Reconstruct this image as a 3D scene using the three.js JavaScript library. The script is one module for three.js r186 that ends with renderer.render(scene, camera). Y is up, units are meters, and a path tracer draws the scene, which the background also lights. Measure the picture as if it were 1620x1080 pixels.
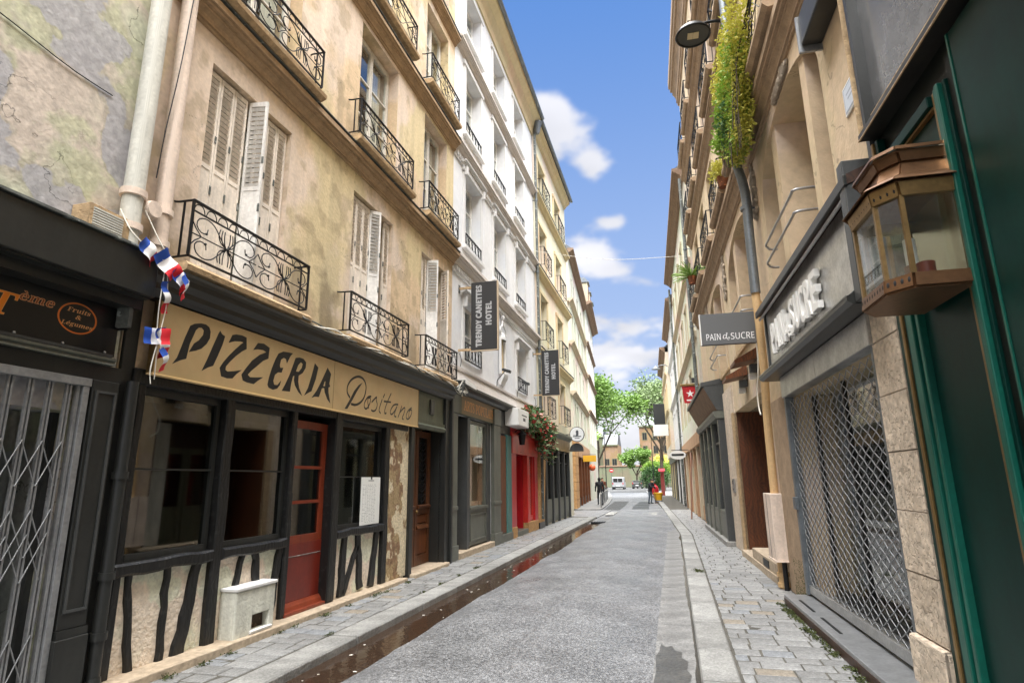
import * as THREE from 'three';
import { mergeGeometries, mergeVertices, toCreasedNormals } from 'three/addons/utils/BufferGeometryUtils.js';
import { RoundedBoxGeometry } from 'three/addons/geometries/RoundedBoxGeometry.js';
import { TextGeometry } from 'three/addons/geometries/TextGeometry.js';
import { FontLoader } from 'three/addons/loaders/FontLoader.js';
import { MarchingCubes } from 'three/addons/objects/MarchingCubes.js';

// ------------------------------------------------------------------ camera
const scene = new THREE.Scene();
const camera = new THREE.PerspectiveCamera(60.0, 1024 / 682, 0.05, 1200);
camera.position.set(0, 1.62, 0);
{ // orientation from the street's and the walls' vanishing points
  const f = 935, up = new THREE.Vector3(-47, 3978, -f).normalize(), st = new THREE.Vector3(255, -217, -f);
  st.addScaledVector(up, -st.dot(up)).normalize();
  const rt = new THREE.Vector3().crossVectors(st, up);
  const m = new THREE.Matrix4().set(rt.x, rt.y, rt.z, 0, up.x, up.y, up.z, 0, -st.x, -st.y, -st.z, 0, 0, 0, 0, 1);
  camera.quaternion.setFromRotationMatrix(m);
}
const renderer = new THREE.WebGLRenderer({ antialias: true });
renderer.toneMapping = THREE.LinearToneMapping;
const EXPO = 4.7;
renderer.toneMappingExposure = EXPO;
renderer.shadowMap.enabled = true;

// ------------------------------------------------------------------ random, noise
function RNG(s) { return () => { s |= 0; s = s + 0x6D2B79F5 | 0; let t = Math.imul(s ^ s >>> 15, 1 | s); t = t + Math.imul(t ^ t >>> 7, 61 | t) ^ t; return ((t ^ t >>> 14) >>> 0) / 4294967296; }; }
const rnd = RNG(20240611);
const rr = (a, b) => a + (b - a) * rnd();
const clamp = (x, a = 0, b = 1) => x < a ? a : x > b ? b : x;
const sstep = (a, b, x) => { const t = clamp((x - a) / (b - a)); return t * t * (3 - 2 * t); };
const mix = (a, b, t) => a + (b - a) * t;
const mix3 = (a, b, t) => [mix(a[0], b[0], t), mix(a[1], b[1], t), mix(a[2], b[2], t)];
function h2(ix, iy, s) { let h = Math.imul(ix, 374761393) + Math.imul(iy, 668265263) + Math.imul(s, 2147483647 ^ 0x5bd1e995); h = Math.imul(h ^ h >>> 13, 1274126177); return ((h ^ h >>> 16) >>> 0) / 4294967296; }
function vn(x, y, px, py, s) { // tileable value noise, x,y in lattice units
  const x0 = Math.floor(x), y0 = Math.floor(y), fx = x - x0, fy = y - y0;
  const sx = fx * fx * (3 - 2 * fx), sy = fy * fy * (3 - 2 * fy);
  const w = (a, p) => ((a % p) + p) % p;
  const xa = w(x0, px), xb = w(x0 + 1, px), ya = w(y0, py), yb = w(y0 + 1, py);
  return mix(mix(h2(xa, ya, s), h2(xb, ya, s), sx), mix(h2(xa, yb, s), h2(xb, yb, s), sx), sy);
}
function fbm(x, y, p, oct, s, sx = 1, sy = 1) { // x,y in 0..1
  let a = 0.5, t = 0, n = 0;
  for (let o = 0; o < oct; o++) { const px = p * sx, py = p * sy; t += a * vn(x * px, y * py, px, py, s + o * 17); n += a; a *= 0.5; p *= 2; }
  return t / n;
}
function makeTex(size, fn, srgb = true, hh = size) {
  const d = new Uint8Array(size * hh * 4);
  for (let j = 0; j < hh; j++) for (let i = 0; i < size; i++) {
    const c = fn(i / size, j / hh), k = (j * size + i) * 4;
    if (typeof c === 'number') { d[k] = d[k + 1] = d[k + 2] = clamp(c) * 255; } else { d[k] = clamp(c[0]) * 255; d[k + 1] = clamp(c[1]) * 255; d[k + 2] = clamp(c[2]) * 255; }
    d[k + 3] = 255;
  }
  const t = new THREE.DataTexture(d, size, hh, THREE.RGBAFormat);
  t.wrapS = t.wrapT = THREE.RepeatWrapping; t.magFilter = THREE.LinearFilter; t.minFilter = THREE.LinearMipmapLinearFilter; t.generateMipmaps = true;
  if (srgb) t.colorSpace = THREE.SRGBColorSpace;
  t.needsUpdate = true; return t;
}
const hx = (h) => [(h >> 16 & 255) / 255, (h >> 8 & 255) / 255, (h & 255) / 255];
function sized(t, m, m2 = m) { t.repeat.set(1 / m, 1 / m2); return t; }

// ------------------------------------------------------------------ sky and sun
{
  const W = 2048, H = 1024, d = new Float32Array(W * H * 4);
  const n3 = (x, y, z, s) => { // 3D value noise
    const xi = Math.floor(x), yi = Math.floor(y), zi = Math.floor(z), fx = x - xi, fy = y - yi, fz = z - zi;
    const q = t => t * t * (3 - 2 * t), g = (a, b, c) => h2(a + c * 131, b + c * 57, s);
    const l = (zz) => mix(mix(g(xi, yi, zz), g(xi + 1, yi, zz), q(fx)), mix(g(xi, yi + 1, zz), g(xi + 1, yi + 1, zz), q(fx)), q(fy));
    return mix(l(zi), l(zi + 1), q(fz));
  };
  const f3 = (x, y, z, o, s) => { let a = .5, t = 0, n = 0; for (let i = 0; i < o; i++) { t += a * n3(x, y, z, s + i); n += a; a *= .5; x *= 2.03; y *= 2.03; z *= 2.03; } return t / n; };
  // cloud banks: yaw right of the street's axis, elevation (degrees), half-widths, weight
  const banks = [[-9.9, 34.2, 2.6, 2.0, .26], [-8.2, 31.6, 3.2, 2.2, .30], [-5.8, 29.4, 1.9, 1.5, .24], [-12.5, 31, 3, 3.4, .22], [-4, 24.2, 1.6, .8, .24], [-7.2, 21.4, 2.6, 1.7, .28], [-4.2, 19.8, 2.6, 1.3, .25], [-1.4, 18.4, 2.2, .9, .2], [-5.3, 14.6, 5, 1.2, .2], [-3.5, 11.2, 7, 1.3, .2], [-4, 4, 18, 5, .32]];
  for (let j = 0; j < H; j++) {
    const th = ((j + .5) / H - .5) * Math.PI, sy = Math.sin(th), cy = Math.cos(th);
    for (let i = 0; i < W; i++) {
      const ph = ((i + .5) / W - .5) * 2 * Math.PI, x = Math.cos(ph) * cy, z = Math.sin(ph) * cy, y = sy;
      const up = clamp(y, 0, 1);
      let c = mix3([.42, .58, .92], [.10, .28, .74], sstep(.1, .85, up));
      c = mix3(c, [.80, .85, .95], Math.exp(-up * 9) * .85);
      if (y > -.05) {
        const k = 1 / (up + .22), px = x * k, pz = z * k;
        let n = f3(px * 2.6 + 7, y * 4, pz * 2.6 + 3, 6, 11) * .5 + f3(px * 9 + 1, y * 12, pz * 9, 5, 31) * .34 + f3(px * 30, y * 34, pz * 30, 3, 51) * .16;
        let yaw = Math.atan2(x, -z) * 180 / Math.PI, el = th * 180 / Math.PI, b = 0;
        if (Math.abs(yaw) < 60 && el < 60) { for (const [bx, by, wx, wy, g] of banks) { const q = ((yaw - bx) / wx) ** 2 + ((el - by) / wy) ** 2; b += g * Math.exp(-q); } b -= .07; }
        const cov = sstep(.50, .68, n + b + .025);
        const br = .62 + .5 * f3(px * 5 + 9, y * 5, pz * 5 + 2, 4, 77);
        c = mix3(c, [.97 * br + .06, .95 * br + .08, .97 * br + .11], cov * .93);
      } else c = [.35, .34, .33];
      const o = (j * W + i) * 4;
      d[o] = c[0] / EXPO; d[o + 1] = c[1] / EXPO; d[o + 2] = c[2] / EXPO; d[o + 3] = 1;
    }
  }
  const t = new THREE.DataTexture(d, W, H, THREE.RGBAFormat, THREE.FloatType);
  t.mapping = THREE.EquirectangularReflectionMapping; t.magFilter = t.minFilter = THREE.LinearFilter; t.wrapS = THREE.RepeatWrapping; t.needsUpdate = true;
  scene.background = t; scene.environment = t;
}
const sun = new THREE.DirectionalLight(0xfffdf9, 5);
sun.position.set(2.5, 66, 4); sun.target.position.set(0, 0, -12);
sun.castShadow = true; sun.shadow.radius = 170; sun.shadow.mapSize.set(4096, 4096);
Object.assign(sun.shadow.camera, { left: -70, right: 70, top: 70, bottom: -70, near: 1, far: 220 });
scene.add(sun, sun.target);

// ------------------------------------------------------------------ scene helpers
const FR = { // facade frames: x along the wall, y up, z out into the street
  W: new THREE.Matrix4(),
  L: new THREE.Matrix4().makeRotationY(Math.PI / 2).setPosition(-4.62, 0, 0),
  R: new THREE.Matrix4().makeRotationY(-88 * Math.PI / 180).setPosition(1.96, 0, 0),
  C: new THREE.Matrix4().makeRotationY((90 + 4) * Math.PI / 180).setPosition(-5.42, 0, -34.6),   // corner block: x runs away down the street
};
const names = {};
function numbered(n) { const k = names[n] = (names[n] ?? -1) + 1; return k ? n + '_' + String(k).padStart(3, '0') : n; }
function tag(o, label, category, group, kind) { if (label) o.userData.label = label; if (category) o.userData.category = category; if (group) o.userData.group = group; if (kind) o.userData.kind = kind; return o; }
function thing(fr, name, base, label, category, group) { // Group at the thing's base; geometry is given in frame coordinates
  const g = new THREE.Group(); g.name = numbered(name); g._off = base;
  g.matrix.copy(FR[fr]).multiply(new THREE.Matrix4().makeTranslation(...base));
  g.matrix.decompose(g.position, g.quaternion, g.scale); scene.add(g);
  return tag(g, label, category, group);
}
function structure(fr, name, base = [0, 0, 0]) { const g = thing(fr, name, base); g.userData.kind = 'structure'; return g; }
function boxUV(g) { // metres, projected along each face's main axis
  const p = g.attributes.position, n = g.attributes.normal, uv = new Float32Array(p.count * 2);
  for (let i = 0; i < p.count; i++) {
    const ax = Math.abs(n.getX(i)), ay = Math.abs(n.getY(i)), az = Math.abs(n.getZ(i)), x = p.getX(i), y = p.getY(i), z = p.getZ(i);
    if (ay > ax && ay >= az) { uv[2 * i] = x; uv[2 * i + 1] = z; } else if (ax > az) { uv[2 * i] = z; uv[2 * i + 1] = y; } else { uv[2 * i] = x; uv[2 * i + 1] = y; }
  }
  g.setAttribute('uv', new THREE.BufferAttribute(uv, 2)); return g;
}
function fin(geos, keepUV) {
  const list = (Array.isArray(geos) ? geos : [geos]).filter(Boolean).map(g => {
    let q = g.index ? g.toNonIndexed() : g;
    for (const k of Object.keys(q.attributes)) if (!['position', 'normal', 'uv'].includes(k)) q.deleteAttribute(k);
    if (!q.attributes.normal) q.computeVertexNormals();
    if (!keepUV || !q.attributes.uv) boxUV(q);
    q.morphAttributes = {}; return q;
  });
  return list.length === 1 ? list[0] : mergeGeometries(list, false);
}
function part(parent, name, geos, mat, o = {}) {
  const g = fin(geos, o.keepUV), off = parent._off || [0, 0, 0];
  const q = g.clone(); q.translate(-off[0], -off[1], -off[2]);
  const m = new THREE.Mesh(q, mat); m.name = name; m.castShadow = m.receiveShadow = true; m._off = off;
  if (o.label) m.userData.label = o.label; if (o.stuff) m.userData.kind = 'stuff';
  parent.add(m); return m;
}
function sharedPart(parent, name, geo, mat, pos, rot, scl) { // a mesh that shares its geometry; pos in frame coordinates
  const off = parent._off || [0, 0, 0], m = new THREE.Mesh(geo, mat); m.name = name; m.castShadow = m.receiveShadow = true; m._off = off;
  m.position.set(pos[0] - off[0], pos[1] - off[1], pos[2] - off[2]); if (rot) m.rotation.set(...rot); if (scl) m.scale.set(...scl);
  parent.add(m); return m;
}
// geometry makers
const bx = (x0, x1, y0, y1, z0, z1) => new THREE.BoxGeometry(Math.abs(x1 - x0), Math.abs(y1 - y0), Math.abs(z1 - z0)).translate((x0 + x1) / 2, (y0 + y1) / 2, (z0 + z1) / 2);
const rbx = (x0, x1, y0, y1, z0, z1, r = .01) => { const w = Math.abs(x1 - x0), h = Math.abs(y1 - y0), d = Math.abs(z1 - z0); return new RoundedBoxGeometry(w, h, d, 1, Math.min(r, w / 2.1, h / 2.1, d / 2.1)).translate((x0 + x1) / 2, (y0 + y1) / 2, (z0 + z1) / 2); };
const V = (x, y, z) => new THREE.Vector3(x, y, z);
const cyl = (x, y, z, r0, r1, h, n = 12) => new THREE.CylinderGeometry(r1, r0, h, n).translate(x, y + h / 2, z);
function rod(a, b, r, n = 6, r2 = r) { const A = V(...a), B = V(...b), d = B.clone().sub(A), l = d.length(); const g = new THREE.CylinderGeometry(r2, r, l, n).translate(0, l / 2, 0); g.applyQuaternion(new THREE.Quaternion().setFromUnitVectors(V(0, 1, 0), d.normalize())); return g.translate(A.x, A.y, A.z); }
function tube(pts, r, n = 5, seg = 0, closed = false) { const c = new THREE.CatmullRomCurve3(pts.map(p => V(...p)), closed, 'centripetal'); return new THREE.TubeGeometry(c, seg || Math.max(4, pts.length * 4), r, n, closed); }
function poly(pts) { const s = new THREE.Shape(); pts.forEach((p, i) => i ? s.lineTo(p[0], p[1]) : s.moveTo(p[0], p[1])); s.closePath(); return s; }
const rectHole = (x0, x1, y0, y1) => { const h = new THREE.Path(); h.moveTo(x0, y0); h.lineTo(x0, y1); h.lineTo(x1, y1); h.lineTo(x1, y0); h.closePath(); return h; };
const ext = (shape, z0, z1, bev = 0, cs = 12) => new THREE.ExtrudeGeometry(shape, { depth: z1 - z0 - 2 * bev, bevelEnabled: bev > 0, bevelThickness: bev, bevelSize: bev, bevelOffset: -bev, bevelSegments: 1, curveSegments: cs }).translate(0, 0, z0 + bev);
// profile [(z,y)...] swept along x
function mould(prof, x0, x1) { const s = poly(prof); const g = new THREE.ExtrudeGeometry(s, { depth: x1 - x0, bevelEnabled: false }); g.rotateY(-Math.PI / 2); g.scale(-1, 1, 1); const i = g.toNonIndexed ? g : g; flip(i); return i.translate(x0, 0, 0); }
function flip(g) { // mirror left the winding inside out
  if (g.index) { const a = g.index.array; for (let i = 0; i < a.length; i += 3) { const t = a[i]; a[i] = a[i + 1]; a[i + 1] = t; } }
  else for (const k of Object.keys(g.attributes)) { const at = g.attributes[k], n = at.itemSize, a = at.array; for (let i = 0; i < at.count; i += 3) for (let c = 0; c < n; c++) { const t = a[i * n + c]; a[i * n + c] = a[(i + 1) * n + c]; a[(i + 1) * n + c] = t; } }
  g.computeVertexNormals(); return g;
}
const spin = (g, axis, a, p) => { g.translate(-p[0], -p[1], -p[2]); axis === 'x' ? g.rotateX(a) : axis === 'y' ? g.rotateY(a) : g.rotateZ(a); return g.translate(...p); };

// ------------------------------------------------------------------ textures and materials
const T = {};
{
  // plaster: patches of three tints, fine grain, hairline cracks and run marks
  const plaster = (size, a, b, c, seed, o = {}) => makeTex(size, (x, y) => {
    const p = o.p || 3, n1 = fbm(x, y, p, 5, seed), n2 = fbm(x, y, p + 1, 5, seed + 50), f = fbm(x, y, 64, 3, seed + 90), run = fbm(x, y, 24, 3, seed + 120, 1, .125);
    let k = mix3(hx(a), hx(b), sstep(.42, .58, n1)); k = mix3(k, hx(c), sstep(o.c0 ?? .52, o.c1 ?? .62, n2) * (o.cs ?? .8));
    const v = 1 + (f - .5) * (o.g ?? .12) + (run - .5) * (o.r ?? .10);
    let cr = 1; if (o.crack) { const q = Math.abs(fbm(x, y, 6, 5, seed + 200) - .5); cr = 1 - o.crack * (1 - sstep(.0, .006, q)) * sstep(.5, .6, fbm(x, y, 4, 2, seed + 230)); }
    return [k[0] * v * cr, k[1] * v * cr, k[2] * v * cr];
  });
  T.ochre = sized(plaster(512, 0xcfb999, 0xd4c2b0, 0xcdbd97, 1, { crack: .25 }), 7);
  T.greygreen = sized(makeTex(768, (x, y) => { // old limewash, flaked off in patches down to a greyer coat
    const n1 = fbm(x, y, 3, 7, 21), n2 = fbm(x, y, 4, 8, 71), f = fbm(x, y, 70, 3, 91), m = fbm(x, y, 12, 5, 131);
    let k = mix3(hx(0xb7b9a4), hx(0xc4b8ac), sstep(.40, .62, n1)); k = mix3(k, hx(0xb6b89a), sstep(.5, .66, m) * .7);
    const fl = sstep(.580, .598, n2), ed = sstep(.556, .580, n2) * (1 - fl); k = mix3(k, hx(0xa5a4a8), fl * .9); k = mix3(k, hx(0x8a8877), ed * .28);
    const q = Math.abs(fbm(x, y, 5, 7, 221) - .5), cr = 1 - .42 * (1 - sstep(0, .005, q)) * sstep(.5, .58, fbm(x, y, 4, 3, 231));
    const v = (1 + (f - .5) * .26) * cr; return [k[0] * v, k[1] * v, k[2] * v];
  }), 2.9);
  T.greygreen.offset.set(.38, .45);
  // the ochre front, one sheet for the whole wall: limewash patches, soot beside the balconies, runs below the sills
  T.ochreWall = makeTex(704, (x, y) => {
    const u = 4.02 + x * 8.18, h = y * 15.6, X = u / 16, Y = h / 16, n1 = fbm(X, Y, 14, 6, 1), n2 = fbm(X, Y, 11, 6, 51), f = fbm(X, Y, 512, 3, 91), s = fbm(X, Y, 60, 5, 141);
    let k = mix3(hx(0xcfb796), hx(0xd6c4b2), sstep(.40, .60, n1)); k = mix3(k, hx(0xcbbb93), sstep(.50, .62, n2) * .85);
    let d = 0; for (const [su, sh, w, l, a] of [[6.42, 3.95, .16, .7, .8], [7.14, 3.95, .2, .75, 1], [9.5, 3.8, .14, .5, .5], [10.12, 3.9, .16, .6, .6], [4.3, 3.7, .16, .5, .6], [6.4, 7.1, .1, .5, .35], [7.2, 7.1, .1, .6, .4], [9.5, 7.1, .1, .5, .35], [10.0, 7.1, .1, .5, .3]]) { const q = ((u - su) / w) ** 2 + ((h - sh) / l) ** 2; d = Math.max(d, a * sstep(.18, .52, Math.exp(-q) * .8 + (s - .5) * .9)); }
    k = mix3(k, hx(0x7d7058), d * .62);
    const rn = fbm(X, Y, 130, 3, 171, 1, .06), foot = sstep(.55, .68, s + .35 * Math.exp(-(((h - 3.7) / .35) ** 2))); k = mix3(k, hx(0x97866a), foot * .35);
    const q = Math.abs(fbm(X, Y, 40, 5, 201) - .5), cr = 1 - .3 * (1 - sstep(0, .006, q)) * sstep(.54, .6, fbm(X, Y, 20, 2, 231));
    const v = (1 + (f - .5) * .12 + (rn - .5) * .14) * cr; return [k[0] * v, k[1] * v, k[2] * v];
  }, true, 1344); T.ochreWall.repeat.set(1 / 8.18, 1 / 15.6); T.ochreWall.offset.set(-4.02 / 8.18, 0);
  T.white = sized(plaster(512, 0xdadcdf, 0xd6d8dc, 0xdcdcdc, 3, { r: .07, g: .06 }), 6);
  T.cream = sized(plaster(512, 0xd4cab0, 0xd6c4b2, 0xcfccb4, 4, { r: .07, g: .07 }), 6);
  T.palegreen = sized(plaster(512, 0xc0c6b0, 0xcab9ae, 0xc4c2b4, 5, { r: .07, g: .07 }), 7);
  T.beige = sized(plaster(768, 0xc8b295, 0xcdb9a6, 0xc3b08f, 6, { crack: .2, r: .08 }), 5);
  T.infill = sized(plaster(512, 0xe6dfca, 0xe2d4c2, 0xd9dcc6, 7, { g: .22, p: 4 }), 1.6);
  // dressed limestone, worn
  T.stone = sized(makeTex(512, (x, y) => { const n = fbm(x, y, 4, 5, 300), f = fbm(x, y, 40, 3, 310), k = mix3(hx(0xd6c6b2), hx(0xbfae9a), n * 1.4 - .2), v = 1 + (f - .5) * .3; return [k[0] * v, k[1] * v, k[2] * v]; }), 1.6);
  T.peel = sized(makeTex(512, (x, y) => { const n = fbm(x, y, 5, 6, 340), m = fbm(x, y, 8, 5, 350), k0 = mix3(hx(0x86694f), hx(0xa08a66), sstep(.4, .6, m)); const k = mix3(k0, hx(0xd2c4a6), sstep(.47, .52, n)), v = 1 + (fbm(x, y, 60, 2, 360) - .5) * .3; return [k[0] * v, k[1] * v, k[2] * v]; }), 1.5);
  // paint on wood / metal: near-white, multiplied by the material's colour
  T.paint = sized(makeTex(512, (x, y) => { const n = fbm(x, y, 5, 5, 400), f = fbm(x, y, 60, 3, 410), s = fbm(x, y, 30, 3, 420, 1, .1); return .89 + .2 * (n - .5) + .12 * (f - .5) + .12 * (s - .5); }), 1.4);
  T.worn = sized(makeTex(512, (x, y) => { const n = fbm(x, y, 6, 6, 430), f = fbm(x, y, 50, 3, 440), ch = sstep(.66, .70, fbm(x, y, 20, 4, 450)); return .62 + .35 * (n - .5) + .2 * (f - .5) + ch * .45; }), 1.2);
  T.wood = sized(makeTex(512, (x, y) => { const g = fbm(x, y, 40, 4, 460, 1, .06), n = fbm(x, y, 4, 4, 470), l = Math.abs(Math.sin((x * 16 + n * 5) * Math.PI)); return .62 + .34 * (g - .5) + .18 * l + .2 * (n - .5); }), 1.0);
  T.metal = sized(makeTex(256, (x, y) => .82 + .2 * (fbm(x, y, 8, 5, 480) - .5) + .12 * (fbm(x, y, 50, 2, 490) - .5)), 1.0);
  T.asphalt = sized(makeTex(1024, (x, y) => { const s = fbm(x, y, 300, 2, 500), n = fbm(x, y, 5, 5, 510), m = fbm(x, y, 90, 2, 520); return .56 + .62 * (s - .5) + .22 * (n - .5) + .25 * (m - .5); }), 2.4);
  T.asphaltR = sized(makeTex(512, (x, y) => .50 + .55 * (fbm(x, y, 5, 5, 530) - .5) + .3 * (fbm(x, y, 100, 2, 540) - .5), false), 4.1);
  T.sett = sized(makeTex(512, (x, y) => { const s = fbm(x, y, 90, 3, 550), n = fbm(x, y, 7, 5, 560); return .72 + .3 * (s - .5) + .3 * (n - .5); }), 1.1);
  // relief
  T.bPlaster = sized(makeTex(512, (x, y) => .5 * fbm(x, y, 60, 3, 600) + .5 * fbm(x, y, 10, 4, 610), false), 1.5);
  T.bStone = sized(makeTex(512, (x, y) => { const n = fbm(x, y, 8, 5, 620), pit = sstep(.6, .68, fbm(x, y, 40, 3, 630)); return .7 * n + .3 - .35 * pit; }, false), 1.0);
  T.bAsph = sized(makeTex(512, (x, y) => .8 * fbm(x, y, 120, 2, 640) + .2 * fbm(x, y, 6, 3, 650), false), 1.6);
  T.bWater = sized(makeTex(256, (x, y) => fbm(x, y, 8, 4, 690), false), .9);
  T.bSett = sized(makeTex(256, (x, y) => .6 * fbm(x, y, 30, 3, 660) + .4 * fbm(x, y, 6, 3, 670), false), .7);
}
const S3 = (r, g, b) => new THREE.Color().setRGB(r, g, b);
function MT(color, rough, o = {}) {
  const { b, bs, map, ...rest } = o;
  const c = color instanceof THREE.Color ? color : new THREE.Color(color);
  const P = (rest.clearcoat || rest.transmission !== undefined || rest.ior) ? THREE.MeshPhysicalMaterial : THREE.MeshStandardMaterial;
  const m = new P({ color: c, roughness: rough, ...rest });
  if (map) m.map = map; if (b) { m.bumpMap = b; m.bumpScale = bs ?? .004; }
  return m;
}
const M = {
  ochre: MT(0xffffff, .9, { map: T.ochre, b: T.bPlaster, bs: .006 }),
  ochreWall: MT(0xffffff, .9, { map: T.ochreWall, b: T.bPlaster, bs: .006 }),
  greygreen: MT(0xffffff, .92, { map: T.greygreen, b: T.bPlaster, bs: .005 }),
  white: MT(0xffffff, .9, { map: T.white, b: T.bPlaster, bs: .003 }),
  cream: MT(0xffffff, .9, { map: T.cream, b: T.bPlaster, bs: .003 }),
  palegreen: MT(0xffffff, .9, { map: T.palegreen, b: T.bPlaster, bs: .003 }),
  beige: MT(0xffffff, .9, { map: T.beige, b: T.bPlaster, bs: .006 }),
  infill: MT(0xffffff, .95, { map: T.infill, b: T.bPlaster, bs: .02 }),
  ochreTrim: MT(0xcaab86, .85, { map: T.metal, b: T.bPlaster, bs: .003 }),
  beigeTrim: MT(0xbfa486, .85, { map: T.metal, b: T.bPlaster, bs: .003 }),
  whiteTrim: MT(0xf8f6f2, .85, { map: T.white }),
  creamTrim: MT(0xfaeed8, .85, { map: T.cream }),
  paleTrim: MT(0xf4e4d6, .85, { map: T.palegreen }),
  bandBeige: MT(0xeae0d6, .85, { map: T.white, b: T.bPlaster, bs: .003 }),
  stone: MT(0xffffff, .9, { map: T.stone, b: T.bStone, bs: .03 }),
  stoneStep: MT(0xdcd8d0, .8, { map: T.stone, b: T.bStone, bs: .004 }),
  peel: MT(0xffffff, .95, { map: T.peel, b: T.bStone, bs: .02 }),
  sill: MT(0xe0d0b4, .85, { map: T.stone, b: T.bStone, bs: .008 }),
  black: MT(0x2b2c2a, .38, { map: T.paint, b: T.bPlaster, bs: .001 }),
  blackWood: MT(0x242423, .42, { map: T.worn, b: T.wood, bs: .006 }),
  greyPaint: MT(0x6a6c62, .45, { map: T.paint }),
  greyGreenPaint: MT(0x6b6f5c, .5, { map: T.paint }),
  charcoal: MT(0x4a4c4c, .42, { map: T.paint }),
  shutter: MT(0xfff4e6, .7, { map: T.paint, b: T.wood, bs: .001 }),
  shutterDark: MT(0x8f8a72, .8, { map: T.paint }),
  shutterWhite: MT(0xfbf9f4, .6, { map: T.paint }),
  winFrame: MT(0xe9e4da, .55, { map: T.paint }),
  iron: MT(0x1f2022, .5, { metalness: .3, map: T.metal }),
  zinc: MT(0x8d9499, .45, { metalness: .55, map: T.metal }),
  zincOld: MT(0x9aa09b, .6, { metalness: .2, map: T.worn }),
  galv: MT(0xb4b6b8, .38, { metalness: .5, map: T.metal }),
  steel: MT(0xc9cacb, .32, { metalness: .75, map: T.metal }),
  alu: MT(0xe2e2e0, .38, { metalness: .85, map: T.metal }),
  pipePink: MT(0xf0dccb, .6, { map: T.paint }),
  pipeOchre: MT(0xe2bd8a, .6, { map: T.paint }),
  pipeGreen: MT(0xdad9cf, .6, { map: T.paint }),
  tan: MT(0xae946a, .5, { map: T.paint }),
  redDoor: MT(0x7c2a1c, .35, { map: T.paint }),
  redTrim: MT(0x8a3b22, .4, { map: T.paint }),
  oak: MT(0x7a4a2a, .45, { map: T.wood }),
  oakDark: MT(0x50301d, .5, { map: T.wood }),
  brownWood: MT(0x84491f, .5, { map: T.wood }),
  red: MT(0xc8202a, .35, { map: T.paint }),
  redBright: MT(0xd8382e, .35, { map: T.paint }),
  teal: MT(0x4f827c, .5, { map: T.paint }),
  tanStone: MT(0xe0bd8c, .8, { map: T.stone, b: T.bStone, bs: .01 }),
  roofZinc: MT(0x74787c, .5, { metalness: .3, map: T.metal }),
  pot: MT(0xb06a44, .85, { map: T.worn }),
  glass: MT(0xf4f7f6, .02, { transmission: 1, thickness: 0, ior: 1.75 }),
  smoky: MT(0xb9beb8, .03, { transmission: 1, thickness: 0, ior: 1.9 }),
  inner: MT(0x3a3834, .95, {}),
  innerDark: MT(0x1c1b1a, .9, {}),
  innerWarm: MT(0x9a6a38, .8, { map: T.wood }),
  curtain: MT(0xe8e4da, .95, {}),
  drape: MT(0x2a2a2c, .85, {}),
  asphalt: MT(0xcacbcd, 1, { map: T.asphalt, roughnessMap: T.asphaltR, b: T.bAsph, bs: .006 }),
  asphaltDark: MT(0x7c7c79, 1, { map: T.asphalt, roughnessMap: T.asphaltR, b: T.bAsph, bs: .005 }),
  farRoad: MT(0x8c8c8a, .8, { map: T.asphalt }),
  gutter: MT(0xb0afac, .62, { map: T.sett, b: T.bSett, bs: .006 }),
  joint: MT(0x6b675d, .95, { map: T.sett, b: T.bSett, bs: .004 }),
  mortar: MT(0x77736a, .95, { map: T.sett, b: T.bSett, bs: .004 }),
  kerb: MT(0xc4c2bc, .7, { map: T.sett, b: T.bSett, bs: .005 }),
  water: MT(0x3a2c22, .07, { ior: 1.33, b: T.bWater, bs: .004 }),
  wet: MT(0x38352f, .12, { map: T.sett }),
  paintWhite: MT(0xd9d8d2, .6, { map: T.worn }),
  farWall: MT(0x8d917f, .9, { map: T.palegreen }),
  farPeach: MT(0xa89888, .9, { map: T.ochre }),
  farCream: MT(0xa09880, .9, { map: T.cream }),
  farVan: MT(0x9a9b9c, .4, {}),
  eave: MT(0x9c8068, .8, { map: T.metal }),
  peach: MT(0xc49c78, .8, { map: T.paint }),
  rust: MT(0x74401f, .6, { map: T.wood }),
  mirrorPlate: MT(0xe6d8b8, .22, { metalness: .8 }),
  leaf: MT(0x86a838, .7, { transmission: .3, thickness: 0, side: THREE.DoubleSide }),
  leafDark: MT(0x41672c, .7, { transmission: .25, thickness: 0, side: THREE.DoubleSide }),
  leafYellow: MT(0xc8c458, .7, { transmission: .3, thickness: 0, side: THREE.DoubleSide }),
  leafTree: MT(0x62842a, .7, { transmission: .25, thickness: 0, side: THREE.DoubleSide }),
  leafPale: MT(0x6f8450, .7, { transmission: .25, thickness: 0, side: THREE.DoubleSide }),
  bark: MT(0x6a5d4a, .9, { map: T.worn }),
  greenDark: MT(0x04302a, .4, { map: T.paint, ior: 1.25 }),
  greenMid: MT(0x085c4d, .4, { map: T.paint }),
  greenBlack: MT(0x141a17, .4, { map: T.paint, ior: 1.25 }),
  brass: MT(0xa88858, .4, { metalness: .7, map: T.metal }),
  copper: MT(0x8a6546, .42, { metalness: .7, map: T.metal }),
  panelGrey: MT(0x8b8c8e, .18, { metalness: .5, map: T.metal }),
  white0: MT(0xe9e8e4, .5, {}),
  plastic: MT(0x2b2d2e, .45, {}),
  flagBlue: MT(0x1f4fb0, .7, { side: THREE.DoubleSide }),
  flagWhite: MT(0xe8e8e8, .7, { side: THREE.DoubleSide }),
  flagRed: MT(0xd5202c, .7, { side: THREE.DoubleSide }),
  cord: MT(0xd8d4c8, .8, {}),
  moss: MT(0x464d2a, 1, {}),
};
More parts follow.
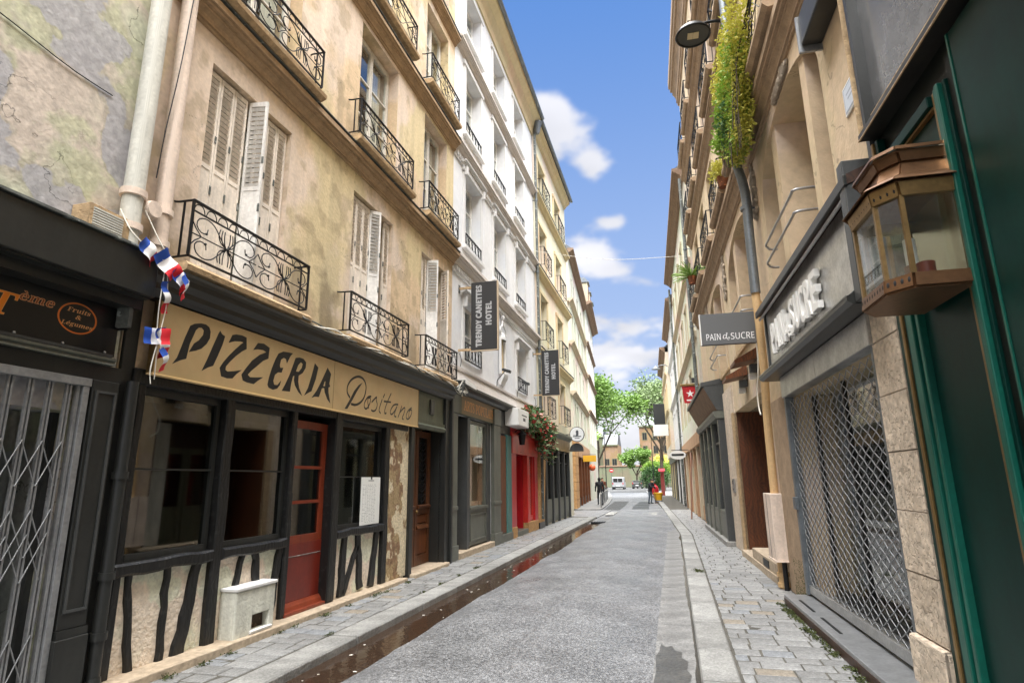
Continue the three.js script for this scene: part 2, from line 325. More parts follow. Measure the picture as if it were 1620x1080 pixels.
const settMats = [0xc2c2c0, 0xb9b9b7, 0xcacac8, 0xb0b0ae, 0xc4b8a6, 0xb8bcc0].map(c => MT(c, .5, { map: T.sett, b: T.bSett, bs: .007 }));
const kerbMats = [0xc4c3be, 0xb8b7b2, 0xcecdc8].map(c => MT(c, .6, { map: T.sett, b: T.bSett, bs: .006 }));
function canvasTex(w, h, draw) { const c = document.createElement('canvas'); c.width = w; c.height = h; draw(c.getContext('2d'), w, h); const t = new THREE.CanvasTexture(c); t.colorSpace = THREE.SRGBColorSpace; return t; }
// a flat print: quad in the frame's xy plane facing +z, its own 0..1 uv
function quad(x0, x1, y0, y1, z) { const g = new THREE.PlaneGeometry(x1 - x0, y1 - y0); return g.translate((x0 + x1) / 2, (y0 + y1) / 2, z); }

// ------------------------------------------------------------------ ground, road, kerbs, pavements
const YR = -.065;
{
  const g = structure('W', 'ground'); part(g, 'ground_sheet', bx(-300, 300, -.9, -.5, -420, 160), M.asphaltDark);
  // roadway: cross-section sampled, with a sunken left gutter and a slight unevenness
  const xs = [], zs = []; for (let i = 0; i <= 44; i++) xs.push(i / 44); let z = 14; while (z > -34.0) { zs.push(z); z -= .18; } zs.push(-34.2);
  const xl = zz => zz > -27.6 ? -3.40 : -3.40, xr = zz => zz > -20.8 ? -.305 : .11 - (-19.3 - zz) * .0475;
  const pos = [], idx = [];
  for (const zz of zs) for (const t of xs) {
    const a = xl(zz) - .02, b = xr(zz) + .02, x = a + (b - a) * t, dl = x - a;
    const nz = fbm(((x + 20) / 40) % 1, ((zz + 60) / 80) % 1, 24, 4, 701), n2 = fbm(((x + 20) / 40) % 1, ((zz + 60) / 80) % 1, 90, 3, 702);
    let y = YR + .035 * Math.sin(Math.PI * clamp(t)) - .050 * (1 - sstep(.36, .82, dl)) + (nz - .5) * (.022 + .02 * (1 - sstep(.3, 1.2, dl))) + (n2 - .5) * .014;
     if (zz < -24.5) y += .03 * sstep(-24.5, -26, zz);
    pos.push(x, y, zz);
  }
  const n = xs.length; for (let j = 0; j < zs.length - 1; j++) for (let i = 0; i < n - 1; i++) { const a = j * n + i; idx.push(a, a + 1, a + n, a + 1, a + n + 1, a + n); }
  let rg = new THREE.BufferGeometry(); rg.setAttribute('position', new THREE.Float32BufferAttribute(pos, 3)); rg.setIndex(idx); rg.computeVertexNormals();
  const road = structure('W', 'road'); part(road, 'carriageway', rg, M.asphalt);
  // the crossing with the side street and the bend beyond it
  const slab = (pts, y, t = .3) => { const s = poly(pts.map(p => [p[0], -p[1]])); const e = new THREE.ExtrudeGeometry(s, { depth: t, bevelEnabled: false }); e.rotateX(-Math.PI / 2); return e.translate(0, y - t, 0); };
  part(road, 'crossing', slab([[-30, -27.9], [-3.43, -27.9], [-3.43, -34.2], [-.55, -34.2], [-1.3, -46], [-2.1, -62], [-3.0, -78], [-7.8, -78], [-6.5, -66], [-4.9, -46], [-4.15, -35], [-5.2, -34.2], [-30, -34.2]], YR + .012), M.asphalt);
  part(road, 'quay_road', slab([[20, -78], [20, -135], [-60, -135], [-60, -78]], YR + .012), M.farRoad);
  part(road, 'tar_patch', slab([[-2.55, -47], [-1.75, -47], [-1.55, -38.5], [-1.4, -35], [-1.6, -33.6], [-2.3, -33.8], [-2.5, -38]], YR + .016, .01), M.asphaltDark);
  part(road, 'tar_patch', slab([[-4.5, -48], [-3.4, -48], [-3.1, -40], [-3.0, -34.6], [-3.9, -34.6], [-4.1, -39]], YR + .016, .01), M.asphaltDark);
  for (let i = 0; i < 4; i++) { const x0 = -3.25 + i * .66; part(road, 'crosswalk_stripe', slab([[x0, -29.2], [x0 + .42, -29.2], [x0 + .36, -31.9], [x0 - .06, -31.9]], YR + .05, .02), M.paintWhite); }
  // concrete channel beside the right kerb
  const ch = structure('W', 'gutter_channel');
  let zz = 10; while (zz > -21) { const l = rr(1.6, 2.6); part(ch, 'channel_slab', slab([[-.29, zz], [.105, zz], [.105, zz - l + .012], [-.29, zz - l + .012]], YR + .006 + rr(0, .004), .12), M.gutter); zz -= l; }
  { const l = [], r = RNG(88); for (let z = -4; z > -20; z -= .12) l.push([.103 - .012 - .045 * Math.max(0, fbm((-z / 16) % 1, .3, 12, 3, 905) - .42) * 3 - r() * .006, z]); part(ch, 'wet_strip', slab([[.108, -4], ...l, [.108, -20]], YR + .0125, .003), M.wet); }
  part(ch, 'wet_patch', slab([[-.28, -4.4], [.0, -4.4], [-.02, -4.9], [.03, -5.3], [.0, -5.55], [.04, -5.9], [.0, -6.05], [.02, -6.3], [-.04, -6.42], [-.03, -6.62], [-.10, -6.66], [-.13, -6.84], [-.19, -6.76], [-.24, -6.9], [-.25, -6.6], [-.285, -6.4], [-.265, -6.0], [-.285, -5.5]], YR + .0125, .003), MT(0x72706a, .4, { map: T.sett, b: T.bSett, bs: .006 }));
  // standing water in the left gutter
  part(structure('W', 'puddle'), 'water_surface', slab([[-3.43, 6], [-2.3, 6], [-2.3, -24.3], [-3.43, -24.3]], YR - .019, .004), M.water);
}
{ // kerbs and paving setts
  const settGeo = {};
  const sett = (w, l, k) => { const key = [w.toFixed(2), l.toFixed(2), k]; const id = key.join(); if (!settGeo[id]) { const g = new RoundedBoxGeometry(w, .1, l, 1, .012); const p = g.attributes.position, r = RNG(k * 77 + 5); const c = [r(), r(), r(), r()]; for (let i = 0; i < p.count; i++) { const sx = Math.sign(p.getX(i)), sz = Math.sign(p.getZ(i)), q = c[(sx > 0 ? 1 : 0) + (sz > 0 ? 2 : 0)]; p.setX(i, p.getX(i) - sx * q * .006); p.setZ(i, p.getZ(i) - sz * q * .005); if (p.getY(i) > 0) p.setY(i, p.getY(i) + (q - .5) * .006); } g.computeVertexNormals(); settGeo[id] = fin(g); } return settGeo[id]; };
  const bed = (pts, y, t) => { const s = poly(pts.map(p => [p[0], -p[1]])); const e = new THREE.ExtrudeGeometry(s, { depth: t, bevelEnabled: false }); e.rotateX(-Math.PI / 2); return e.translate(0, y - t, 0); };
  const pave = (name, xa, xb, z0, z1, kx0, kx1, bedPts) => {
    const st = structure('W', name); part(st, 'mortar_bed', bed(bedPts, -.008, .35), M.mortar);
    const rows = []; let z = z0; while (z > z1) { const l = rr(.185, .235); rows.push([z, l]); z -= l; }
    const list = [];
    for (const [zz, l] of rows) { const A = xa(zz), B = xb(zz); let x = A; const sh = rr(.1, .28); let first = true; while (x < B - .03) { let w = first ? sh : rr(.25, .36); if (B - x - w < .1) w = B - x; list.push([x + w / 2, zz - l / 2, w, l]); x += w; first = false; } }
    list.sort((a, b) => Math.abs(b[1] + 5.2) < Math.abs(a[1] + 5.2) ? 1 : -1);
    const rest = [];
    list.forEach(([x, zz, w, l], i) => {
      const W = Math.round((w - .008) * 50) / 50, Lq = Math.round((l - .009) * 100) / 100, k = Math.floor(rnd() * 5), g = sett(W, Lq, k), y = -.05 + rr(-.006, .004), m = settMats[rnd() < .05 ? 4 : rnd() < .1 ? 5 : Math.floor(rnd() * 4)];
      const rot = [rr(-.008, .008), rr(-.03, .03), rr(-.008, .008)];
      if (i < 300) sharedPart(st, 'sett', g, m, [x, y, zz], rot); else { const q = g.clone(); q.rotateY(rot[1]); rest.push(q.translate(x, y, zz)); }
    });
    if (rest.length) part(st, 'setts', rest, settMats[0], { stuff: true });
    return st;
  };
  const kR = z => z > -19.3 ? .11 : .11 - (-19.3 - z) * .0475;             // right kerb's edge
  const fR = z => 1.96 + z * Math.tan(2 * Math.PI / 180);                   // right wall
  pave('right_pavement', z => kR(z) + .335, z => fR(z) - .0, 1.5, -34, 0, 0, [[.13, 10], [2.2, 10], [2.2, -34], [1.4, -62], [-1.9, -62], [-1.25, -46], [-.55, -34], [.13, -19.3]]);
  pave('left_pavement', z => -4.66, z => -3.765, -2, -27.0, 0, 0, [[-4.9, 10], [-3.44, 10], [-3.44, -27.6], [-4.9, -27.6]]);
  const kerbRun = (name, edge, side, z0, z1, l0, l1, w) => {
    const st = structure('W', name); let z = z0;
    while (z > z1) { const l = rr(l0, l1), zb = Math.max(z - l, z1), xa = edge(z), xb = edge(zb), g = rbx(0, w, -.36, rr(-.002, .004), 0, z - zb - .012, .018); g.translate(side > 0 ? 0 : -w, 0, -(z - zb)); g.rotateY(-Math.atan2(xa - xb, z - zb) * -1); part(st, 'kerb_stone', g.translate(xa, 0, z), kerbMats[Math.floor(rnd() * 3)]); z = zb; }
    return st;
  };
  kerbRun('right_kerb', kR, 1, 9, -46, .9, 1.5, .32);
  kerbRun('left_kerb', z => -3.42, -1, 9, -27.3, 1.2, 2.2, .33);
  // far left pavement, past the side street
  const far = structure('W', 'far_pavement');
  part(far, 'paving', bed([[-5.4, -34.3], [-4.3, -34.3], [-4.08, -34.6], [-4.02, -35.2], [-4.35, -42], [-5.1, -52], [-6.5, -66], [-8.1, -80], [-10.2, -80], [-8.6, -66], [-5.5, -34.6]], .012, .3), M.gutter);
  part(far, 'paving', bed([[-3.7, -84], [6, -84], [6, -62], [-2.3, -62]], .012, .3), M.gutter);
  // drain grating past the end of the left kerb
  const dr = thing('W', 'drain_cover', [-3.0, -.06, -24.9], 'dark iron drain cover on the road at the end of left kerb', 'drain cover');
  part(dr, 'frame', bx(-3.3, -2.75, -.1, -.030, -25.2, -24.6), M.iron); for (let i = 0; i < 5; i++) part(dr, 'bar', bx(-3.25 + i * .1, -3.2 + i * .1, -.04, -.024, -25.15, -24.65), M.galv);
}

// ------------------------------------------------------------------ facade makers
function wall(b, x0, x1, y0, y1, holes, mat, z0 = -.35, z1 = 0, name = 'wall') {
  const s = poly([[x0, y0], [x1, y0], [x1, y1], [x0, y1]]);
  for (const h of holes) s.holes.push(h.curves ? h : rectHole(...h));
  return part(b, name, ext(s, z0, z1), mat);
}
// closes a building behind its facade: dark rooms, side and back walls, zinc roof
function shell(b, x0, x1, y1, mat, o = {}) {
  const d = o.depth || 8, ye = y1, sl = o.slope ?? 2.4, e = o.eave ?? .3;
  part(b, 'inner_wall', bx(x0 + .3, x1 - .3, .3, y1 - .2, -2.3, -2.2), M.inner);
  for (let y = 3.45; y < y1 - 1; y += 2.95) part(b, 'floor_slab', bx(x0 + .3, x1 - .3, y, y + .25, -2.2, -.36), M.inner);
  part(b, 'side_wall', bx(x0, x0 + .3, 0, y1 - .02, -d, -.352), mat); part(b, 'side_wall', bx(x1 - .3, x1, 0, y1 - .02, -d, -.352), mat);
  part(b, 'back_wall', bx(x0 + .3, x1 - .3, 0, y1 - .02, -d, -d + .3), mat);
  const r = part(b, 'roof', mould([[e, ye], [e, ye + .06], [-2.2, ye + sl], [-d + 2.2, ye + sl], [-d - .2, ye + .06], [-d - .2, ye]], x0, x1), M.roofZinc);
  if (o.gutter !== false) part(b, 'gutter', tubeBar(x0 - .02, x1 + .02, ye + .02, e + .06, .075), M.zinc);
  return r;
}
const tubeBar = (x0, x1, y, z, r, n = 10) => new THREE.CylinderGeometry(r, r, x1 - x0, n).rotateZ(Math.PI / 2).translate((x0 + x1) / 2, y, z);
// casement: frame mesh 'window' with panes below it
function windowUnit(b, x0, x1, y0, y1, o = {}) {
  const z = o.z ?? -.22, fm = o.mat || M.winFrame, lv = o.leaves || 2, rows = o.rows || 3, fw = .05, g = [], panes = [];
  g.push(bx(x0, x0 + fw, y0, y1, z - .06, z), bx(x1 - fw, x1, y0, y1, z - .06, z), bx(x0 + fw, x1 - fw, y1 - fw, y1, z - .06, z), bx(x0 + fw, x1 - fw, y0, y0 + fw * 1.4, z - .06, z + .012));
  const W = (x1 - x0 - 2 * fw) / lv;
  for (let i = 0; i < lv; i++) {
    const a = x0 + fw + i * W + .003, c = a + W - .006, ya = y0 + fw * 1.4 + .003, yb = y1 - fw - .003, st = .045;
    g.push(bx(a, a + st, ya, yb, z - .05, z + .008), bx(c - st, c, ya, yb, z - .05, z + .008), bx(a + st, c - st, yb - st, yb, z - .05, z + .008), bx(a + st, c - st, ya, ya + st * 1.7, z - .05, z + .008));
    const h = (yb - ya - st * 2.7) / rows;
    for (let r = 0; r < rows; r++) { const p0 = ya + st * 1.7 + r * h; if (r) g.push(bx(a + st, c - st, p0 - .012, p0 + .012, z - .04, z + .004)); panes.push([a + st, c - st, p0 + (r ? .012 : 0), p0 + h - (r < rows - 1 ? .012 : 0)]); }
  }
  if (lv === 2) g.push(bx((x0 + x1) / 2 - .02, (x0 + x1) / 2 + .02, y0 + fw * 1.4, y1 - fw, z + .008, z + .022));
  const w = part(b, 'window', g, fm);
  for (const p of panes) part(w, 'pane', bx(p[0], p[1], p[2], p[3], z - .026, z - .022), M.glass);
  if (o.curtain) { const c = curtainGeo(x0 + fw, x1 - fw, y0 + .08, y1 - .05, z - .16, o.curtain); part(w, 'curtain', c, M.curtain); }
  return w;
}
function curtainGeo(x0, x1, y0, y1, z, kind) { // two pleated drops, drawn to the sides or closed
  const out = [], W = x1 - x0; const drops = kind === 'open' ? [[x0, x0 + W * .28], [x1 - W * .28, x1]] : [[x0, x0 + W * .495], [x0 + W * .505, x1]];
  for (const [a, c] of drops) { const g = new THREE.PlaneGeometry(c - a, y1 - y0, 28, 1), p = g.attributes.position; for (let i = 0; i < p.count; i++) p.setZ(i, .025 * Math.sin((p.getX(i)) * 62)); g.computeVertexNormals(); out.push(g.translate((a + c) / 2, (y0 + y1) / 2, z)); }
  return out;
}
function shutterPanel(b, hx_, w, y0, y1, z, ang, mat, o = {}) { // hinged at x=hx_, swung by ang about y
  const t = .032, fr = .03, yl = y0 + (y1 - y0) * (o.from ?? .52), g = [], sl = [];
  const s = Math.sign(w), W = Math.abs(w), X = v => s > 0 ? v : -v;
  const B = (a, c, ya, yb, za, zb) => bx(Math.min(X(a), X(c)), Math.max(X(a), X(c)), ya, yb, za, zb);
  g.push(B(.002, fr, y0, y1, -t, 0), B(W - fr, W - .002, y0, y1, -t, 0), B(fr, W - fr, y1 - .06, y1, -t, 0), B(fr, W - fr, yl - .05, yl, -t, 0), B(fr, W - fr, y0, y0 + .08, -t, 0), B(fr, W - fr, y0 + .08, yl - .05, -t + .006, -.007));
  const n = o.n || 17, h = (y1 - .06 - yl) / n;
  for (let i = 0; i < n; i++) { const yc = yl + h * (i + .5); const q = bx(-(W - 2 * fr) / 2, (W - 2 * fr) / 2, -h * .33, h * .33, -.004, .004); q.rotateX(.5); sl.push(q.translate(X(W / 2), yc, -t / 2)); }
  const hg = bx(X(W * .98) - .012, X(W * .98) + .012, y0 + .9, y0 + 1.0, -.002, .008), hg2 = bx(X(W * .98) - .012, X(W * .98) + .012, yl + .3, yl + .38, -.002, .008);
  const tr = q => q.rotateY(ang).translate(hx_, 0, z);
  const p = part(b, 'shutter_panel', g.map(tr), mat); part(p, 'louvre_slats', sl.map(tr), mat, { stuff: true }); part(p, 'hinge', [hg, hg2].map(tr), M.zincOld);
  return [hx_ + Math.cos(ang) * w, z - Math.sin(ang) * w];
}
// wrought iron railing in front of a window
const motif = [];
{
  for (const s of [1, -1]) { // petals above and below a knot
    for (let k = -3; k <= 3; k++) if (k) motif.push([[0, 0], [k * .03, s * .10], [k * .042, s * .24], [k * .034 + Math.sign(k) * .006, s * .40]]);
    for (const t of [1, -1]) motif.push([[t * .01, s * .01], [t * .1, s * .2], [t * .2, s * .4], [t * .32, s * .46], [t * .42, s * .36], [t * .43, s * .2], [t * .36, s * .1], [t * .29, s * .14], [t * .28, s * .24]]);
  }
  motif.push([[-.48, 0], [-.2, .0], [0, 0], [.2, 0], [.48, 0]], [[-.5, -.3], [-.43, -.12], [-.36, 0], [-.43, .12], [-.5, .3]], [[.5, -.3], [.43, -.12], [.36, 0], [.43, .12], [.5, .3]]);
}
function railing(b, x0, x1, yB, yT, zo, o = {}) {
  const r = o.r || .009, g = part(b, 'balcony_railing', [rbx(x0 - .012, x1 + .012, yT - .012, yT + .012, zo - .022, zo + .012, .006)], M.iron);
  const ends = [x0, x1];
  part(g, 'top_rail', ends.map(x => tube([[x, yT, zo], [x, yT + .004, zo * .6], [x, yT + .01, .12 * zo], [x + (x === x0 ? -.03 : .03), yT + .015, -.03]], .012, 6, 10)), M.iron);
  part(g, 'bottom_rail', [bx(x0, x1, yB, yB + .02, zo - .012, zo + .006), ...ends.map(x => bx(x - .008, x + .008, yB, yB + .018, -.03, zo - .012))], M.iron);
  const yM = yT - .105; part(g, 'middle_rail', bx(x0 + .01, x1 - .01, yM - .007, yM + .007, zo - .01, zo + .004), M.iron);
  for (const x of ends) { part(g, 'post', bx(x - .011, x + .011, yB + .02, yT - .012, zo - .017, zo + .006), M.iron); part(g, 'post', bx(x - .008, x + .008, yB + .018, yT, zo * .5 - .008, zo * .5 + .008), M.iron); }
  const n = o.n || 2, W = (x1 - x0) / n, H = yM - yB - .03, cy = (yM + yB + .02) / 2, sc = [];
  for (let i = 0; i < n; i++) { const cx = x0 + W * (i + .5); for (const c of motif) { if (o.lite && c.length === 4) continue; sc.push(tube(c.map(p => [cx + p[0] * W, cy + p[1] * H, zo - .004]), r * .8, 4, o.lite ? 8 : c.length > 5 ? 18 : 8)); } if (!o.lite) for (const [dx, dy] of [[-.3, -.12], [.3, .12], [0, 0], [-.3, .12], [.3, -.12]]) sc.push(new THREE.IcosahedronGeometry(.016, 0).translate(cx + dx * W, cy + dy * H, zo)); }
  const m = Math.round((x1 - x0) / .16), w = (x1 - x0) / m; for (let i = 0; i < m; i++) { const a = x0 + i * w; sc.push(tube([[a + .005, yM, zo - .004], [a + w * .25, yT - .03, zo - .004], [a + w * .75, yT - .03, zo - .004], [a + w - .005, yM, zo - .004]], r * .7, 4, o.lite ? 5 : 9)); }
  part(g, 'scrollwork', sc, M.iron);
  return g;
}
function plainRail(b, x0, x1, yB, yT, zo, bars) { // small low guard of crossing flats
  const g = part(b, 'window_guard', [bx(x0, x1, yT - .03, yT, zo - .02, zo + .01), bx(x0, x1, yB, yB + .03, zo - .02, zo + .01)], M.iron); const sc = [], n = bars || 5, W = (x1 - x0) / n;
  for (let i = 0; i <= n; i++) sc.push(bx(x0 + i * W - .008, x0 + i * W + .008, yB + .03, yT - .03, zo - .012, zo + .004));
  for (let i = 0; i < n; i++) { const cx = x0 + W * (i + .5), cy = (yB + yT) / 2; sc.push(tube([[cx - W * .4, cy, zo - .004], [cx, cy + (yT - yB) * .36, zo - .004], [cx + W * .4, cy, zo - .004], [cx, cy - (yT - yB) * .36, zo - .004]], .007, 4, 12, true)); }
  part(g, 'bar', sc, M.iron); return g;
}
const cornice = (y0, y1, d, x0, x1) => { const h = y1 - y0; return mould([[0, y0], [d * .16, y0], [d * .20, y0 + h * .05], [d * .16, y0 + h * .10], [d * .30, y0 + h * .11], [d * .30, y0 + h * .20], [d * .26, y0 + h * .21], [d * .36, y0 + h * .32], [d * .54, y0 + h * .42], [d * .62, y0 + h * .44], [d * .62, y0 + h * .52], [d * .58, y0 + h * .54], [d * .82, y0 + h * .56], [d * .86, y0 + h * .62], [d * .82, y0 + h * .68], [d, y0 + h * .70], [d, y1 - .015], [d * .96, y1], [0, y1 + .02]], x0, x1); };
function crooked(x0, y0, x1, y1, w0, w1, z0, z1, seed, bev = .012) { // hand-hewn timber between two points (width along x for posts)
  const r = RNG(seed), n = 7, L = [], Rr = [], dx = x1 - x0, dy = y1 - y0, l = Math.hypot(dx, dy), nx = -dy / l, ny = dx / l;
  for (let i = 0; i <= n; i++) { const t = i / n, w = mix(w0, w1, t) / 2, j = (r() - .5) * .022, k = (r() - .5) * .018, k2 = (r() - .5) * .018; L.push([x0 + dx * t + nx * (w + k + j), y0 + dy * t + ny * (w + k + j)]); Rr.unshift([x0 + dx * t - nx * (w + k2 - j), y0 + dy * t - ny * (w + k2 - j)]); }
  return ext(poly([...L, ...Rr]), z0, z1, bev);
}
function downpipe(fr, x, y0, y1, z, r, mat, label, o = {}) {
  const t = thing(fr, 'downpipe', [x, y0, z], label, 'pipe');
  part(t, 'pipe', o.path ? tube(o.path, r, 12, o.seg || 40) : cyl(x, y0, z, r, r, y1 - y0, 14), mat);
  for (const y of o.collars || []) part(t, 'collar', [cyl(x, y - .03, z, r * 1.28, r * 1.28, .06, 14), bx(x - .012, x + .012, y - .012, y + .012, z - r - .12, z - r * .8)], o.cmat || mat);
  return t;
}
const PIZZA_POLYS=[[4.436,2.71,4.484,2.781,4.514,2.875,4.551,2.996,4.599,3.127,4.652,3.16,4.734,3.186,4.8,3.19,4.847,3.172,4.87,3.13,4.869,3.061,4.834,2.993,4.771,2.929,4.701,2.894,4.617,2.864,4.67,2.962,4.728,3.008,4.773,3.073,4.777,3.12,4.746,3.141,4.709,3.134,4.677,3.1,4.654,3.037,4.62,2.947,4.607,2.862,4.597,2.792,4.526,2.762],[4.804,2.707,4.862,2.838,4.919,2.986,4.979,3.139,5.0,3.175,5.032,3.143,5.078,3.131,5.053,3.033,5.001,2.9,4.953,2.788,4.884,2.757],[5.135,3.073,5.181,3.171,5.241,3.192,5.33,3.202,5.404,3.193,5.421,3.066,5.354,3.025,5.261,2.951,5.184,2.874,5.132,2.812,5.131,2.776,5.163,2.764,5.259,2.785,5.375,2.819,5.3,2.761,5.245,2.703,5.161,2.69,5.076,2.698,5.043,2.783,5.09,2.856,5.163,2.941,5.25,3.03,5.324,3.101,5.36,3.127,5.314,3.128,5.226,3.111],[5.525,3.077,5.595,3.174,5.7,3.19,5.806,3.162,5.799,3.03,5.711,2.987,5.615,2.908,5.521,2.831,5.477,2.784,5.516,2.761,5.602,2.773,5.735,2.797,5.651,2.743,5.584,2.693,5.468,2.695,5.403,2.706,5.374,2.767,5.433,2.846,5.52,2.951,5.642,3.045,5.751,3.098,5.695,3.11,5.604,3.101],[5.974,3.128,6.062,3.171,6.164,3.183,6.253,3.188,6.205,3.137,6.147,3.037,6.124,3.088,6.08,3.095,6.032,3.064,6.016,2.992,6.028,2.962,6.086,2.972,6.06,2.908,5.994,2.9,5.941,2.862,5.919,2.785,5.94,2.741,5.997,2.745,6.064,2.813,6.046,2.752,6.002,2.703,5.924,2.677,5.843,2.691,5.818,2.723,5.835,2.813,5.875,2.934,5.926,3.049],[6.088,2.689,6.145,2.777,6.216,2.908,6.271,3.038,6.313,3.141,6.394,3.162,6.478,3.162,6.54,3.128,6.539,3.053,6.482,2.975,6.403,2.928,6.403,2.85,6.43,2.776,6.507,2.68,6.419,2.719,6.336,2.795,6.311,2.857,6.313,2.913,6.288,2.898,6.263,2.806,6.25,2.701],[6.543,2.691,6.617,2.803,6.684,2.986,6.735,3.153,6.822,3.109,6.779,2.943,6.699,2.769,6.624,2.736],[6.709,2.684,6.816,2.797,6.905,2.927,6.995,3.074,7.041,3.149,7.137,3.074,7.108,2.935,7.134,2.896,7.092,2.878,7.099,2.812,7.159,2.663,7.077,2.713,7.004,2.799,6.987,2.856,6.935,2.843,6.876,2.717,6.785,2.711],[7.53,2.632,7.608,2.641,7.732,2.78,7.86,2.937,8.013,3.093,7.899,3.035,7.776,2.931,7.662,2.784]];
const PIZZA_HOLES=[[6.342,2.973,6.378,3.058,6.428,3.107,6.468,3.091,6.455,3.038,6.397,2.977],[6.963,2.877,6.988,2.94,7.008,2.955,7.005,2.883]];
const SCRIPT_STROKES=[[7.659,2.819,7.586,2.857,7.568,2.926,7.594,3.002,7.678,3.087,7.815,3.152,7.936,3.172,8.051,3.147,8.122,3.069,8.125,2.98,8.078,2.861,7.974,2.773,7.833,2.72,7.714,2.724],[8.293,2.914,8.215,2.91,8.119,2.828,8.081,2.749,8.118,2.697,8.194,2.711,8.276,2.81,8.282,2.887,8.204,2.89,8.192,2.812,8.237,2.723],[8.327,2.829,8.493,2.953,8.458,2.883,8.519,2.813,8.472,2.716,8.38,2.687,8.326,2.701],[8.665,2.909,8.591,2.782,8.569,2.714,8.627,2.687],[8.744,3.007,8.705,2.955],[8.979,3.052,8.855,2.906,8.765,2.748,8.77,2.689,8.827,2.708],[8.739,2.892,8.975,2.907],[9.256,2.899,9.129,2.898,9.012,2.816,8.959,2.728,9.022,2.694,9.139,2.775,9.24,2.89,9.154,2.776,9.114,2.689,9.193,2.683],[9.402,2.888,9.33,2.767,9.272,2.684],[9.33,2.767,9.486,2.876,9.553,2.876,9.495,2.755,9.418,2.677,9.484,2.669],[9.81,2.905,9.691,2.863,9.595,2.766,9.6,2.687,9.703,2.689,9.818,2.788,9.83,2.878,9.709,2.85,9.7,2.733]];
const TIMBERS=[[4.36,0.83,4.47,0.06,0.071],[4.77,0.84,4.79,0.04,0.082],[5.12,0.82,4.97,0.04,0.126],[5.79,0.84,5.58,0.05,0.092],[5.98,0.82,6.07,0.29,0.12],[6.42,0.83,6.29,0.07,0.123],[7.88,0.84,7.83,0.08,0.158],[8.28,0.66,7.91,0.09,0.113],[8.26,0.85,8.38,0.1,0.152],[8.85,0.85,8.69,0.08,0.172]];

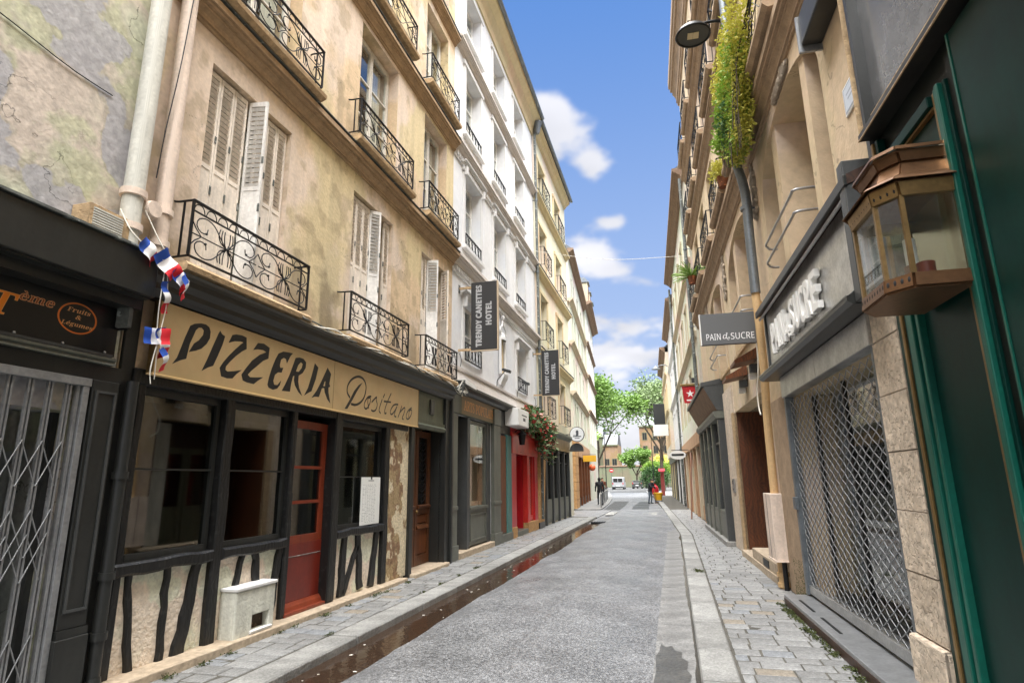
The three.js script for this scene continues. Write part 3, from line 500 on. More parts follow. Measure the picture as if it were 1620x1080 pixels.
// ------------------------------------------------------------------ left: grey-green building with the fruit shop
{
  const b = thing('L', 'plaster_building', [0, 0, 0], 'grey-green flaking plaster building above the black fruit shop', 'building');
  wall(b, -14, 4.0, 2.2, 15, [[-1.2, .2, 4.4, 6.6], [-1.2, .2, 7.4, 9.8], [1.2, 2.5, 8.0, 10], [-6, -4.6, 4.4, 6.6]], M.greygreen);
  for (const [a, c, d, e] of [[-1.2, .2, 4.4, 6.6], [-1.2, .2, 7.4, 9.8], [1.2, 2.5, 8.0, 10], [-6, -4.6, 4.4, 6.6]]) windowUnit(b, a, c, d, e, { curtain: 'closed' });
  shell(b, -14, 4.0, 15, M.greygreen);
  part(b, 'wall', [bx(-14, -.6, 0, 2.195, -.35, 0), bx(3.95, 4.0, 0, 2.195, -.35, .0)], M.greygreen);
  part(b, 'lead_flashing', bx(-4, 3.98, 3.58, 3.6, 0, .38), M.zincOld);
  // hairline cable stapled across the wall
  part(b, 'cable', tube([[1.5, 5.12, .012], [2.6, 5.06, .012], [3.2, 5.0, .012], [3.58, 5.01, .01]], .006, 4, 12), M.iron);

  const s = thing('L', 'fruit_shopfront', [2, 0, 0], 'black fruit and vegetable shopfront behind a folding lattice gate', 'shopfront');
  part(s, 'canopy_box', [rbx(-3, 3.97, 3.2, 3.575, 0, .36, .012)], M.black);
  part(s, 'canopy_trim', [bx(-3, 3.95, 3.185, 3.2, .05, .33), bx(-3, 3.96, 3.10, 3.185, .02, .24)], M.black);
  const prA = canvasTex(2048, 560, (c, w, h) => {
    c.fillStyle = '#1b1b1a'; c.fillRect(0, 0, w, h); const X = u => (u - 1.9) / 2.0 * w, Y = y => (3.09 - y) / .42 * h * .98, pm = w / 2;
    c.fillStyle = '#e8821e'; c.strokeStyle = '#f0a860'; c.lineWidth = 5; c.font = 'italic bold 320px serif'; c.save(); c.translate(X(2.86), Y(2.80)); c.scale(.86, 1); c.fillText('T', 0, 0); c.strokeText('T', 0, 0); c.fillText('X', -330, 0); c.fillText('I', -120, 0); c.restore();
    c.font = 'italic bold 128px serif'; c.fillStyle = '#8a4a20'; c.strokeStyle = '#e0a070'; c.lineWidth = 5; c.fillText('ème', X(3.065), Y(2.945)); c.strokeText('ème', X(3.065), Y(2.945));
    c.strokeStyle = '#d8742a'; c.lineWidth = 16; c.beginPath(); c.arc(X(3.535), Y(2.915), .158 * pm, 0, 7); c.stroke();
    c.fillStyle = '#e0a468'; c.textAlign = 'center'; c.font = 'italic bold 66px serif'; c.fillText('Fruits', X(3.535), Y(2.96)); c.fillText('&', X(3.535), Y(2.905)); c.font = 'italic bold 60px serif'; c.fillText('Légumes', X(3.535), Y(2.845));
  });
  part(s, 'sign_panel', bx(1.9, 3.9, 2.68, 3.1, 0, .08), M.black);
  part(s, 'sign_print', quad(1.9, 3.9, 2.68, 3.095, .0835), MT(0xffffff, .3, { map: prA }), { keepUV: true, label: 'black sign print with orange italic letters and round emblem' });
  part(s, 'light_rail', [bx(-.5, 3.86, 2.665, 2.69, .08, .115)], M.charcoal);
  for (let i = 0; i < 5; i++) part(s, 'bulb', new THREE.IcosahedronGeometry(.011, 1).translate(2.35 + i * .36, 2.70, .105), M.alu);
  part(s, 'moulding', mould([[0, 2.60], [.12, 2.60], [.10, 2.63], [.12, 2.64], [.12, 2.66], [0, 2.66]], -.5, 3.9), M.greyPaint);
  const prB = canvasTex(1024, 128, (c, w, h) => { c.fillStyle = '#20211f'; c.fillRect(0, 0, w, h); c.fillStyle = '#f0a030'; c.font = 'bold 84px sans-serif'; c.fillText('01 42 78 71 18', w * .06, h * .78); });
  part(s, 'number_strip', bx(1.9, 4.02, 2.47, 2.598, 0, .07), M.black);
  part(s, 'number_print', quad(2.42, 3.42, 2.485, 2.59, .0735), MT(0xffffff, .3, { map: prB }), { keepUV: true, label: 'orange telephone digits on black strip' });
  part(s, 'pilaster', [rbx(3.74, 3.98, .56, 2.465, -.02, .10, .008), rbx(3.72, 3.99, .0, .5, -.02, .13, .008), bx(3.735, 3.985, .5, .56, -.02, .115)], M.black);
  part(s, 'pilaster_moulding', [bx(3.765, 3.785, .68, 2.38, .10, .112), bx(3.935, 3.955, .68, 2.38, .10, .112), bx(3.785, 3.935, 2.36, 2.38, .10, .112), bx(3.785, 3.935, .68, .70, .10, .112)], M.charcoal);
  part(s, 'back_wall', bx(-.6, 3.74, 0, 2.47, -1.9, -1.8), M.greygreen); part(s, 'ceiling', bx(-.6, 3.74, 2.47, 2.55, -1.9, 0), M.inner); part(s, 'side_wall', bx(3.73, 3.745, 0, 2.47, -1.8, 0), M.greygreen); part(s, 'side_wall', bx(-.62, -.6, 0, 2.47, -1.8, 0), M.greygreen); part(s, 'floor', bx(-.6, 3.74, -.02, .03, -1.9, .0), M.gutter);
  // shop glazing behind the gate
  part(s, 'door_pane', bx(1.2, 3.72, .2, 2.45, -.24, -.23), M.glass);
  part(s, 'door_frame', [bx(3.68, 3.73, .03, 2.45, -.27, -.2), bx(2.6, 2.66, .03, 2.45, -.27, -.2), bx(1.2, 3.68, .03, .2, -.27, -.2)], M.charcoal);
  for (let k = 0; k < 3; k++) { const c = thing('L', 'wooden_crate', [3.35, .03 + k * .27, -.6], ['slatted wooden crate behind the lattice gate, bottom of its stack', 'slatted wooden crate behind the lattice gate, middle of its stack', 'slatted wooden crate behind the lattice gate, topmost of its stack'][k], 'crate', 'crates behind the lattice gate'); const y = .03 + k * .27; for (let j = 0; j < 3; j++) { part(c, 'slat', bx(3.02, 3.62, y + .01 + j * .085, y + .08 + j * .085, -.42, -.405), M.oak); part(c, 'slat', bx(3.02, 3.62, y + .01 + j * .085, y + .08 + j * .085, -.80, -.785), M.oak); part(c, 'slat', bx(3.61, 3.622, y + .01 + j * .085, y + .08 + j * .085, -.785, -.42), M.oak); } part(c, 'corner_post', [bx(3.58, 3.61, y, y + .25, -.45, -.42), bx(3.03, 3.06, y, y + .25, -.45, -.42), bx(3.58, 3.61, y, y + .25, -.785, -.755)], M.brownWood); }
  // folding lattice gate
  const gt = thing('L', 'lattice_gate', [3.7, 0, .06], 'galvanised folding lattice gate drawn across the fruit shop', 'gate');
  part(gt, 'top_track', rbx(.2, 3.73, 2.40, 2.465, .03, .10, .006), M.galv); part(gt, 'end_post', [rbx(3.665, 3.72, .02, 2.40, .035, .095, .005), bx(3.63, 3.655, .02, 2.40, .04, .075)], M.galv); part(gt, 'bolt_eye', [bx(3.42, 3.45, 2.465, 2.52, .05, .062)], M.galv);
  for (let u = .5; u < 3.6; u += .145) part(gt, 'upright', [bx(u, u + .014, .03, 2.40, .05, .075), bx(u + .028, u + .042, .03, 2.40, .05, .075)], M.galv);
  for (let k = 0; k < 22; k++) for (const [ya, yb] of [[1.62, 1.95], [1.12, 1.45], [.95, 1.28], [.25, .58]]) { const u = .52 + k * .145; if (u > 3.5) continue; part(gt, 'lattice_link', rod([u, ya, .082], [u + .145, yb, .082], .006, 4), M.galv); part(gt, 'lattice_link', rod([u, yb, .072], [u + .145, ya, .072], .006, 4), M.galv); }
  const fl = thing('L', 'flood_light', [3.9, 2.95, .1], 'small grey flood lamp at the end of the fruit shop sign', 'lamp');
  part(fl, 'housing', spin(rbx(3.855, 3.90, 2.93, 3.13, .10, .22, .006), 'y', .15, [3.88, 3, .16]), M.zincOld); part(fl, 'bracket', [bx(3.9, 3.95, 2.99, 3.01, .13, .15), bx(3.93, 3.955, 2.93, 3.08, .0, .15)], M.iron);
  const vt = thing('L', 'wall_vent', [3.6, 3.62, 0], 'beige louvred vent box on the wall above the fruit shop', 'vent');
  part(vt, 'casing', rbx(3.40, 3.78, 3.64, 3.87, 0, .20, .01), M.sill); for (let i = 0; i < 8; i++) part(vt, 'louvre', bx(3.43, 3.70, 3.67 + i * .022, 3.682 + i * .022, .2, .212), M.pipeGreen); part(vt, 'bracket', bx(3.72, 3.90, 3.62, 3.72, 0, .1), M.pipePink);
}
{ // rain pipes on the joint of the two houses
  downpipe('L', 3.82, 3.62, 15, .13, .085, M.pipeGreen, 'pale green rain pipe left of the joint with the ochre house', { collars: [4.15, 3.83, 7.1, 10], cmat: M.pipePink });
  downpipe('L', 4.15, 3.6, 15, .12, .075, M.pipePink, 'pinkish rain pipe right of the joint with the ochre house', { collars: [4.12, 3.80, 7, 10.2] });
  const rec = thing('L', 'alarm_box', [3.98, 4.0, .2], 'round pinkish box clamped between the two rain pipes', 'box'); part(rec, 'lid', new THREE.CylinderGeometry(.075, .085, .07, 18).rotateX(Math.PI / 2).translate(3.97, 4.06, .2), M.pipePink); part(rec, 'stem', rod([3.9, 4.1, .12], [3.97, 4.06, .2], .03, 8), M.pipePink);
  part(thing('L', 'loose_cable', [4.1, 3.6, .2], 'thin dark cable hanging beside the pinkish rain pipe', 'cable'), 'cable', tube([[4.2, 7.6, .19], [4.12, 6.6, .20], [4.06, 5.6, .2], [4.02, 4.9, .17], [4.0, 4.4, .16]], .007, 4, 30), M.iron);
  downpipe('L', 4.1, .12, 2.5, .1, .05, M.black, 'black lower rain pipe between fruit shop and pizzeria', { collars: [.9, .45, 1.7], cmat: M.black });
  const sb = thing('L', 'pipe_shoe', [4.1, 0, .16], 'black cast iron shoe at the foot of the lower rain pipe', 'pipe shoe'); part(sb, 'shoe', tube([[4.1, .14, .1], [4.1, .08, .12], [4.12, .05, .2], [4.14, .04, .26]], .058, 10, 12), M.black);
}
// ------------------------------------------------------------------ left: ochre house
const ocW = [[4.66, 6.10], [7.74, 9.14], [10.44, 11.74]];
{
  const b = thing('L', 'ochre_house', [4.02, 0, 0], 'ochre plaster house with scrolled iron balconies above the pizzeria', 'building');
  const holes = [[4.2, 9.22, .04, 2.62], [10.12, 11.62, .03, 2.68]];
  const rows = [[3.74, 6.18], [6.98, 9.36], [10.02, 12.2], [12.75, 14.5]];
  for (const [a, c] of ocW) for (const [d, e] of rows) holes.push([a, c, d, e]);
  wall(b, 4.02, 12.2, 0, 15.6, holes, M.ochreWall, -.42);
  shell(b, 4.02, 12.2, 15.6, M.ochre);
  for (const [y0, y1, d] of [[6.50, 6.78, .19], [9.44, 9.70, .19], [12.4, 12.62, .17]]) { const c = part(b, 'string_course', cornice(y0, y1, d, 4.04, 12.2), M.ochreTrim); part(c, 'lead_cap', bx(4.04, 12.2, y1 + .022, y1 + .034, 0, d + .015), M.zincOld); }
  ocW.forEach(([a, c], k) => {
    const m = (a + c) / 2, hw = [.98, 1.0, .86][k];
    rows.slice(0, 3).forEach(([d, e], f) => {
      const yb = d - .06, zo = .23, s = part(b, 'balcony_slab', [mould([[0, d - .13], [zo - .02, d - .15], [zo + .05, d - .12], [zo + .06, d - .07], [zo + .03, d - .035], [0, d - .03]], m - hw - .05, m + hw + .05)], M.sill);
      railing(b, m - hw, m + hw, d + .03, d + .62, zo, { lite: f === 2, n: 2 });
      part(b, 'window_sill', bx(a, c, d - .02, d + .03, -.4, .015), M.sill);
    });
    for (const f of [1, 2, 3]) windowUnit(b, a + .01, c - .01, rows[f][0] + .03, rows[f][1] - .01, { rows: 3, z: -.2, curtain: f === 1 ? 'open' : 'closed' });
    // first floor: folding louvred shutters, partly folded back
    const y0 = 3.80, y1 = 6.15, z = -.07, w = .215;
    if (k === 0) { let x = a + .01; for (let i = 0; i < 3; i++) { shutterPanel(b, x, w, y0, y1, z, 0, M.shutter); x += w + .004; } shutterPanel(b, x + .02, .24, y0, y1, z, -1.42, M.shutterWhite); x = c - .01; for (let i = 0; i < 3; i++) { shutterPanel(b, x, -w * .9, y0, y1, z, 0, M.shutter); x -= w * .9 + .004; } }
    else if (k === 1) { let x = a + .01; for (let i = 0; i < 3; i++) { shutterPanel(b, x, w, y0, y1, z, 0, M.shutter); x += w + .004; } const p = shutterPanel(b, x, .2, y0, y1, z, -.75, M.shutterWhite); shutterPanel(b, p[0] + .004, .2, y0, y1, p[1], .75, M.shutter); x = c - .01; shutterPanel(b, x, -.2, y0, y1, z, 0, M.shutter); }
    else { let x = a + .01; for (let i = 0; i < 2; i++) { shutterPanel(b, x, .2, y0, y1, z, 0, M.shutter); x += .204; } shutterPanel(b, x + .02, .24, y0, y1, z, -1.3, M.shutterWhite); const p = shutterPanel(b, c - .01, -.26, y0, y1, z, 1.0, M.shutter); }
    windowUnit(b, a + .01, c - .01, rows[0][0] + .03, rows[0][1] - .01, { rows: 3, z: -.33, curtain: 'closed' });
  });
  // entrance: worn pier, door of two leaves, panelled transom
  part(b, 'worn_pier', [rbx(9.24, 9.98, .05, 2.6, 0, .05, .015)], M.peel);
  part(b, 'door_jamb', [rbx(9.98, 10.12, 0, 3.32, 0, .10, .01), rbx(11.62, 11.86, 0, 3.36, -.02, .12, .01)], M.black);
  part(b, 'door_reveal', bx(11.595, 11.615, .06, 2.67, -.4, -.002), M.black); part(b, 'door_reveal', bx(10.125, 10.14, .06, 2.67, -.4, -.002), M.black); part(b, 'transom_panel', [bx(10.12, 11.62, 2.68, 3.3, -.02, .06)], M.greyGreenPaint); part(b, 'transom_moulding', mould([[0, 2.60], [.10, 2.60], [.13, 2.66], [.09, 2.70], [.1, 2.76], [0, 2.76]], 10.12, 11.62), M.greyGreenPaint);
  const pl = part(b, 'number_plate', [rbx(10.86, 11.06, 2.9, 3.2, .06, .09, .008)], M.black); part(pl, 'plate_face', bx(10.89, 11.03, 2.94, 3.16, .09, .095), M.charcoal);
  part(b, 'threshold', [rbx(10.05, 11.7, -.03, .06, -.3, .22, .02)], M.stoneStep);
  for (const [x0, x1] of [[10.14, 10.86], [10.88, 11.60]]) {
    const z = -.2, d = part(b, 'door', [bx(x0, x0 + .12, .07, 2.6, z - .06, z), bx(x1 - .12, x1, .07, 2.6, z - .06, z), bx(x0 + .12, x1 - .12, .07, .25, z - .06, z), bx(x0 + .12, x1 - .12, 1.0, 1.12, z - .06, z), bx(x0 + .12, x1 - .12, 2.48, 2.6, z - .06, z), bx(x0 + .12, x1 - .12, .74, .82, z - .06, z)], M.oak);
    part(d, 'panel', [rbx(x0 + .13, x1 - .13, .26, .73, z - .05, z - .012, .02)], M.brownWood); part(d, 'panel', [rbx(x0 + .13, x1 - .13, .83, .99, z - .05, z - .012, .02)], M.brownWood);
    part(d, 'ledge', [mould([[z, 1.1], [z + .05, 1.12], [z + .06, 1.16], [z, 1.18]], x0 + .08, x1 - .08), mould([[z, .72], [z + .03, .74], [z, .80]], x0 + .08, x1 - .08)], M.oak);
    part(d, 'pane', bx(x0 + .12, x1 - .12, 1.12, 2.48, z - .05, z - .045), M.smoky);
    const gg = []; const cx = (x0 + x1) / 2; for (let y = 1.22; y < 2.42; y += .2) for (const s of [1, -1]) gg.push(tube([[cx, y, z - .02], [cx + s * .12, y + .05, z - .02], [cx + s * .17, y + .12, z - .02], [cx + s * .1, y + .16, z - .02], [cx + s * .05, y + .1, z - .02]], .008, 4, 12)); for (const s of [-.2, 0, .2]) gg.push(rod([cx + s, 1.12, z - .025], [cx + s, 2.48, z - .025], .006, 4));
    part(d, 'iron_grille', gg, M.iron);
  }
  part(b, 'door_knob', new THREE.SphereGeometry(.03, 10, 8).translate(10.84, 1.06, -.15), M.brass);
}
// ------------------------------------------------------------------ pizzeria shopfront
{
  const s = thing('L', 'pizzeria_shopfront', [4.2, 0, 0], 'half-timbered black and cream pizzeria shopfront with dark windows', 'shopfront');
  // stone plinth, three slabs
  for (const [a, c] of [[4.12, 6.3], [6.312, 8.1], [8.112, 9.75]]) part(s, 'plinth_slab', rbx(a, c, -.1, .075 - (a - 4) * .005, -.2, .26 - (a - 4) * .012, .015), M.stoneStep);
  part(s, 'corner_board', rbx(4.025, 4.165, .02, 3.3, 0, .035, .008), M.black); part(s, 'brick_edge', rbx(4.168, 4.2, .55, 2.6, 0, .05, .01), M.peel, { label: 'thin ragged strip of bare brick' });
  for (const [a, c] of [[4.23, 6.60], [7.66, 9.2]]) part(s, 'plaster_panel', bx(a, c, .05, .90, -.15, .0), M.infill);
  TIMBERS.forEach(([x0, y0, x1, y1, w], i) => part(s, 'timber', crooked(x0 + w / 2, y0 + .06, x1 + w / 2, y1 - .01, w * .8, w * (i === 2 ? 1.25 : 1.0), -.05, .035, 31 + i), M.blackWood));
  for (const [a, c] of [[4.18, 5.34], [5.46, 6.55], [7.66, 9.1]]) part(s, 'sill_beam', crooked(a, .915, c, .925, .11, .115, -.1, .075, Math.round(a * 10), .02), M.blackWood);
  for (const [x, y0, y1, w, z] of [[5.40, .06, 2.62, .15, .06], [6.575, .07, 2.62, .10, .05], [7.57, .07, 2.62, .19, .08], [9.13, .05, 2.62, .17, .06], [4.25, .07, 2.62, .10, .05]]) part(s, 'post', crooked(x, y0, x, y1, w, w * .95, -.2, z, Math.round(x * 100), .015), M.blackWood);
  part(s, 'lintel', rbx(4.14, 9.9, 2.5, 2.64, -.2, .07, .015), M.blackWood);
  for (const [a, c, bar] of [[4.30, 5.32, 1.76], [5.48, 6.52, 1.76], [7.68, 9.04, 1.70]]) {
    const z = -.02, f = part(s, 'window', [bx(a, a + .05, .97, 2.5, z - .06, z), bx(c - .05, c, .97, 2.5, z - .06, z), bx(a + .05, c - .05, .97, 1.03, z - .06, z + .01), bx(a + .05, c - .05, 2.43, 2.5, z - .06, z), bx(a + .05, c - .05, bar - .008, bar + .008, z - .05, z)], M.black);
    part(f, 'pane', bx(a + .05, c - .05, 1.03, bar - .008, z - .035, z - .03), M.smoky); part(f, 'pane', bx(a + .05, c - .05, bar + .008, 2.43, z - .035, z - .03), M.smoky);
  }
  // door leaf
  const x0 = 6.63, x1 = 7.475, z = -.06, d = part(s, 'door', [bx(x0, x0 + .09, .1, 2.42, z - .05, z), bx(x1 - .09, x1, .1, 2.42, z - .05, z), bx(x0 + .09, x1 - .09, 2.32, 2.42, z - .05, z), bx(x0 + .09, x1 - .09, .87, .97, z - .05, z), bx(x0 + .09, x1 - .09, 1.36, 1.40, z - .05, z), bx(x0 + .09, x1 - .09, 1.80, 1.84, z - .05, z)], M.redTrim);
  part(d, 'lower_panel', [bx(x0 + .0, x1 - .0, .14, .875, z - .04, z + .006)], M.redDoor); part(d, 'panel_bead', bx(x0 + .02, x1 - .02, .72, .728, z + .006, z + .012), M.paintWhite); part(d, 'weather_bar', mould([[z, .10], [z + .07, .10], [z + .05, .15], [z + .02, .19], [z, .19]], x0, x1), M.redTrim);
  for (const [a, c] of [[.97, 1.36], [1.40, 1.80], [1.84, 2.32]]) part(d, 'pane', bx(x0 + .09, x1 - .09, a, c, z - .03, z - .025), M.smoky);
  part(d, 'pull_handle', rod([x0 + .0, .55, z + .05], [x0 + .05, 1.5, z + .05], .012, 8), M.iron);
  part(s, 'door_sill', rbx(6.6, 7.5, .06, .105, -.12, .06, .01), M.redTrim);
  // dim room behind
  part(s, 'room_back', bx(4.2, 9.22, 0, 2.62, -2.15, -2.1), M.inner); part(s, 'room_ceiling', bx(4.2, 9.22, 2.62, 2.66, -2.1, -.36), M.inner); part(s, 'room_floor', bx(4.2, 9.22, -.02, .04, -2.1, -.2), M.oakDark); part(s, 'room_side', bx(4.19, 4.2, 0, 2.62, -2.1, -.36), M.inner);
  { const g = new THREE.PlaneGeometry(.98, 1.3, 40, 30), p = g.attributes.position; for (let i = 0; i < p.count; i++) { const x = p.getX(i), y = p.getY(i); p.setZ(i, .05 * fbm((x + 1) / 2, (y + 1) / 2, 6, 3, 812) + .02 * Math.sin(x * 24 + y * 8)); } g.computeVertexNormals(); part(s, 'drape', g.translate(4.85, 1.75, -.3), M.drape); }
  { const g = new THREE.PlaneGeometry(.5, 1.3, 30, 20), p = g.attributes.position; for (let i = 0; i < p.count; i++) { const x = p.getX(i), y = p.getY(i); p.setZ(i, .04 * fbm((x + 1) / 2, (y + 1) / 2, 6, 3, 822) + .02 * Math.sin(x * 30)); } g.computeVertexNormals(); part(s, 'drape', g.translate(8.75, 1.75, -.3), M.drape); }
  part(s, 'cornice', [mould([[0, 3.3], [.14, 3.3], [.16, 3.34], [.19, 3.37], [.19, 3.42], [.25, 3.47], [.26, 3.52], [.30, 3.54], [.30, 3.575], [0, 3.60]], 4.06, 11.95)], M.black);
  // menu in the window
  const mt = canvasTex(256, 384, (c, w, h) => { c.fillStyle = '#e9eae6'; c.fillRect(0, 0, w, h); c.fillStyle = '#8b8d8c'; const r = RNG(5); c.fillRect(w * .35, 24, w * .3, 8); for (let y = 60; y < h - 20; y += 12) for (let x = 20 + (r() < .2 ? 40 : 0); x < w - 60; x += 30) { const q = 8 + r() * 20; c.globalAlpha = .35 + r() * .4; c.fillRect(x, y, q, 4); } c.globalAlpha = 1; });
  const mn = thing('L', 'menu_sheet', [8.65, .98, .01], 'white printed menu sheet in the pizzeria window right of the door', 'menu');
  part(mn, 'sheet', bx(8.37, 8.98, .985, 1.695, .012, .018), M.white0); part(mn, 'print', quad(8.37, 8.98, .985, 1.695, .0205), MT(0xffffff, .6, { map: mt }), { keepUV: true }); part(mn, 'clip', bx(8.66, 8.69, 1.66, 1.71, .02, .03), M.iron);
  // meter cupboard
  const mc = thing('L', 'meter_cupboard', [5.9, .06, .1], 'whitewashed meter cupboard with a grated hole below the pizzeria window', 'cupboard');
  { const sh = poly([[5.56, .06], [6.2, .06], [6.2, .53], [5.56, .53]]); sh.holes.push(rectHole(5.84, 6.11, .11, .26)); part(mc, 'casing', ext(sh, 0, .20, .012), MT(0xe6e6d8, .8, { map: T.paint, b: T.bPlaster, bs: .008 })); part(mc, 'lid', rbx(5.545, 6.215, .53, .565, -.0, .215, .01), M.whiteTrim); part(mc, 'grating', [bx(5.84, 6.11, .11, .26, .10, .12)], MT(0x6a5440, .9, { map: T.worn })); part(mc, 'sill', spin(bx(5.80, 6.15, .085, .11, .19, .225), 'x', .2, [5.9, .1, .2]), M.whiteTrim); }
  // sign
  const sg = thing('L', 'pizzeria_sign', [7.2, 2.6, .1], 'long tan fascia sign with black brush and script lettering', 'sign');
  const draw = (x0, x1, w) => canvasTex(w, 256, (c, W, H) => {
    c.fillStyle = '#ae966c'; c.fillRect(0, 0, W, H); const r = RNG(9); for (let i = 0; i < 260; i++) { c.globalAlpha = .05; c.fillStyle = r() < .5 ? '#bf9d70' : '#9c8258'; c.beginPath(); c.ellipse(r() * W, r() * H, 30 + r() * 90, 10 + r() * 40, r() * 3, 0, 7); c.fill(); } c.globalAlpha = 1;
    const X = u => (u - x0) / (x1 - x0) * W, Y = y => (3.275 - y) / .675 * H;
    const path = a => { c.beginPath(); for (let i = 0; i < a.length; i += 2) i ? c.lineTo(X(a[i]), Y(a[i + 1])) : c.moveTo(X(a[i]), Y(a[i + 1])); c.closePath(); };
    c.fillStyle = '#161616'; for (const p of PIZZA_POLYS) { path(p); c.fill(); } c.fillStyle = '#ae966c'; for (const p of PIZZA_HOLES) { path(p); c.fill(); }
    c.strokeStyle = '#1b1814'; c.lineCap = c.lineJoin = 'round'; SCRIPT_STROKES.forEach((a, k) => { c.lineWidth = k ? 11 : 14; c.beginPath(); const n = a.length / 2; c.moveTo(X(a[0]), Y(a[1])); for (let i = 1; i < n - 1; i++) { const mx = (a[2 * i] + a[2 * i + 2]) / 2, my = (a[2 * i + 1] + a[2 * i + 3]) / 2; c.quadraticCurveTo(X(a[2 * i]), Y(a[2 * i + 1]), X(mx), Y(my)); } c.lineTo(X(a[2 * n - 2]), Y(a[2 * n - 1])); c.stroke(); });
  });
  for (const [a, c, w, l] of [[4.24, 7.215, 1536, 'tan panel with bold black brush lettering'], [7.222, 10.1, 1536, 'tan panel with thin black script lettering']]) {
    const p = part(sg, 'panel', bx(a, c, 2.605, 3.275, .09, .155), M.tan); part(p, 'print', quad(a + .002, c - .002, 2.61, 3.275, .1575), MT(0xffffff, .45, { map: draw(a, c, w) }), { keepUV: true, label: l });
  }
  part(sg, 'bottom_trim', [bx(4.23, 10.11, 2.588, 2.605, .09, .165)], MT(0xe6c48c, .5, {})); part(sg, 'end_trim', [bx(4.228, 4.24, 2.605, 3.28, .09, .162), bx(10.1, 10.112, 2.605, 3.28, .09, .162)], M.brass);
}

// ------------------------------------------------------------------ left: white hotel
{
  const b = thing('L', 'white_hotel', [12.2, 0, 0], 'white plaster hotel with dentil courses and louvre-free tall windows', 'building');
  b.userData.label = 'white plaster hotel facade with dentilled string courses';
  const cols = [[13.0, 14.3], [15.55, 16.85], [18.1, 19.4]], rows = [[7.3, 9.3], [10.42, 12.4], [13.42, 14.95]];
  const holes = [[12.42, 15.2, .05, 3.1], [15.9, 16.55, .1, 2.9], [17.55, 20.3, .12, 2.6]];
  for (const [a, c] of cols) for (const [d, e] of rows) holes.push([a, c, d, e]);
  for (const i of [0, 2]) holes.push([cols[i][0], cols[i][1], 4.4, 5.95]);
  wall(b, 12.2, 21.1, 0, 16, holes, M.white, -.4); shell(b, 12.2, 21.1, 16, M.white, { eave: .42, slope: 3 });
  part(b, 'roof_cove', mould([[0, 15.3], [.05, 15.3], [.08, 15.5], [.2, 15.78], [.38, 15.92], [.42, 16], [0, 16]], 12.2, 21.1), M.creamTrim);
  for (const [y0, y1, dent] of [[6.55, 6.85, 1], [9.55, 9.82, 1], [12.58, 12.8, 0]]) { part(b, 'string_course', cornice(y0, y1, .2, 12.2, 21.1), M.bandBeige); if (dent) { const g = []; for (let x = 12.3; x < 21; x += .16) g.push(bx(x, x + .085, y0 - .11, y0 - .002, 0, .075)); part(b, 'dentils', g, M.whiteTrim, { stuff: true }); part(b, 'frieze', bx(12.2, 21.1, y0 - .16, y0 - .112, 0, .04), M.whiteTrim); } }
  cols.forEach(([a, c], k) => {
    rows.forEach(([d, e], f) => {
      windowUnit(b, a + .01, c - .01, d + .01, e - .01, { rows: 3, z: -.24, mat: M.shutterWhite, curtain: (k + f) % 2 ? 'closed' : 'open' });
      part(b, 'window_surround', [bx(a - .14, a, d, e, 0, .035), bx(c, c + .14, d, e, 0, .035), bx(a - .2, c + .2, e, e + .12, 0, .06)], M.whiteTrim); part(b, 'window_sill', rbx(a - .16, c + .16, d - .1, d, -.05, .10, .01), M.whiteTrim);
      if (f === 0) { part(b, 'window_hood', cornice(e + .13, e + .25, .14, a - .25, c + .25), M.whiteTrim); for (const x of [a - .1, c + .03]) part(b, 'hood_bracket', rbx(x, x + .08, e - .1, e + .13, .0, .12, .01), M.whiteTrim); }
      if (f < 2) plainRail(b, a + .02, c - .02, d + .02, d + .36, .04, 5);
      part(b, 'apron_moulding', [bx(a + .1, c - .1, d - .42, d - .39, 0, .02), bx(a + .1, c - .1, d - .3, d - .27, 0, .02)], M.whiteTrim);
    });
    if (k !== 1) { windowUnit(b, a + .01, c - .01, 4.42, 5.94, { rows: 2, z: -.24, mat: M.shutterWhite, curtain: 'closed' }); plainRail(b, a + .02, c - .02, 4.42, 4.86, .05, 5); part(b, 'window_surround', bx(a - .14, a, 4.42, 5.95, 0, .035), M.whiteTrim); part(b, 'window_surround', bx(c, c + .14, 4.42, 5.95, 0, .035), M.whiteTrim); part(b, 'window_hood', cornice(5.96, 6.12, .16, a - .25, c + .25), M.whiteTrim); for (const x of [a - .12, c + .04]) part(b, 'hood_bracket', rbx(x, x + .08, 5.7, 5.96, 0, .12, .01), M.whiteTrim); }
  });
  { // ornamental niche between the first floor windows
    const cx = 16.3; part(b, 'niche_back', bx(cx - .2, cx + .2, 4.6, 5.72, 0, .02), M.creamTrim); part(b, 'niche_column', [cyl(cx - .26, 4.6, .05, .05, .04, 1.0, 8)], M.whiteTrim); part(b, 'niche_column', [cyl(cx + .26, 4.6, .05, .05, .04, 1.0, 8)], M.whiteTrim);
    part(b, 'niche_shell', [new THREE.SphereGeometry(.26, 14, 8, 0, Math.PI * 2, 0, Math.PI / 2).scale(1, 1, .5).translate(cx, 5.62, .02)], M.whiteTrim);
    for (const s of [1, -1]) part(b, 'niche_scroll', tube([[cx + s * .05, 6.2, .06], [cx + s * .12, 6.05, .07], [cx + s * .26, 5.98, .07], [cx + s * .32, 5.86, .07], [cx + s * .26, 5.8, .07], [cx + s * .22, 5.88, .07]], .03, 6, 20), M.whiteTrim);
    part(b, 'niche_finial', new THREE.SphereGeometry(.06, 8, 8).scale(1, 1.6, 1).translate(cx, 6.3, .06), M.whiteTrim); part(b, 'niche_corbel', [mould([[0, 4.3], [.05, 4.3], [.08, 4.4], [.14, 4.5], [.16, 4.6], [0, 4.6]], cx - .22, cx + .22)], M.whiteTrim);
  }
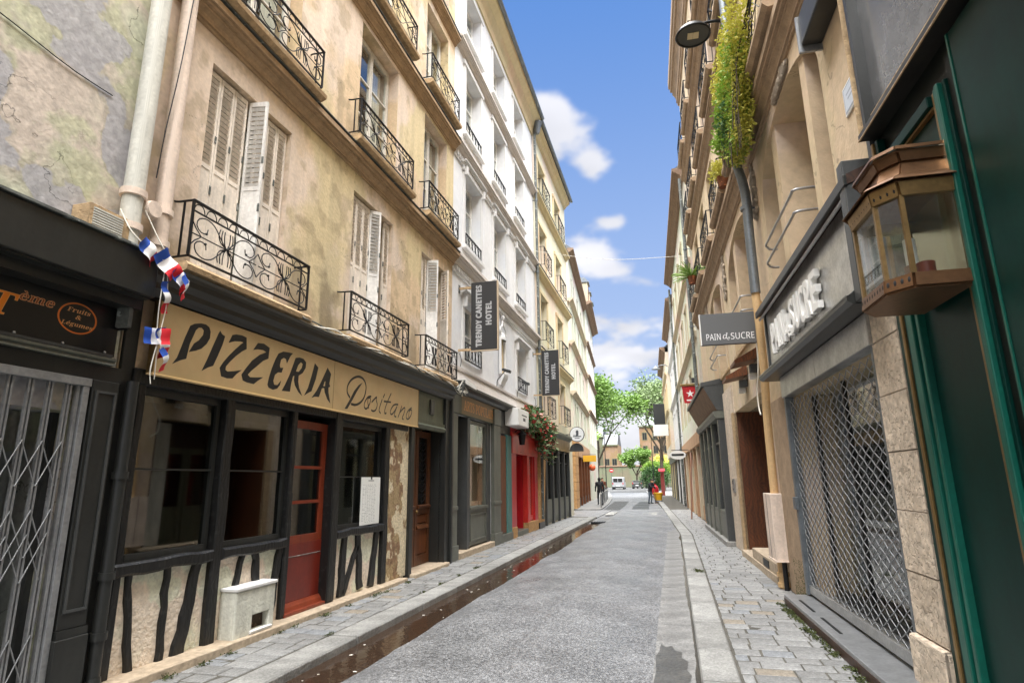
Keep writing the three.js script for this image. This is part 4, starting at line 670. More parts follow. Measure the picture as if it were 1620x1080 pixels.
  part(b, 'shop_band', mould([[0, 3.74], [.20, 3.74], [.16, 3.8], [.10, 4.06], [.14, 4.08], [.14, 4.13], [0, 4.15]], 12.2, 21.1), M.bandBeige);
  for (let i = 0; i < 3; i++) part(b, 'chimney', rbx(14 + i * 2.6, 15.2 + i * 2.6, 17, 20.2, -3.6, -3.0, .03), M.paleTrim);
  downpipe('L', 21.05, .3, 15.9, .14, .055, M.zincOld, 'grey zinc rain pipe at the far end of the white hotel', { collars: [4.2, 6.4, 9.4, 12.4], cmat: M.zinc });
  const hp = thing('L', 'gutter_hopper', [21.0, 15.3, .3], 'dark lead hopper head under the white hotel gutter', 'hopper'); part(hp, 'bowl', new THREE.CylinderGeometry(.2, .09, .45, 8).translate(21.05, 15.55, .25), M.zinc); part(hp, 'rim', new THREE.CylinderGeometry(.22, .22, .05, 8).translate(21.05, 15.8, .25), M.zinc);
  // spot lamps on stalks
  for (const [u, i] of [[15.5, 0], [17.75, 1]]) { const t = thing('L', 'spot_lamp', [u, 4.25, 0], ['black spot lamp on a bent stalk, below the hotel niche', 'black spot lamp on a bent stalk, nearest the far hotel banner'][i], 'lamp', 'spot lamps on the hotel front'); part(t, 'stalk', tube([[u, 4.15, .1], [u, 4.32, .12], [u + .02, 4.42, .2], [u + .03, 4.56, .32]], .012, 6, 12), M.iron); part(t, 'head', spin(rbx(u - .06, u + .10, 4.54, 4.62, .26, .50, .015), 'x', .35, [u, 4.58, .36]), M.plastic); }
}
// hotel banners on brackets
{
  const tx = canvasTex(320, 832, (c, w, h) => {
    c.fillStyle = '#2b2b2c'; c.fillRect(0, 0, w, h); c.save(); c.translate(w * .5, h * .5); c.rotate(-Math.PI / 2);
    c.fillStyle = '#a8a9aa'; c.textAlign = 'center'; c.textBaseline = 'middle'; c.save(); c.scale(.82, 1); c.restore(); c.strokeStyle = '#a8a9aa'; c.lineWidth = 7; c.lineJoin = 'round'; c.font = 'bold 96px sans-serif'; c.fillText('TRENDY CANETTES', 0, -66, h * .93); c.strokeText('TRENDY CANETTES', 0, -66, h * .93); c.fillText('HOTEL', 20, 60, h * .42); c.strokeText('HOTEL', 20, 60, h * .42);
    c.restore(); const r = RNG(3); c.fillStyle = '#2b2b2c'; for (let y = 0; y < h; y += 8) for (let x = 0; x < w; x += 8) if (r() < .5) { c.globalAlpha = .45; c.fillRect(x, y, 4, 4); } c.globalAlpha = 1;
  });
  const face = MT(0xffffff, .5, { map: tx });
  for (const [u, l] of [[12.62, 'black hotel banner sign nearest the ochre house, vertical grey lettering'], [20.5, 'black hotel banner sign at the far end of the white hotel']]) {
    const t = thing('L', 'hotel_banner', [u, 4.55, .1], l, 'sign', 'hotel banners on brackets');
    const p = part(t, 'box', [rbx(u, u + .09, 4.54, 6.18, .32, .96, .008)], M.plastic);
    const q = new THREE.PlaneGeometry(.61, 1.60).rotateY(-Math.PI / 2).translate(u - .003, 5.36, .64); part(p, 'print', q, face, { keepUV: true, label: 'vertical pale grey lettering on black' });
    part(p, 'trim', [bx(u - .006, u + .096, 4.53, 6.19, .955, .97)], MT(0xc9b59a, .6, {})); part(p, 'trim', [bx(u - .006, u + .096, 4.525, 4.54, .32, .955)], MT(0xc9b59a, .6, {}));
    part(t, 'bracket', [bx(u + .02, u + .07, 6.05, 6.1, 0, .33)], M.sill); part(t, 'bracket', [bx(u + .02, u + .07, 4.55, 4.6, 0, .33)], M.sill); part(t, 'wall_plate', bx(u - .0, u + .09, 5.98, 6.16, -.002, .02), M.zincOld); part(t, 'cable', tube([[u + .05, 4.5, .03], [u + .08, 4.35, .06], [u + .1, 4.2, .03]], .008, 4, 8), M.iron);
  }
}
// ------------------------------------------------------------------ craft shop under the hotel
{
  const s = thing('L', 'craft_shopfront', [11.9, 0, 0], 'dark grey wooden shopfront with a faded orange-lettered board', 'shopfront');
  for (const [a, c] of [[11.96, 12.42], [15.22, 15.84]]) { part(s, 'pilaster', [rbx(a, c, .3, 3.08, 0, .10, .01), rbx(a - .02, c + .02, 3.08, 3.5, 0, .12, .01), rbx(a - .03, c + .03, 0, .3, 0, .13, .01), rbx(a - .015, c + .015, 1.02, 1.10, 0, .118, .01)], M.greyPaint); }
  part(s, 'pilaster', rbx(11.87, 11.955, 0, 3.5, -.02, .17, .01), M.black);
  part(s, 'door_recess', [bx(12.44, 13.3, .1, 3.08, -.62, -.55)], M.black); const dr = part(s, 'door', [bx(12.5, 13.28, .1, 2.6, -.55, -.5)], M.charcoal); part(dr, 'pane', bx(12.6, 13.18, 1.0, 2.5, -.498, -.494), M.smoky);
  part(s, 'window_post', [rbx(13.26, 13.46, .12, 3.08, -.25, .03, .01)], M.charcoal); part(s, 'window_post', [rbx(14.88, 15.2, .12, 3.08, -.25, .0, .01)], M.charcoal);
  const w = part(s, 'window', [bx(13.46, 13.54, 1.03, 3.05, -.1, -.03), bx(14.80, 14.88, 1.03, 3.05, -.1, -.03), bx(13.54, 14.80, 2.98, 3.05, -.1, -.03), bx(13.46, 14.88, .97, 1.03, -.1, .04)], M.greyPaint); part(w, 'pane', bx(13.54, 14.8, 1.03, 2.98, -.07, -.062), M.glass);
  part(s, 'base_panel', [bx(13.46, 14.88, .16, .97, -.12, -.01)], M.greyPaint); part(s, 'base_moulding', [bx(13.56, 14.78, .26, .29, -.01, .012), bx(13.56, 14.78, .84, .87, -.01, .012), bx(13.56, 13.59, .29, .84, -.01, .012), bx(14.75, 14.78, .29, .84, -.01, .012)], M.greyPaint);
  part(s, 'plinth', rbx(12.43, 15.2, -.05, .12, -.5, .12, .015), M.stoneStep);
  part(s, 'room', [bx(13.4, 15.2, 0, 3.2, -1.7, -1.62), bx(15.2, 15.28, 0, 3.2, -1.62, -.3), bx(13.3, 13.38, 0, 3.2, -1.62, -.26)], MT(0xe8d2b8, .9, {}));
  part(s, 'display_floor', bx(13.38, 15.2, .9, 1.0, -1.62, -.12), M.oakDark); part(s, 'ceiling', bx(12.42, 15.2, 3.1, 3.14, -1.7, -.1), M.innerDark);
  const sg = canvasTex(1024, 160, (c, W, H) => { c.fillStyle = '#8a7558'; c.fillRect(0, 0, W, H); const r = RNG(4); for (let i = 0; i < 220; i++) { c.globalAlpha = .12; c.fillStyle = r() < .5 ? '#a0764e' : '#7a7258'; c.fillRect(r() * W, r() * H, 10 + r() * 120, 3 + r() * 16); } c.globalAlpha = 1; c.fillStyle = '#cf8b48'; c.strokeStyle = '#e0b070'; c.lineWidth = 2; c.font = 'bold 116px serif'; c.textAlign = 'center'; c.fillText('ARTS POPULAIRES', W / 2, H * .78, W * .9); c.strokeText('ARTS POPULAIRES', W / 2, H * .78, W * .9); });
  part(s, 'fascia', bx(12.44, 15.9, 3.10, 3.56, -.02, .07), M.greyGreenPaint); part(s, 'fascia_print', quad(12.72, 15.78, 3.12, 3.55, .0735), MT(0xffffff, .55, { map: sg }), { keepUV: true, label: 'weathered brown board with orange serif lettering' });
  part(s, 'cornice', mould([[0, 3.56], [.12, 3.56], [.18, 3.62], [.30, 3.66], [.30, 3.72], [0, 3.735]], 11.9, 17.0), M.black);
  // bent pale offcut over the cornice end
  const of = thing('L', 'metal_flashing', [12.3, 3.75, .2], 'bent white metal flashing on the corner of the craft shop cornice', 'flashing'); part(of, 'sheet', spin(bx(12.0, 12.75, 3.745, 3.755, .05, .42), 'z', -.05, [12.3, 3.75, .2]), M.white0); part(of, 'lip', spin(bx(12.0, 12.75, 3.66, 3.745, .412, .42), 'z', -.05, [12.3, 3.75, .2]), M.white0);
  // wooden figure board and lamp in the window
  const fb = thing('L', 'display_board', [14.2, 1.0, -.8], 'orange wooden display board standing in the craft shop window', 'board'); part(fb, 'board', [rbx(13.75, 14.75, 1.0, 2.35, -.95, -.9, .01)], M.innerWarm); part(fb, 'shelf', [bx(13.8, 14.7, 1.5, 1.53, -.9, -.65)], M.brownWood); part(fb, 'shelf', [bx(13.8, 14.7, 1.9, 1.93, -.9, -.65)], M.brownWood); for (let i = 0; i < 5; i++) part(fb, 'jar', cyl(13.92 + i * .17, 1.53, -.75, .05, .045, .2, 8), [M.redBright, M.pot, M.tan][i % 3]);
  const fx = thing('L', 'white_figurine', [14.35, 2.2, -.5], 'small white hanging ornament in the craft shop window', 'ornament'); part(fx, 'ornament', new THREE.TorusKnotGeometry(.1, .03, 60, 6).translate(14.35, 2.05, -.45), M.white0); part(fx, 'cord', rod([14.35, 2.15, -.45], [14.35, 3.08, -.45], .004, 4), M.cord);
}
// ------------------------------------------------------------------ passage with brown and teal boards, white light box
{
  const p = thing('L', 'board_cladding', [15.9, 0, 0], 'brown and teal upright boards between the craft shop and the red shop', 'cladding');
  part(p, 'brown_board', rbx(15.92, 16.56, .22, 2.86, -.12, .05, .01), M.brownWood, { label: 'broad brown timber board' }); part(p, 'teal_board', rbx(16.58, 17.08, .2, 2.9, -.1, .08, .01), M.teal, { label: 'teal painted board' }); part(p, 'plinth', rbx(15.9, 17.08, -.05, .2, -.1, .11, .01), M.greyPaint); part(p, 'head_board', rbx(15.88, 17.08, 2.9, 3.54, -.05, .05, .01), M.black);
  const l = thing('L', 'light_box', [16.9, 3.16, 0], 'white projecting light box sign left of the flower garland', 'sign'); part(l, 'box', rbx(16.45, 17.75, 3.16, 3.66, .06, .46, .01), M.white0);
  const tx = canvasTex(512, 200, (c, w, h) => { c.fillStyle = '#eceae6'; c.fillRect(0, 0, w, h); c.fillStyle = '#4a4a4c'; c.fillRect(w * .3, h * .3, w * .5, h * .08); c.fillRect(w * .42, h * .5, w * .24, h * .2); });
  part(l, 'print', quad(16.47, 17.73, 3.18, 3.64, .4635), MT(0xffffff, .5, { map: tx }), { keepUV: true });
}
// ------------------------------------------------------------------ red shop
{
  const s = thing('L', 'red_shopfront', [17.1, 0, 0], 'bright red painted shopfront with an open doorway', 'shopfront');
  part(s, 'panel', [rbx(17.1, 17.66, .3, 2.92, -.1, .07, .01)], M.red); part(s, 'panel', [rbx(19.1, 19.4, .3, 2.9, -.1, .07, .01)], M.redBright); part(s, 'panel', [rbx(20.1, 20.55, .3, 2.9, -.1, .08, .01)], M.red);
  part(s, 'fascia', [rbx(17.1, 20.56, 2.4, 3.02, -.1, .10, .01)], M.redBright); part(s, 'fascia_frame', [bx(18.1, 20.4, 2.46, 2.48, .1, .115), bx(18.1, 20.4, 2.92, 2.94, .1, .115)], M.red); part(s, 'fascia', [bx(17.08, 20.6, 3.02, 3.56, -.05, .06)], M.red);
  part(s, 'plinth', rbx(17.1, 17.66, -.05, .3, -.1, .09, .015), M.tanStone); part(s, 'plinth', rbx(19.1, 20.56, -.05, .32, -.1, .09, .015), M.tanStone); part(s, 'step', rbx(17.66, 19.1, -.05, .14, -.6, .08, .015), M.greyPaint);
  part(s, 'door', rbx(17.7, 19.08, .14, 2.4, -.62, -.56, .01), M.red); part(s, 'reveal', [bx(17.64, 17.68, .14, 2.4, -.58, -.1)], M.red); part(s, 'reveal', [bx(19.08, 19.12, .14, 2.4, -.58, -.1)], M.red);
  const w = part(s, 'window', [bx(19.4, 19.46, .34, 2.4, -.06, .02), bx(20.04, 20.1, .34, 2.4, -.06, .02), bx(19.46, 20.04, .34, .5, -.06, .02)], M.redBright); part(w, 'pane', bx(19.46, 20.04, .5, 2.38, -.03, -.025), M.glass); part(w, 'blind', bx(19.46, 20.04, .5, 2.3, -.09, -.07), M.shutter);
  const ln = thing('L', 'wall_lantern', [17.55, 2.5, .1], 'black wall lantern hanging above the red doorway', 'lantern'); part(ln, 'bracket', tube([[17.5, 3.05, .08], [17.5, 3.12, .2], [17.5, 3.05, .3]], .015, 5, 10), M.iron); part(ln, 'cage', [new THREE.CylinderGeometry(.12, .08, .32, 6).translate(17.5, 2.82, .3)], M.iron); part(ln, 'cap', [new THREE.ConeGeometry(.16, .14, 6).translate(17.5, 3.03, .3)], M.iron);
}
// ------------------------------------------------------------------ leaning timber and black shop under the cream house
{
  const p = thing('L', 'timber_prop', [20.8, 0, 0], 'tan leaning timber boards between the red and the black shop', 'timber'); part(p, 'board', ext(poly([[20.62, .2], [21.5, .2], [22.0, 2.78], [20.95, 2.78]]), 0, .10, .01), M.tanStone); part(p, 'foot', rbx(20.62, 21.5, -.05, .2, 0, .12, .01), M.black); part(p, 'knot', new THREE.CylinderGeometry(.05, .05, .02, 10).rotateX(Math.PI / 2).translate(21.2, 1.9, .105), M.black);
  const s = thing('L', 'black_shopfront', [22, 0, 0], 'narrow black panelled shopfront under the cream house', 'shopfront');
  part(s, 'fascia', rbx(21.9, 27.4, 2.82, 3.3, 0, .12, .01), M.tan); part(s, 'cornice', mould([[0, 3.3], [.12, 3.3], [.2, 3.38], [.32, 3.42], [.32, 3.5], [0, 3.52]], 21.8, 27.5), M.greyGreenPaint);
  for (let i = 0; i <= 4; i++) part(s, 'post', rbx(22.0 + i * 1.3, 22.16 + i * 1.3, 0, 2.82, -.1, .1, .01), M.charcoal);
  for (let i = 0; i < 4; i++) { const a = 22.16 + i * 1.3, c = a + 1.14, w = part(s, 'window', [bx(a, a + .06, .9, 2.8, -.08, 0), bx(c - .06, c, .9, 2.8, -.08, 0), bx(a + .06, c - .06, 2.74, 2.8, -.08, 0), bx(a + .06, c - .06, 2.3, 2.34, -.08, 0), bx((a + c) / 2 - .02, (a + c) / 2 + .02, .9, 2.3, -.08, 0)], M.black); part(w, 'pane', bx(a + .06, c - .06, .9, 2.3, -.045, -.04), M.smoky); part(w, 'pane', bx(a + .06, c - .06, 2.34, 2.74, -.045, -.04), M.smoky); part(s, 'base_panel', [rbx(a, c, .05, .9, -.1, .03, .01)], M.greyPaint); part(s, 'base_moulding', [rbx(a + .12, c - .12, .2, .78, .03, .05, .01)], M.greyPaint); }
  part(s, 'room', bx(21.9, 27.4, 0, 3.2, -1.5, -1.4), M.inner);
  const ho = thing('L', 'letter_plaque', [22.6, 2.85, .12], 'small black plaque on the tan fascia of the black shop', 'plaque'); part(ho, 'plaque', bx(22.6, 22.68, 2.95, 3.2, .12, .14), M.black);
}
{ // cream house
  const b = thing('L', 'cream_house', [21.1, 0, 0], 'cream and peach house with bulging iron window guards', 'building');
  const cols = [[21.95, 23.3], [25.55, 26.9]], rows = [[4.0, 5.8], [6.9, 8.85], [10.0, 11.8], [13.0, 14.7]], holes = [[22.0, 27.3, .05, 3.2]];
  for (const [a, c] of cols) for (const [d, e] of rows) holes.push([a, c, d, e]);
  wall(b, 21.1, 28.8, 0, 16.0, holes, M.cream); shell(b, 21.1, 28.8, 16.0, M.cream, { eave: .35 });
  for (const y of [6.2, 9.45, 12.65]) { const c = part(b, 'string_course', cornice(y, y + .26, .22, 21.1, 28.8), M.creamTrim); part(c, 'lead_cap', bx(21.1, 28.8, y + .285, y + .3, 0, .24), M.zinc); }
  part(b, 'roof_cornice', cornice(15.6, 15.98, .32, 21.1, 28.8), M.creamTrim);
  for (const [a, c] of cols) rows.forEach(([d, e], f) => { windowUnit(b, a + .01, c - .01, d + .01, e - .01, { rows: 3, z: -.2, curtain: f % 2 ? 'open' : 'closed' }); part(b, 'window_surround', [bx(a - .16, a, d, e, 0, .05), bx(c, c + .16, d, e, 0, .05), bx(a - .2, c + .2, e, e + .14, 0, .07)], M.creamTrim); railing(b, a - .12, c + .12, d - .02, d + .75, .26, { lite: true, n: 2 }); });
  part(b, 'chimney', rbx(27.8, 28.6, 16.2, 19.0, -2.4, -.8, .02), M.paleTrim); part(b, 'dormer', rbx(23.5, 24.4, 16.8, 18.4, -1.6, -.4, .02), M.zinc);
}
// round hanging signs at the corner
{
  const disc = (name, fr, p, r, label, draw) => { const t = thing(fr, name, p, label, 'sign'); part(t, 'rim', new THREE.CylinderGeometry(r, r, .08, 28).rotateZ(Math.PI / 2).translate(p[0], p[1] + r, p[2]), M.plastic); const q = new THREE.CircleGeometry(r * .92, 28).rotateY(-Math.PI / 2).translate(p[0] - .043, p[1] + r, p[2]); part(t, 'print', q, MT(0xffffff, .5, { map: canvasTex(256, 256, draw) }), { keepUV: true }); part(t, 'bracket', rod([p[0], p[1] + r, -.02], [p[0], p[1] + r, p[2] - r], .02, 6), M.iron); return t; };
  disc('round_sign', 'L', [26.9, 3.28, .55], .34, 'round white hanging sign with a dark figure emblem beside the cream house', (c, w, h) => { c.fillStyle = '#e9ebee'; c.fillRect(0, 0, w, h); c.fillStyle = '#454a52'; c.beginPath(); c.ellipse(w * .52, h * .34, w * .1, h * .14, 0, 0, 7); c.fill(); c.beginPath(); c.moveTo(w * .45, h * .4); c.lineTo(w * .62, h * .42); c.lineTo(w * .6, h * .6); c.lineTo(w * .4, h * .62); c.fill(); c.font = 'italic bold 34px serif'; c.textAlign = 'center'; c.fillText('du', w * .3, h * .6); c.fillRect(w * .2, h * .62, w * .6, h * .07); c.fillRect(w * .32, h * .76, w * .36, h * .05); });
  const t = thing('L', 'arched_sign', [27.0, 2.86, .5], 'small dark arched sign hanging below the round white sign', 'sign'); part(t, 'board', ext((() => { const s = new THREE.Shape(); s.moveTo(-.34, 0); s.lineTo(.34, 0); s.lineTo(.34, .12); s.absarc(0, .12, .34, 0, Math.PI, false); s.closePath(); return s; })(), -.03, .03).scale(.9, .8, 1).rotateY(-Math.PI / 2).translate(27.0, 2.86, .5), M.charcoal); part(t, 'bracket', rod([27.0, 2.92, 0], [27.0, 2.92, .3], .015, 5), M.iron);
}
// ------------------------------------------------------------------ corner block past the side street
{
  const b = thing('C', 'corner_house', [0, 0, 0], 'pale green and pink corner house with peach stone ground floor past the side street', 'building');
  const Lc = 13, H = 15.3; const holes = [], ws = []; const cols = [[1.6, 2.3], [3.2, 3.9], [6.2, 7.2], [9.6, 10.6]]; for (const [a, c] of cols) for (const [d, e] of [[4.6, 6.2], [7.2, 9.0], [10.2, 11.9], [12.9, 14.4]]) { holes.push([a, c, d, e]); ws.push([a, c, d, e]); }
  wall(b, 0, Lc, 3.9, H, holes, M.palegreen); for (const [a, c, d, e] of ws) windowUnit(b, a, c, d, e, { rows: 2, z: -.2, curtain: 'closed' });
  part(b, 'side_wall', bx(0, .3, 3.9, H, -9, -.352), M.palegreen); part(b, 'side_wall', bx(Lc - .3, Lc, 0, H, -9, -.352), M.palegreen); part(b, 'back_wall', bx(0, Lc, 0, H, -9.3, -9), M.palegreen); part(b, 'inner_wall', bx(.3, Lc - .3, 0, H, -2.2, -2.1), M.inner);
  // peach stone ground floor: coursed blocks on the corner, shop openings along the street
  for (let k = 0; k < 8; k++) { const y = k * .49; part(b, 'stone_block', rbx(-.05, 2.1, y + .006, y + .484, -1.3 - (k % 2) * .4, .05, .02), M.tanStone); part(b, 'stone_block', rbx(-.04, 1.2, y + .006, y + .484, -4.5, -1.312 - (k % 2) * .4, .02), M.tanStone); }
  part(b, 'side_wall', bx(0, .3, 0, 3.9, -9, -4.5), M.cream);
  for (const a of [4.4, 7.0, 9.7, 12.5]) part(b, 'shop_post', rbx(a, a + .4, 0, 3.2, -.3, .05, .02), M.brownWood); part(b, 'shop_fascia', rbx(2.1, Lc, 3.0, 3.9, -.3, .1, .02), M.peach);
  for (const [a, c] of [[2.1, 4.4], [4.8, 7.0], [7.4, 9.7], [10.1, 12.5]]) part(b, 'shop_window', [bx(a, c, .5, 3.0, -.24, -.2)], M.smoky); part(b, 'shop_base', bx(2.1, Lc, 0, .5, -.26, -.05), M.oakDark);
  for (const y of [6.45, 9.5, 12.2]) { part(b, 'ledge', [cornice(y, y + .3, .25, -.2, Lc), ], M.paleTrim); part(b, 'ledge', bx(-.2, 0, y + .1, y + .3, -9, 0), M.paleTrim); }
  part(b, 'eaves', [cornice(H, H + .35, .4, -.35, Lc)], M.eave); part(b, 'eaves', bx(-.35, 0, H + .1, H + .35, -9, 0), M.eave);
  part(b, 'roof', mould([[.3, H + .35], [-2.4, H + 2.6], [-7, H + 2.6], [-9.3, H + .35]], -.3, Lc), M.roofZinc); for (const x of [.3]) part(b, 'chimney', [rbx(x, x + 1.0, H + .6, H + 4.4, -2.6, -1.0, .03), rbx(x - .06, x + 1.06, H + 4.2, H + 4.4, -2.66, -.94, .02)], M.whiteTrim);
  const b2 = thing('C', 'mansard_house', [Lc, 0, 0], 'tall pale house with a mansard dormer beyond the corner house', 'building'); const h2_ = [], w2 = []; for (let i = 0; i < 4; i++) for (const [d, e] of [[4.4, 6.4], [7.4, 9.4], [10.2, 12.2], [13, 14.8]]) { h2_.push([Lc + .9 + i * 2.6, Lc + 2.1 + i * 2.6, d, e]); w2.push(h2_[h2_.length - 1]); }
  wall(b2, Lc + .01, Lc + 11, 0, 15.8, h2_, M.palegreen, -.2, .15); for (const w of w2) { windowUnit(b2, ...w, { rows: 2, z: -.02 }); part(b2, 'shutter', bx(w[0] - .5, w[0] - .02, w[2], w[3], .15, .19), M.shutterWhite); part(b2, 'shutter', bx(w[1] + .02, w[1] + .5, w[2], w[3], .15, .19), M.shutterWhite); }
  part(b2, 'inner_wall', bx(Lc + .3, Lc + 10.7, 0, 15.8, -2.2, -2.1), M.inner); part(b2, 'side_wall', bx(Lc + 10.7, Lc + 11, 0, 15.8, -9, -.2), M.palegreen); for (const y of [6.8, 9.7, 12.5]) part(b2, 'ledge', cornice(y, y + .25, .22, Lc, Lc + 11).translate(0, 0, .15), M.eave);
  part(b2, 'eaves', cornice(15.8, 16.2, .6, Lc, Lc + 11.3).translate(0, 0, .15), M.eave); part(b2, 'roof', mould([[.3, 16.2], [-.6, 19], [-7, 19.4], [-9, 16.2]], Lc + .01, Lc + 11.2), M.roofZinc);
  for (const x of [2.2, 5.2, 8.6]) { const d = part(b2, 'dormer', [bx(Lc + x, Lc + x + 1.3, 16.3, 18.6, -.9, .35)], M.paleTrim); part(d, 'dormer_window', bx(Lc + x + .2, Lc + x + 1.1, 16.6, 18.3, .35, .37), M.pot); part(d, 'dormer_roof', mould([[.5, 18.6], [.1, 19.05], [-.9, 19.05], [-.9, 18.6]], Lc + x - .1, Lc + x + 1.4), M.zinc); }
  const ys = thing('C', 'yellow_sign', [4.5, 2.7, .1], 'plain yellow hanging sign board on the corner house', 'sign'); part(ys, 'board', rbx(4.5, 4.56, 2.75, 3.15, .15, 1.0, .01), MT(0xe0ac2c, .5, {})); part(ys, 'bracket', rod([4.53, 3.2, 0], [4.53, 3.2, 1.0], .015, 5), M.iron);
  const la = thing('C', 'red_lamp', [8.5, 2.3, .2], 'round orange-red lamp above a shop door past the corner', 'lamp'); part(la, 'globe', new THREE.SphereGeometry(.24, 14, 10).translate(8.5, 2.45, .5), MT(0xd8643a, .4, {})); part(la, 'bracket', rod([8.5, 2.6, .05], [8.5, 2.6, .5], .02, 5), M.iron);
}

// ------------------------------------------------------------------ right: house with mezzanine arches
const archD = [[5.95, 9.1], [10.15, 13.3], [14.35, 17.5]];
{
  const b = thing('R', 'arcade_house', [-12, 0, 0], 'beige stone house with deep mezzanine arches and rippled cornices', 'building');
  const holes = [[-8.92, -5.56, .12, 2.72], [-14.25, -10.66, .1, 3.06]], ya = 4.1, ys = 5.8, rise = .68;
  for (const [d0, d1] of archD) { const h = new THREE.Path(), cx = -(d0 + d1) / 2, r = (d1 - d0) / 2; h.moveTo(-d1, ya); h.lineTo(-d1, ys); h.absellipse(cx, ys, r, rise, Math.PI, 0, true); h.lineTo(-d0, ya); h.closePath(); holes.push(h); }
  const cols = [7.5, 9.95, 12.4, 14.85, 17.3, 19.5].map(d => [-d - .6, -d + .6]), rows = [[7.3, 9.45], [10.15, 12.1], [12.7, 14.4]];
  for (const [a, c] of cols) for (const [d, e] of rows) holes.push([a, c, d, e]);
  const s = poly([[-21, 0], [-5.0, 0], [-5.0, 16.2], [-21, 16.2]]); for (const h of holes) s.holes.push(h.curves ? h : rectHole(...h));
  part(b, 'wall', ext(s, -.62, 0, 0, 20), M.beige);
  part(b, 'inner_wall', bx(-20.7, -5.3, .3, 16, -2.6, -2.5), M.inner); for (const y of [3.5, 6.7, 9.7, 12.3]) part(b, 'floor_slab', bx(-20.7, -5.3, y, y + .22, -2.5, -.63), M.inner);
  part(b, 'side_wall', bx(-5.3, -5.0, 0, 16.18, -9, -.622), M.beige); part(b, 'side_wall', bx(-21, -20.7, 0, 16.18, -9, -.622), M.beige); part(b, 'back_wall', bx(-20.7, -5.3, 0, 16.18, -9, -8.7), M.beige);
  part(b, 'roof', mould([[.2, 16.6], [-2.4, 19], [-7, 19], [-9.2, 16.6]], -21, -5), M.roofZinc);
  for (const [y0, y1, d] of [[6.66, 7.06, .2], [9.62, 9.92, .18], [12.2, 12.5, .18], [15.5, 16.6, .36]]) part(b, 'string_course', cornice(y0, y1, d, -21, -5.0), M.beigeTrim);
  for (const [a, c] of cols) rows.forEach(([d, e], f) => {
    windowUnit(b, a + .01, c - .01, d + .01, e - .01, { rows: 3, z: -.42, mat: M.shutterDark, curtain: 'closed' });
    part(b, 'balcony_slab', [mould([[0, d - .16], [.24, d - .18], [.3, d - .12], [.3, d - .06], [0, d - .02]], a - .3, c + .3)], M.beigeTrim);
    railing(b, a - .25, c + .25, d + .02, d + .62, .26, { lite: true, n: 2 });
  });
  archD.forEach(([d0, d1], k) => {
    const p1 = d0 + .57, p2 = d0 + 2.15;   // two stone mullions divide each arch
    for (const [q, w] of [[p1, .2], [p2, .28]]) { const s = poly([[-q - w, ya], [-q, ya], [-q, 6.6], [-q - w, 6.6]]); part(b, 'mullion', bx(-q - w, -q, ya, 6.44, -.6, -.04), M.beige); }
    part(b, 'arch_back', [bx(-d1, -d0, ys - .02, 6.6, -.68, -.625)], M.beige); part(b, 'arch_sill', rbx(-d1, -d0, ya - .04, ya + .03, -.6, .05, .01), M.sill);
    for (const [a, c] of [[d0 + .02, p1 - .01], [p1 + .21, p2 - .01], [p2 + .29, d1 - .02]]) windowUnit(b, -c, -a, ya + .03, ys, { leaves: 1, rows: 3, z: -.5, mat: M.shutterDark });
    for (const [y, dx] of [[4.86, 0], [4.60, .03]]) { const z = .14, A = -(d0 + 2.72 + dx), B = -(d0 + .95 + dx); const t = thing('R', 'guard_rail', [A, y, 0], [['upper', 'lower'][dx ? 1 : 0] + ' bent steel guard rail across the arch above the pastry shop', ['upper', 'lower'][dx ? 1 : 0] + ' bent steel guard rail across the middle arch', ['upper', 'lower'][dx ? 1 : 0] + ' bent steel guard rail across the far arch'][k], 'rail', 'guard rails across the arches'); part(t, 'bar', tube([[A, y - .06, -.02], [A, y - .05, z * .6], [A + .03, y, z], [A + .1, y, z], [(A + B) / 2, y, z], [B - .1, y, z], [B - .02, y, z], [B, y, z * .5], [B, y, -.3]], .017, 7, 40), M.steel); }
  });
  // garland reliefs in the spandrels
  const R2 = RNG(71); for (const [d, y0, y1, w] of [[7.35, 6.52, 6.66, .9], [9.62, 5.7, 6.62, .38], [13.82, 5.6, 6.62, .42], [18.0, 5.6, 6.62, .42]]) { const g = []; const n = Math.round(60 + w * 130); for (let i = 0; i < n; i++) { const t = R2(), ww = w * (.3 + .7 * Math.sin(Math.PI * clamp(t * .9 + .1))), q = new THREE.SphereGeometry(.022 + R2() * .03, 5, 4); q.scale(.6 + R2() * 1.2, .6 + R2() * 1.0, .8); g.push(q.rotateZ(R2() * 3).translate(-d + (R2() - .5) * ww, mix(y0, y1, t), .008 + R2() * .02)); } part(b, 'carved_garland', g, M.stone); }
  // ground floor piers
  for (let k = 0; k < 6; k++) { const y0 = .46 + k * .45, y1 = y0 + .438; part(b, 'stone_block', rbx(-5.545, -5.0, y0, y1 + .008, -.3, .05 + (k % 2) * .004, .005), M.stone); } part(b, 'pier_base', rbx(-5.58, -4.98, 0, .45, -.3, .10, .025), M.stone);
  part(b, 'pier', rbx(-9.98, -8.93, .0, 2.76, -.1, .055, .015), M.beigeTrim); { const g = []; const r = RNG(6); for (let i = 0; i < 900; i++) { const yy = Math.pow(r(), 2.4) * .5, a = new THREE.SphereGeometry(.004 + r() * .006, 4, 2).scale(1.6, 1, .35); g.push(a.translate(-8.95 - Math.pow(r(), 2) * .7, .03 + yy, .056)); } part(b, 'moss', g, M.moss, { stuff: true }); }
  part(b, 'pier', rbx(-15.85, -14.25, .0, 3.7, -.1, .05, .02), M.stone); part(b, 'pier_edge', rbx(-14.45, -14.25, .05, 3.06, -.3, .075, .012), M.sill);
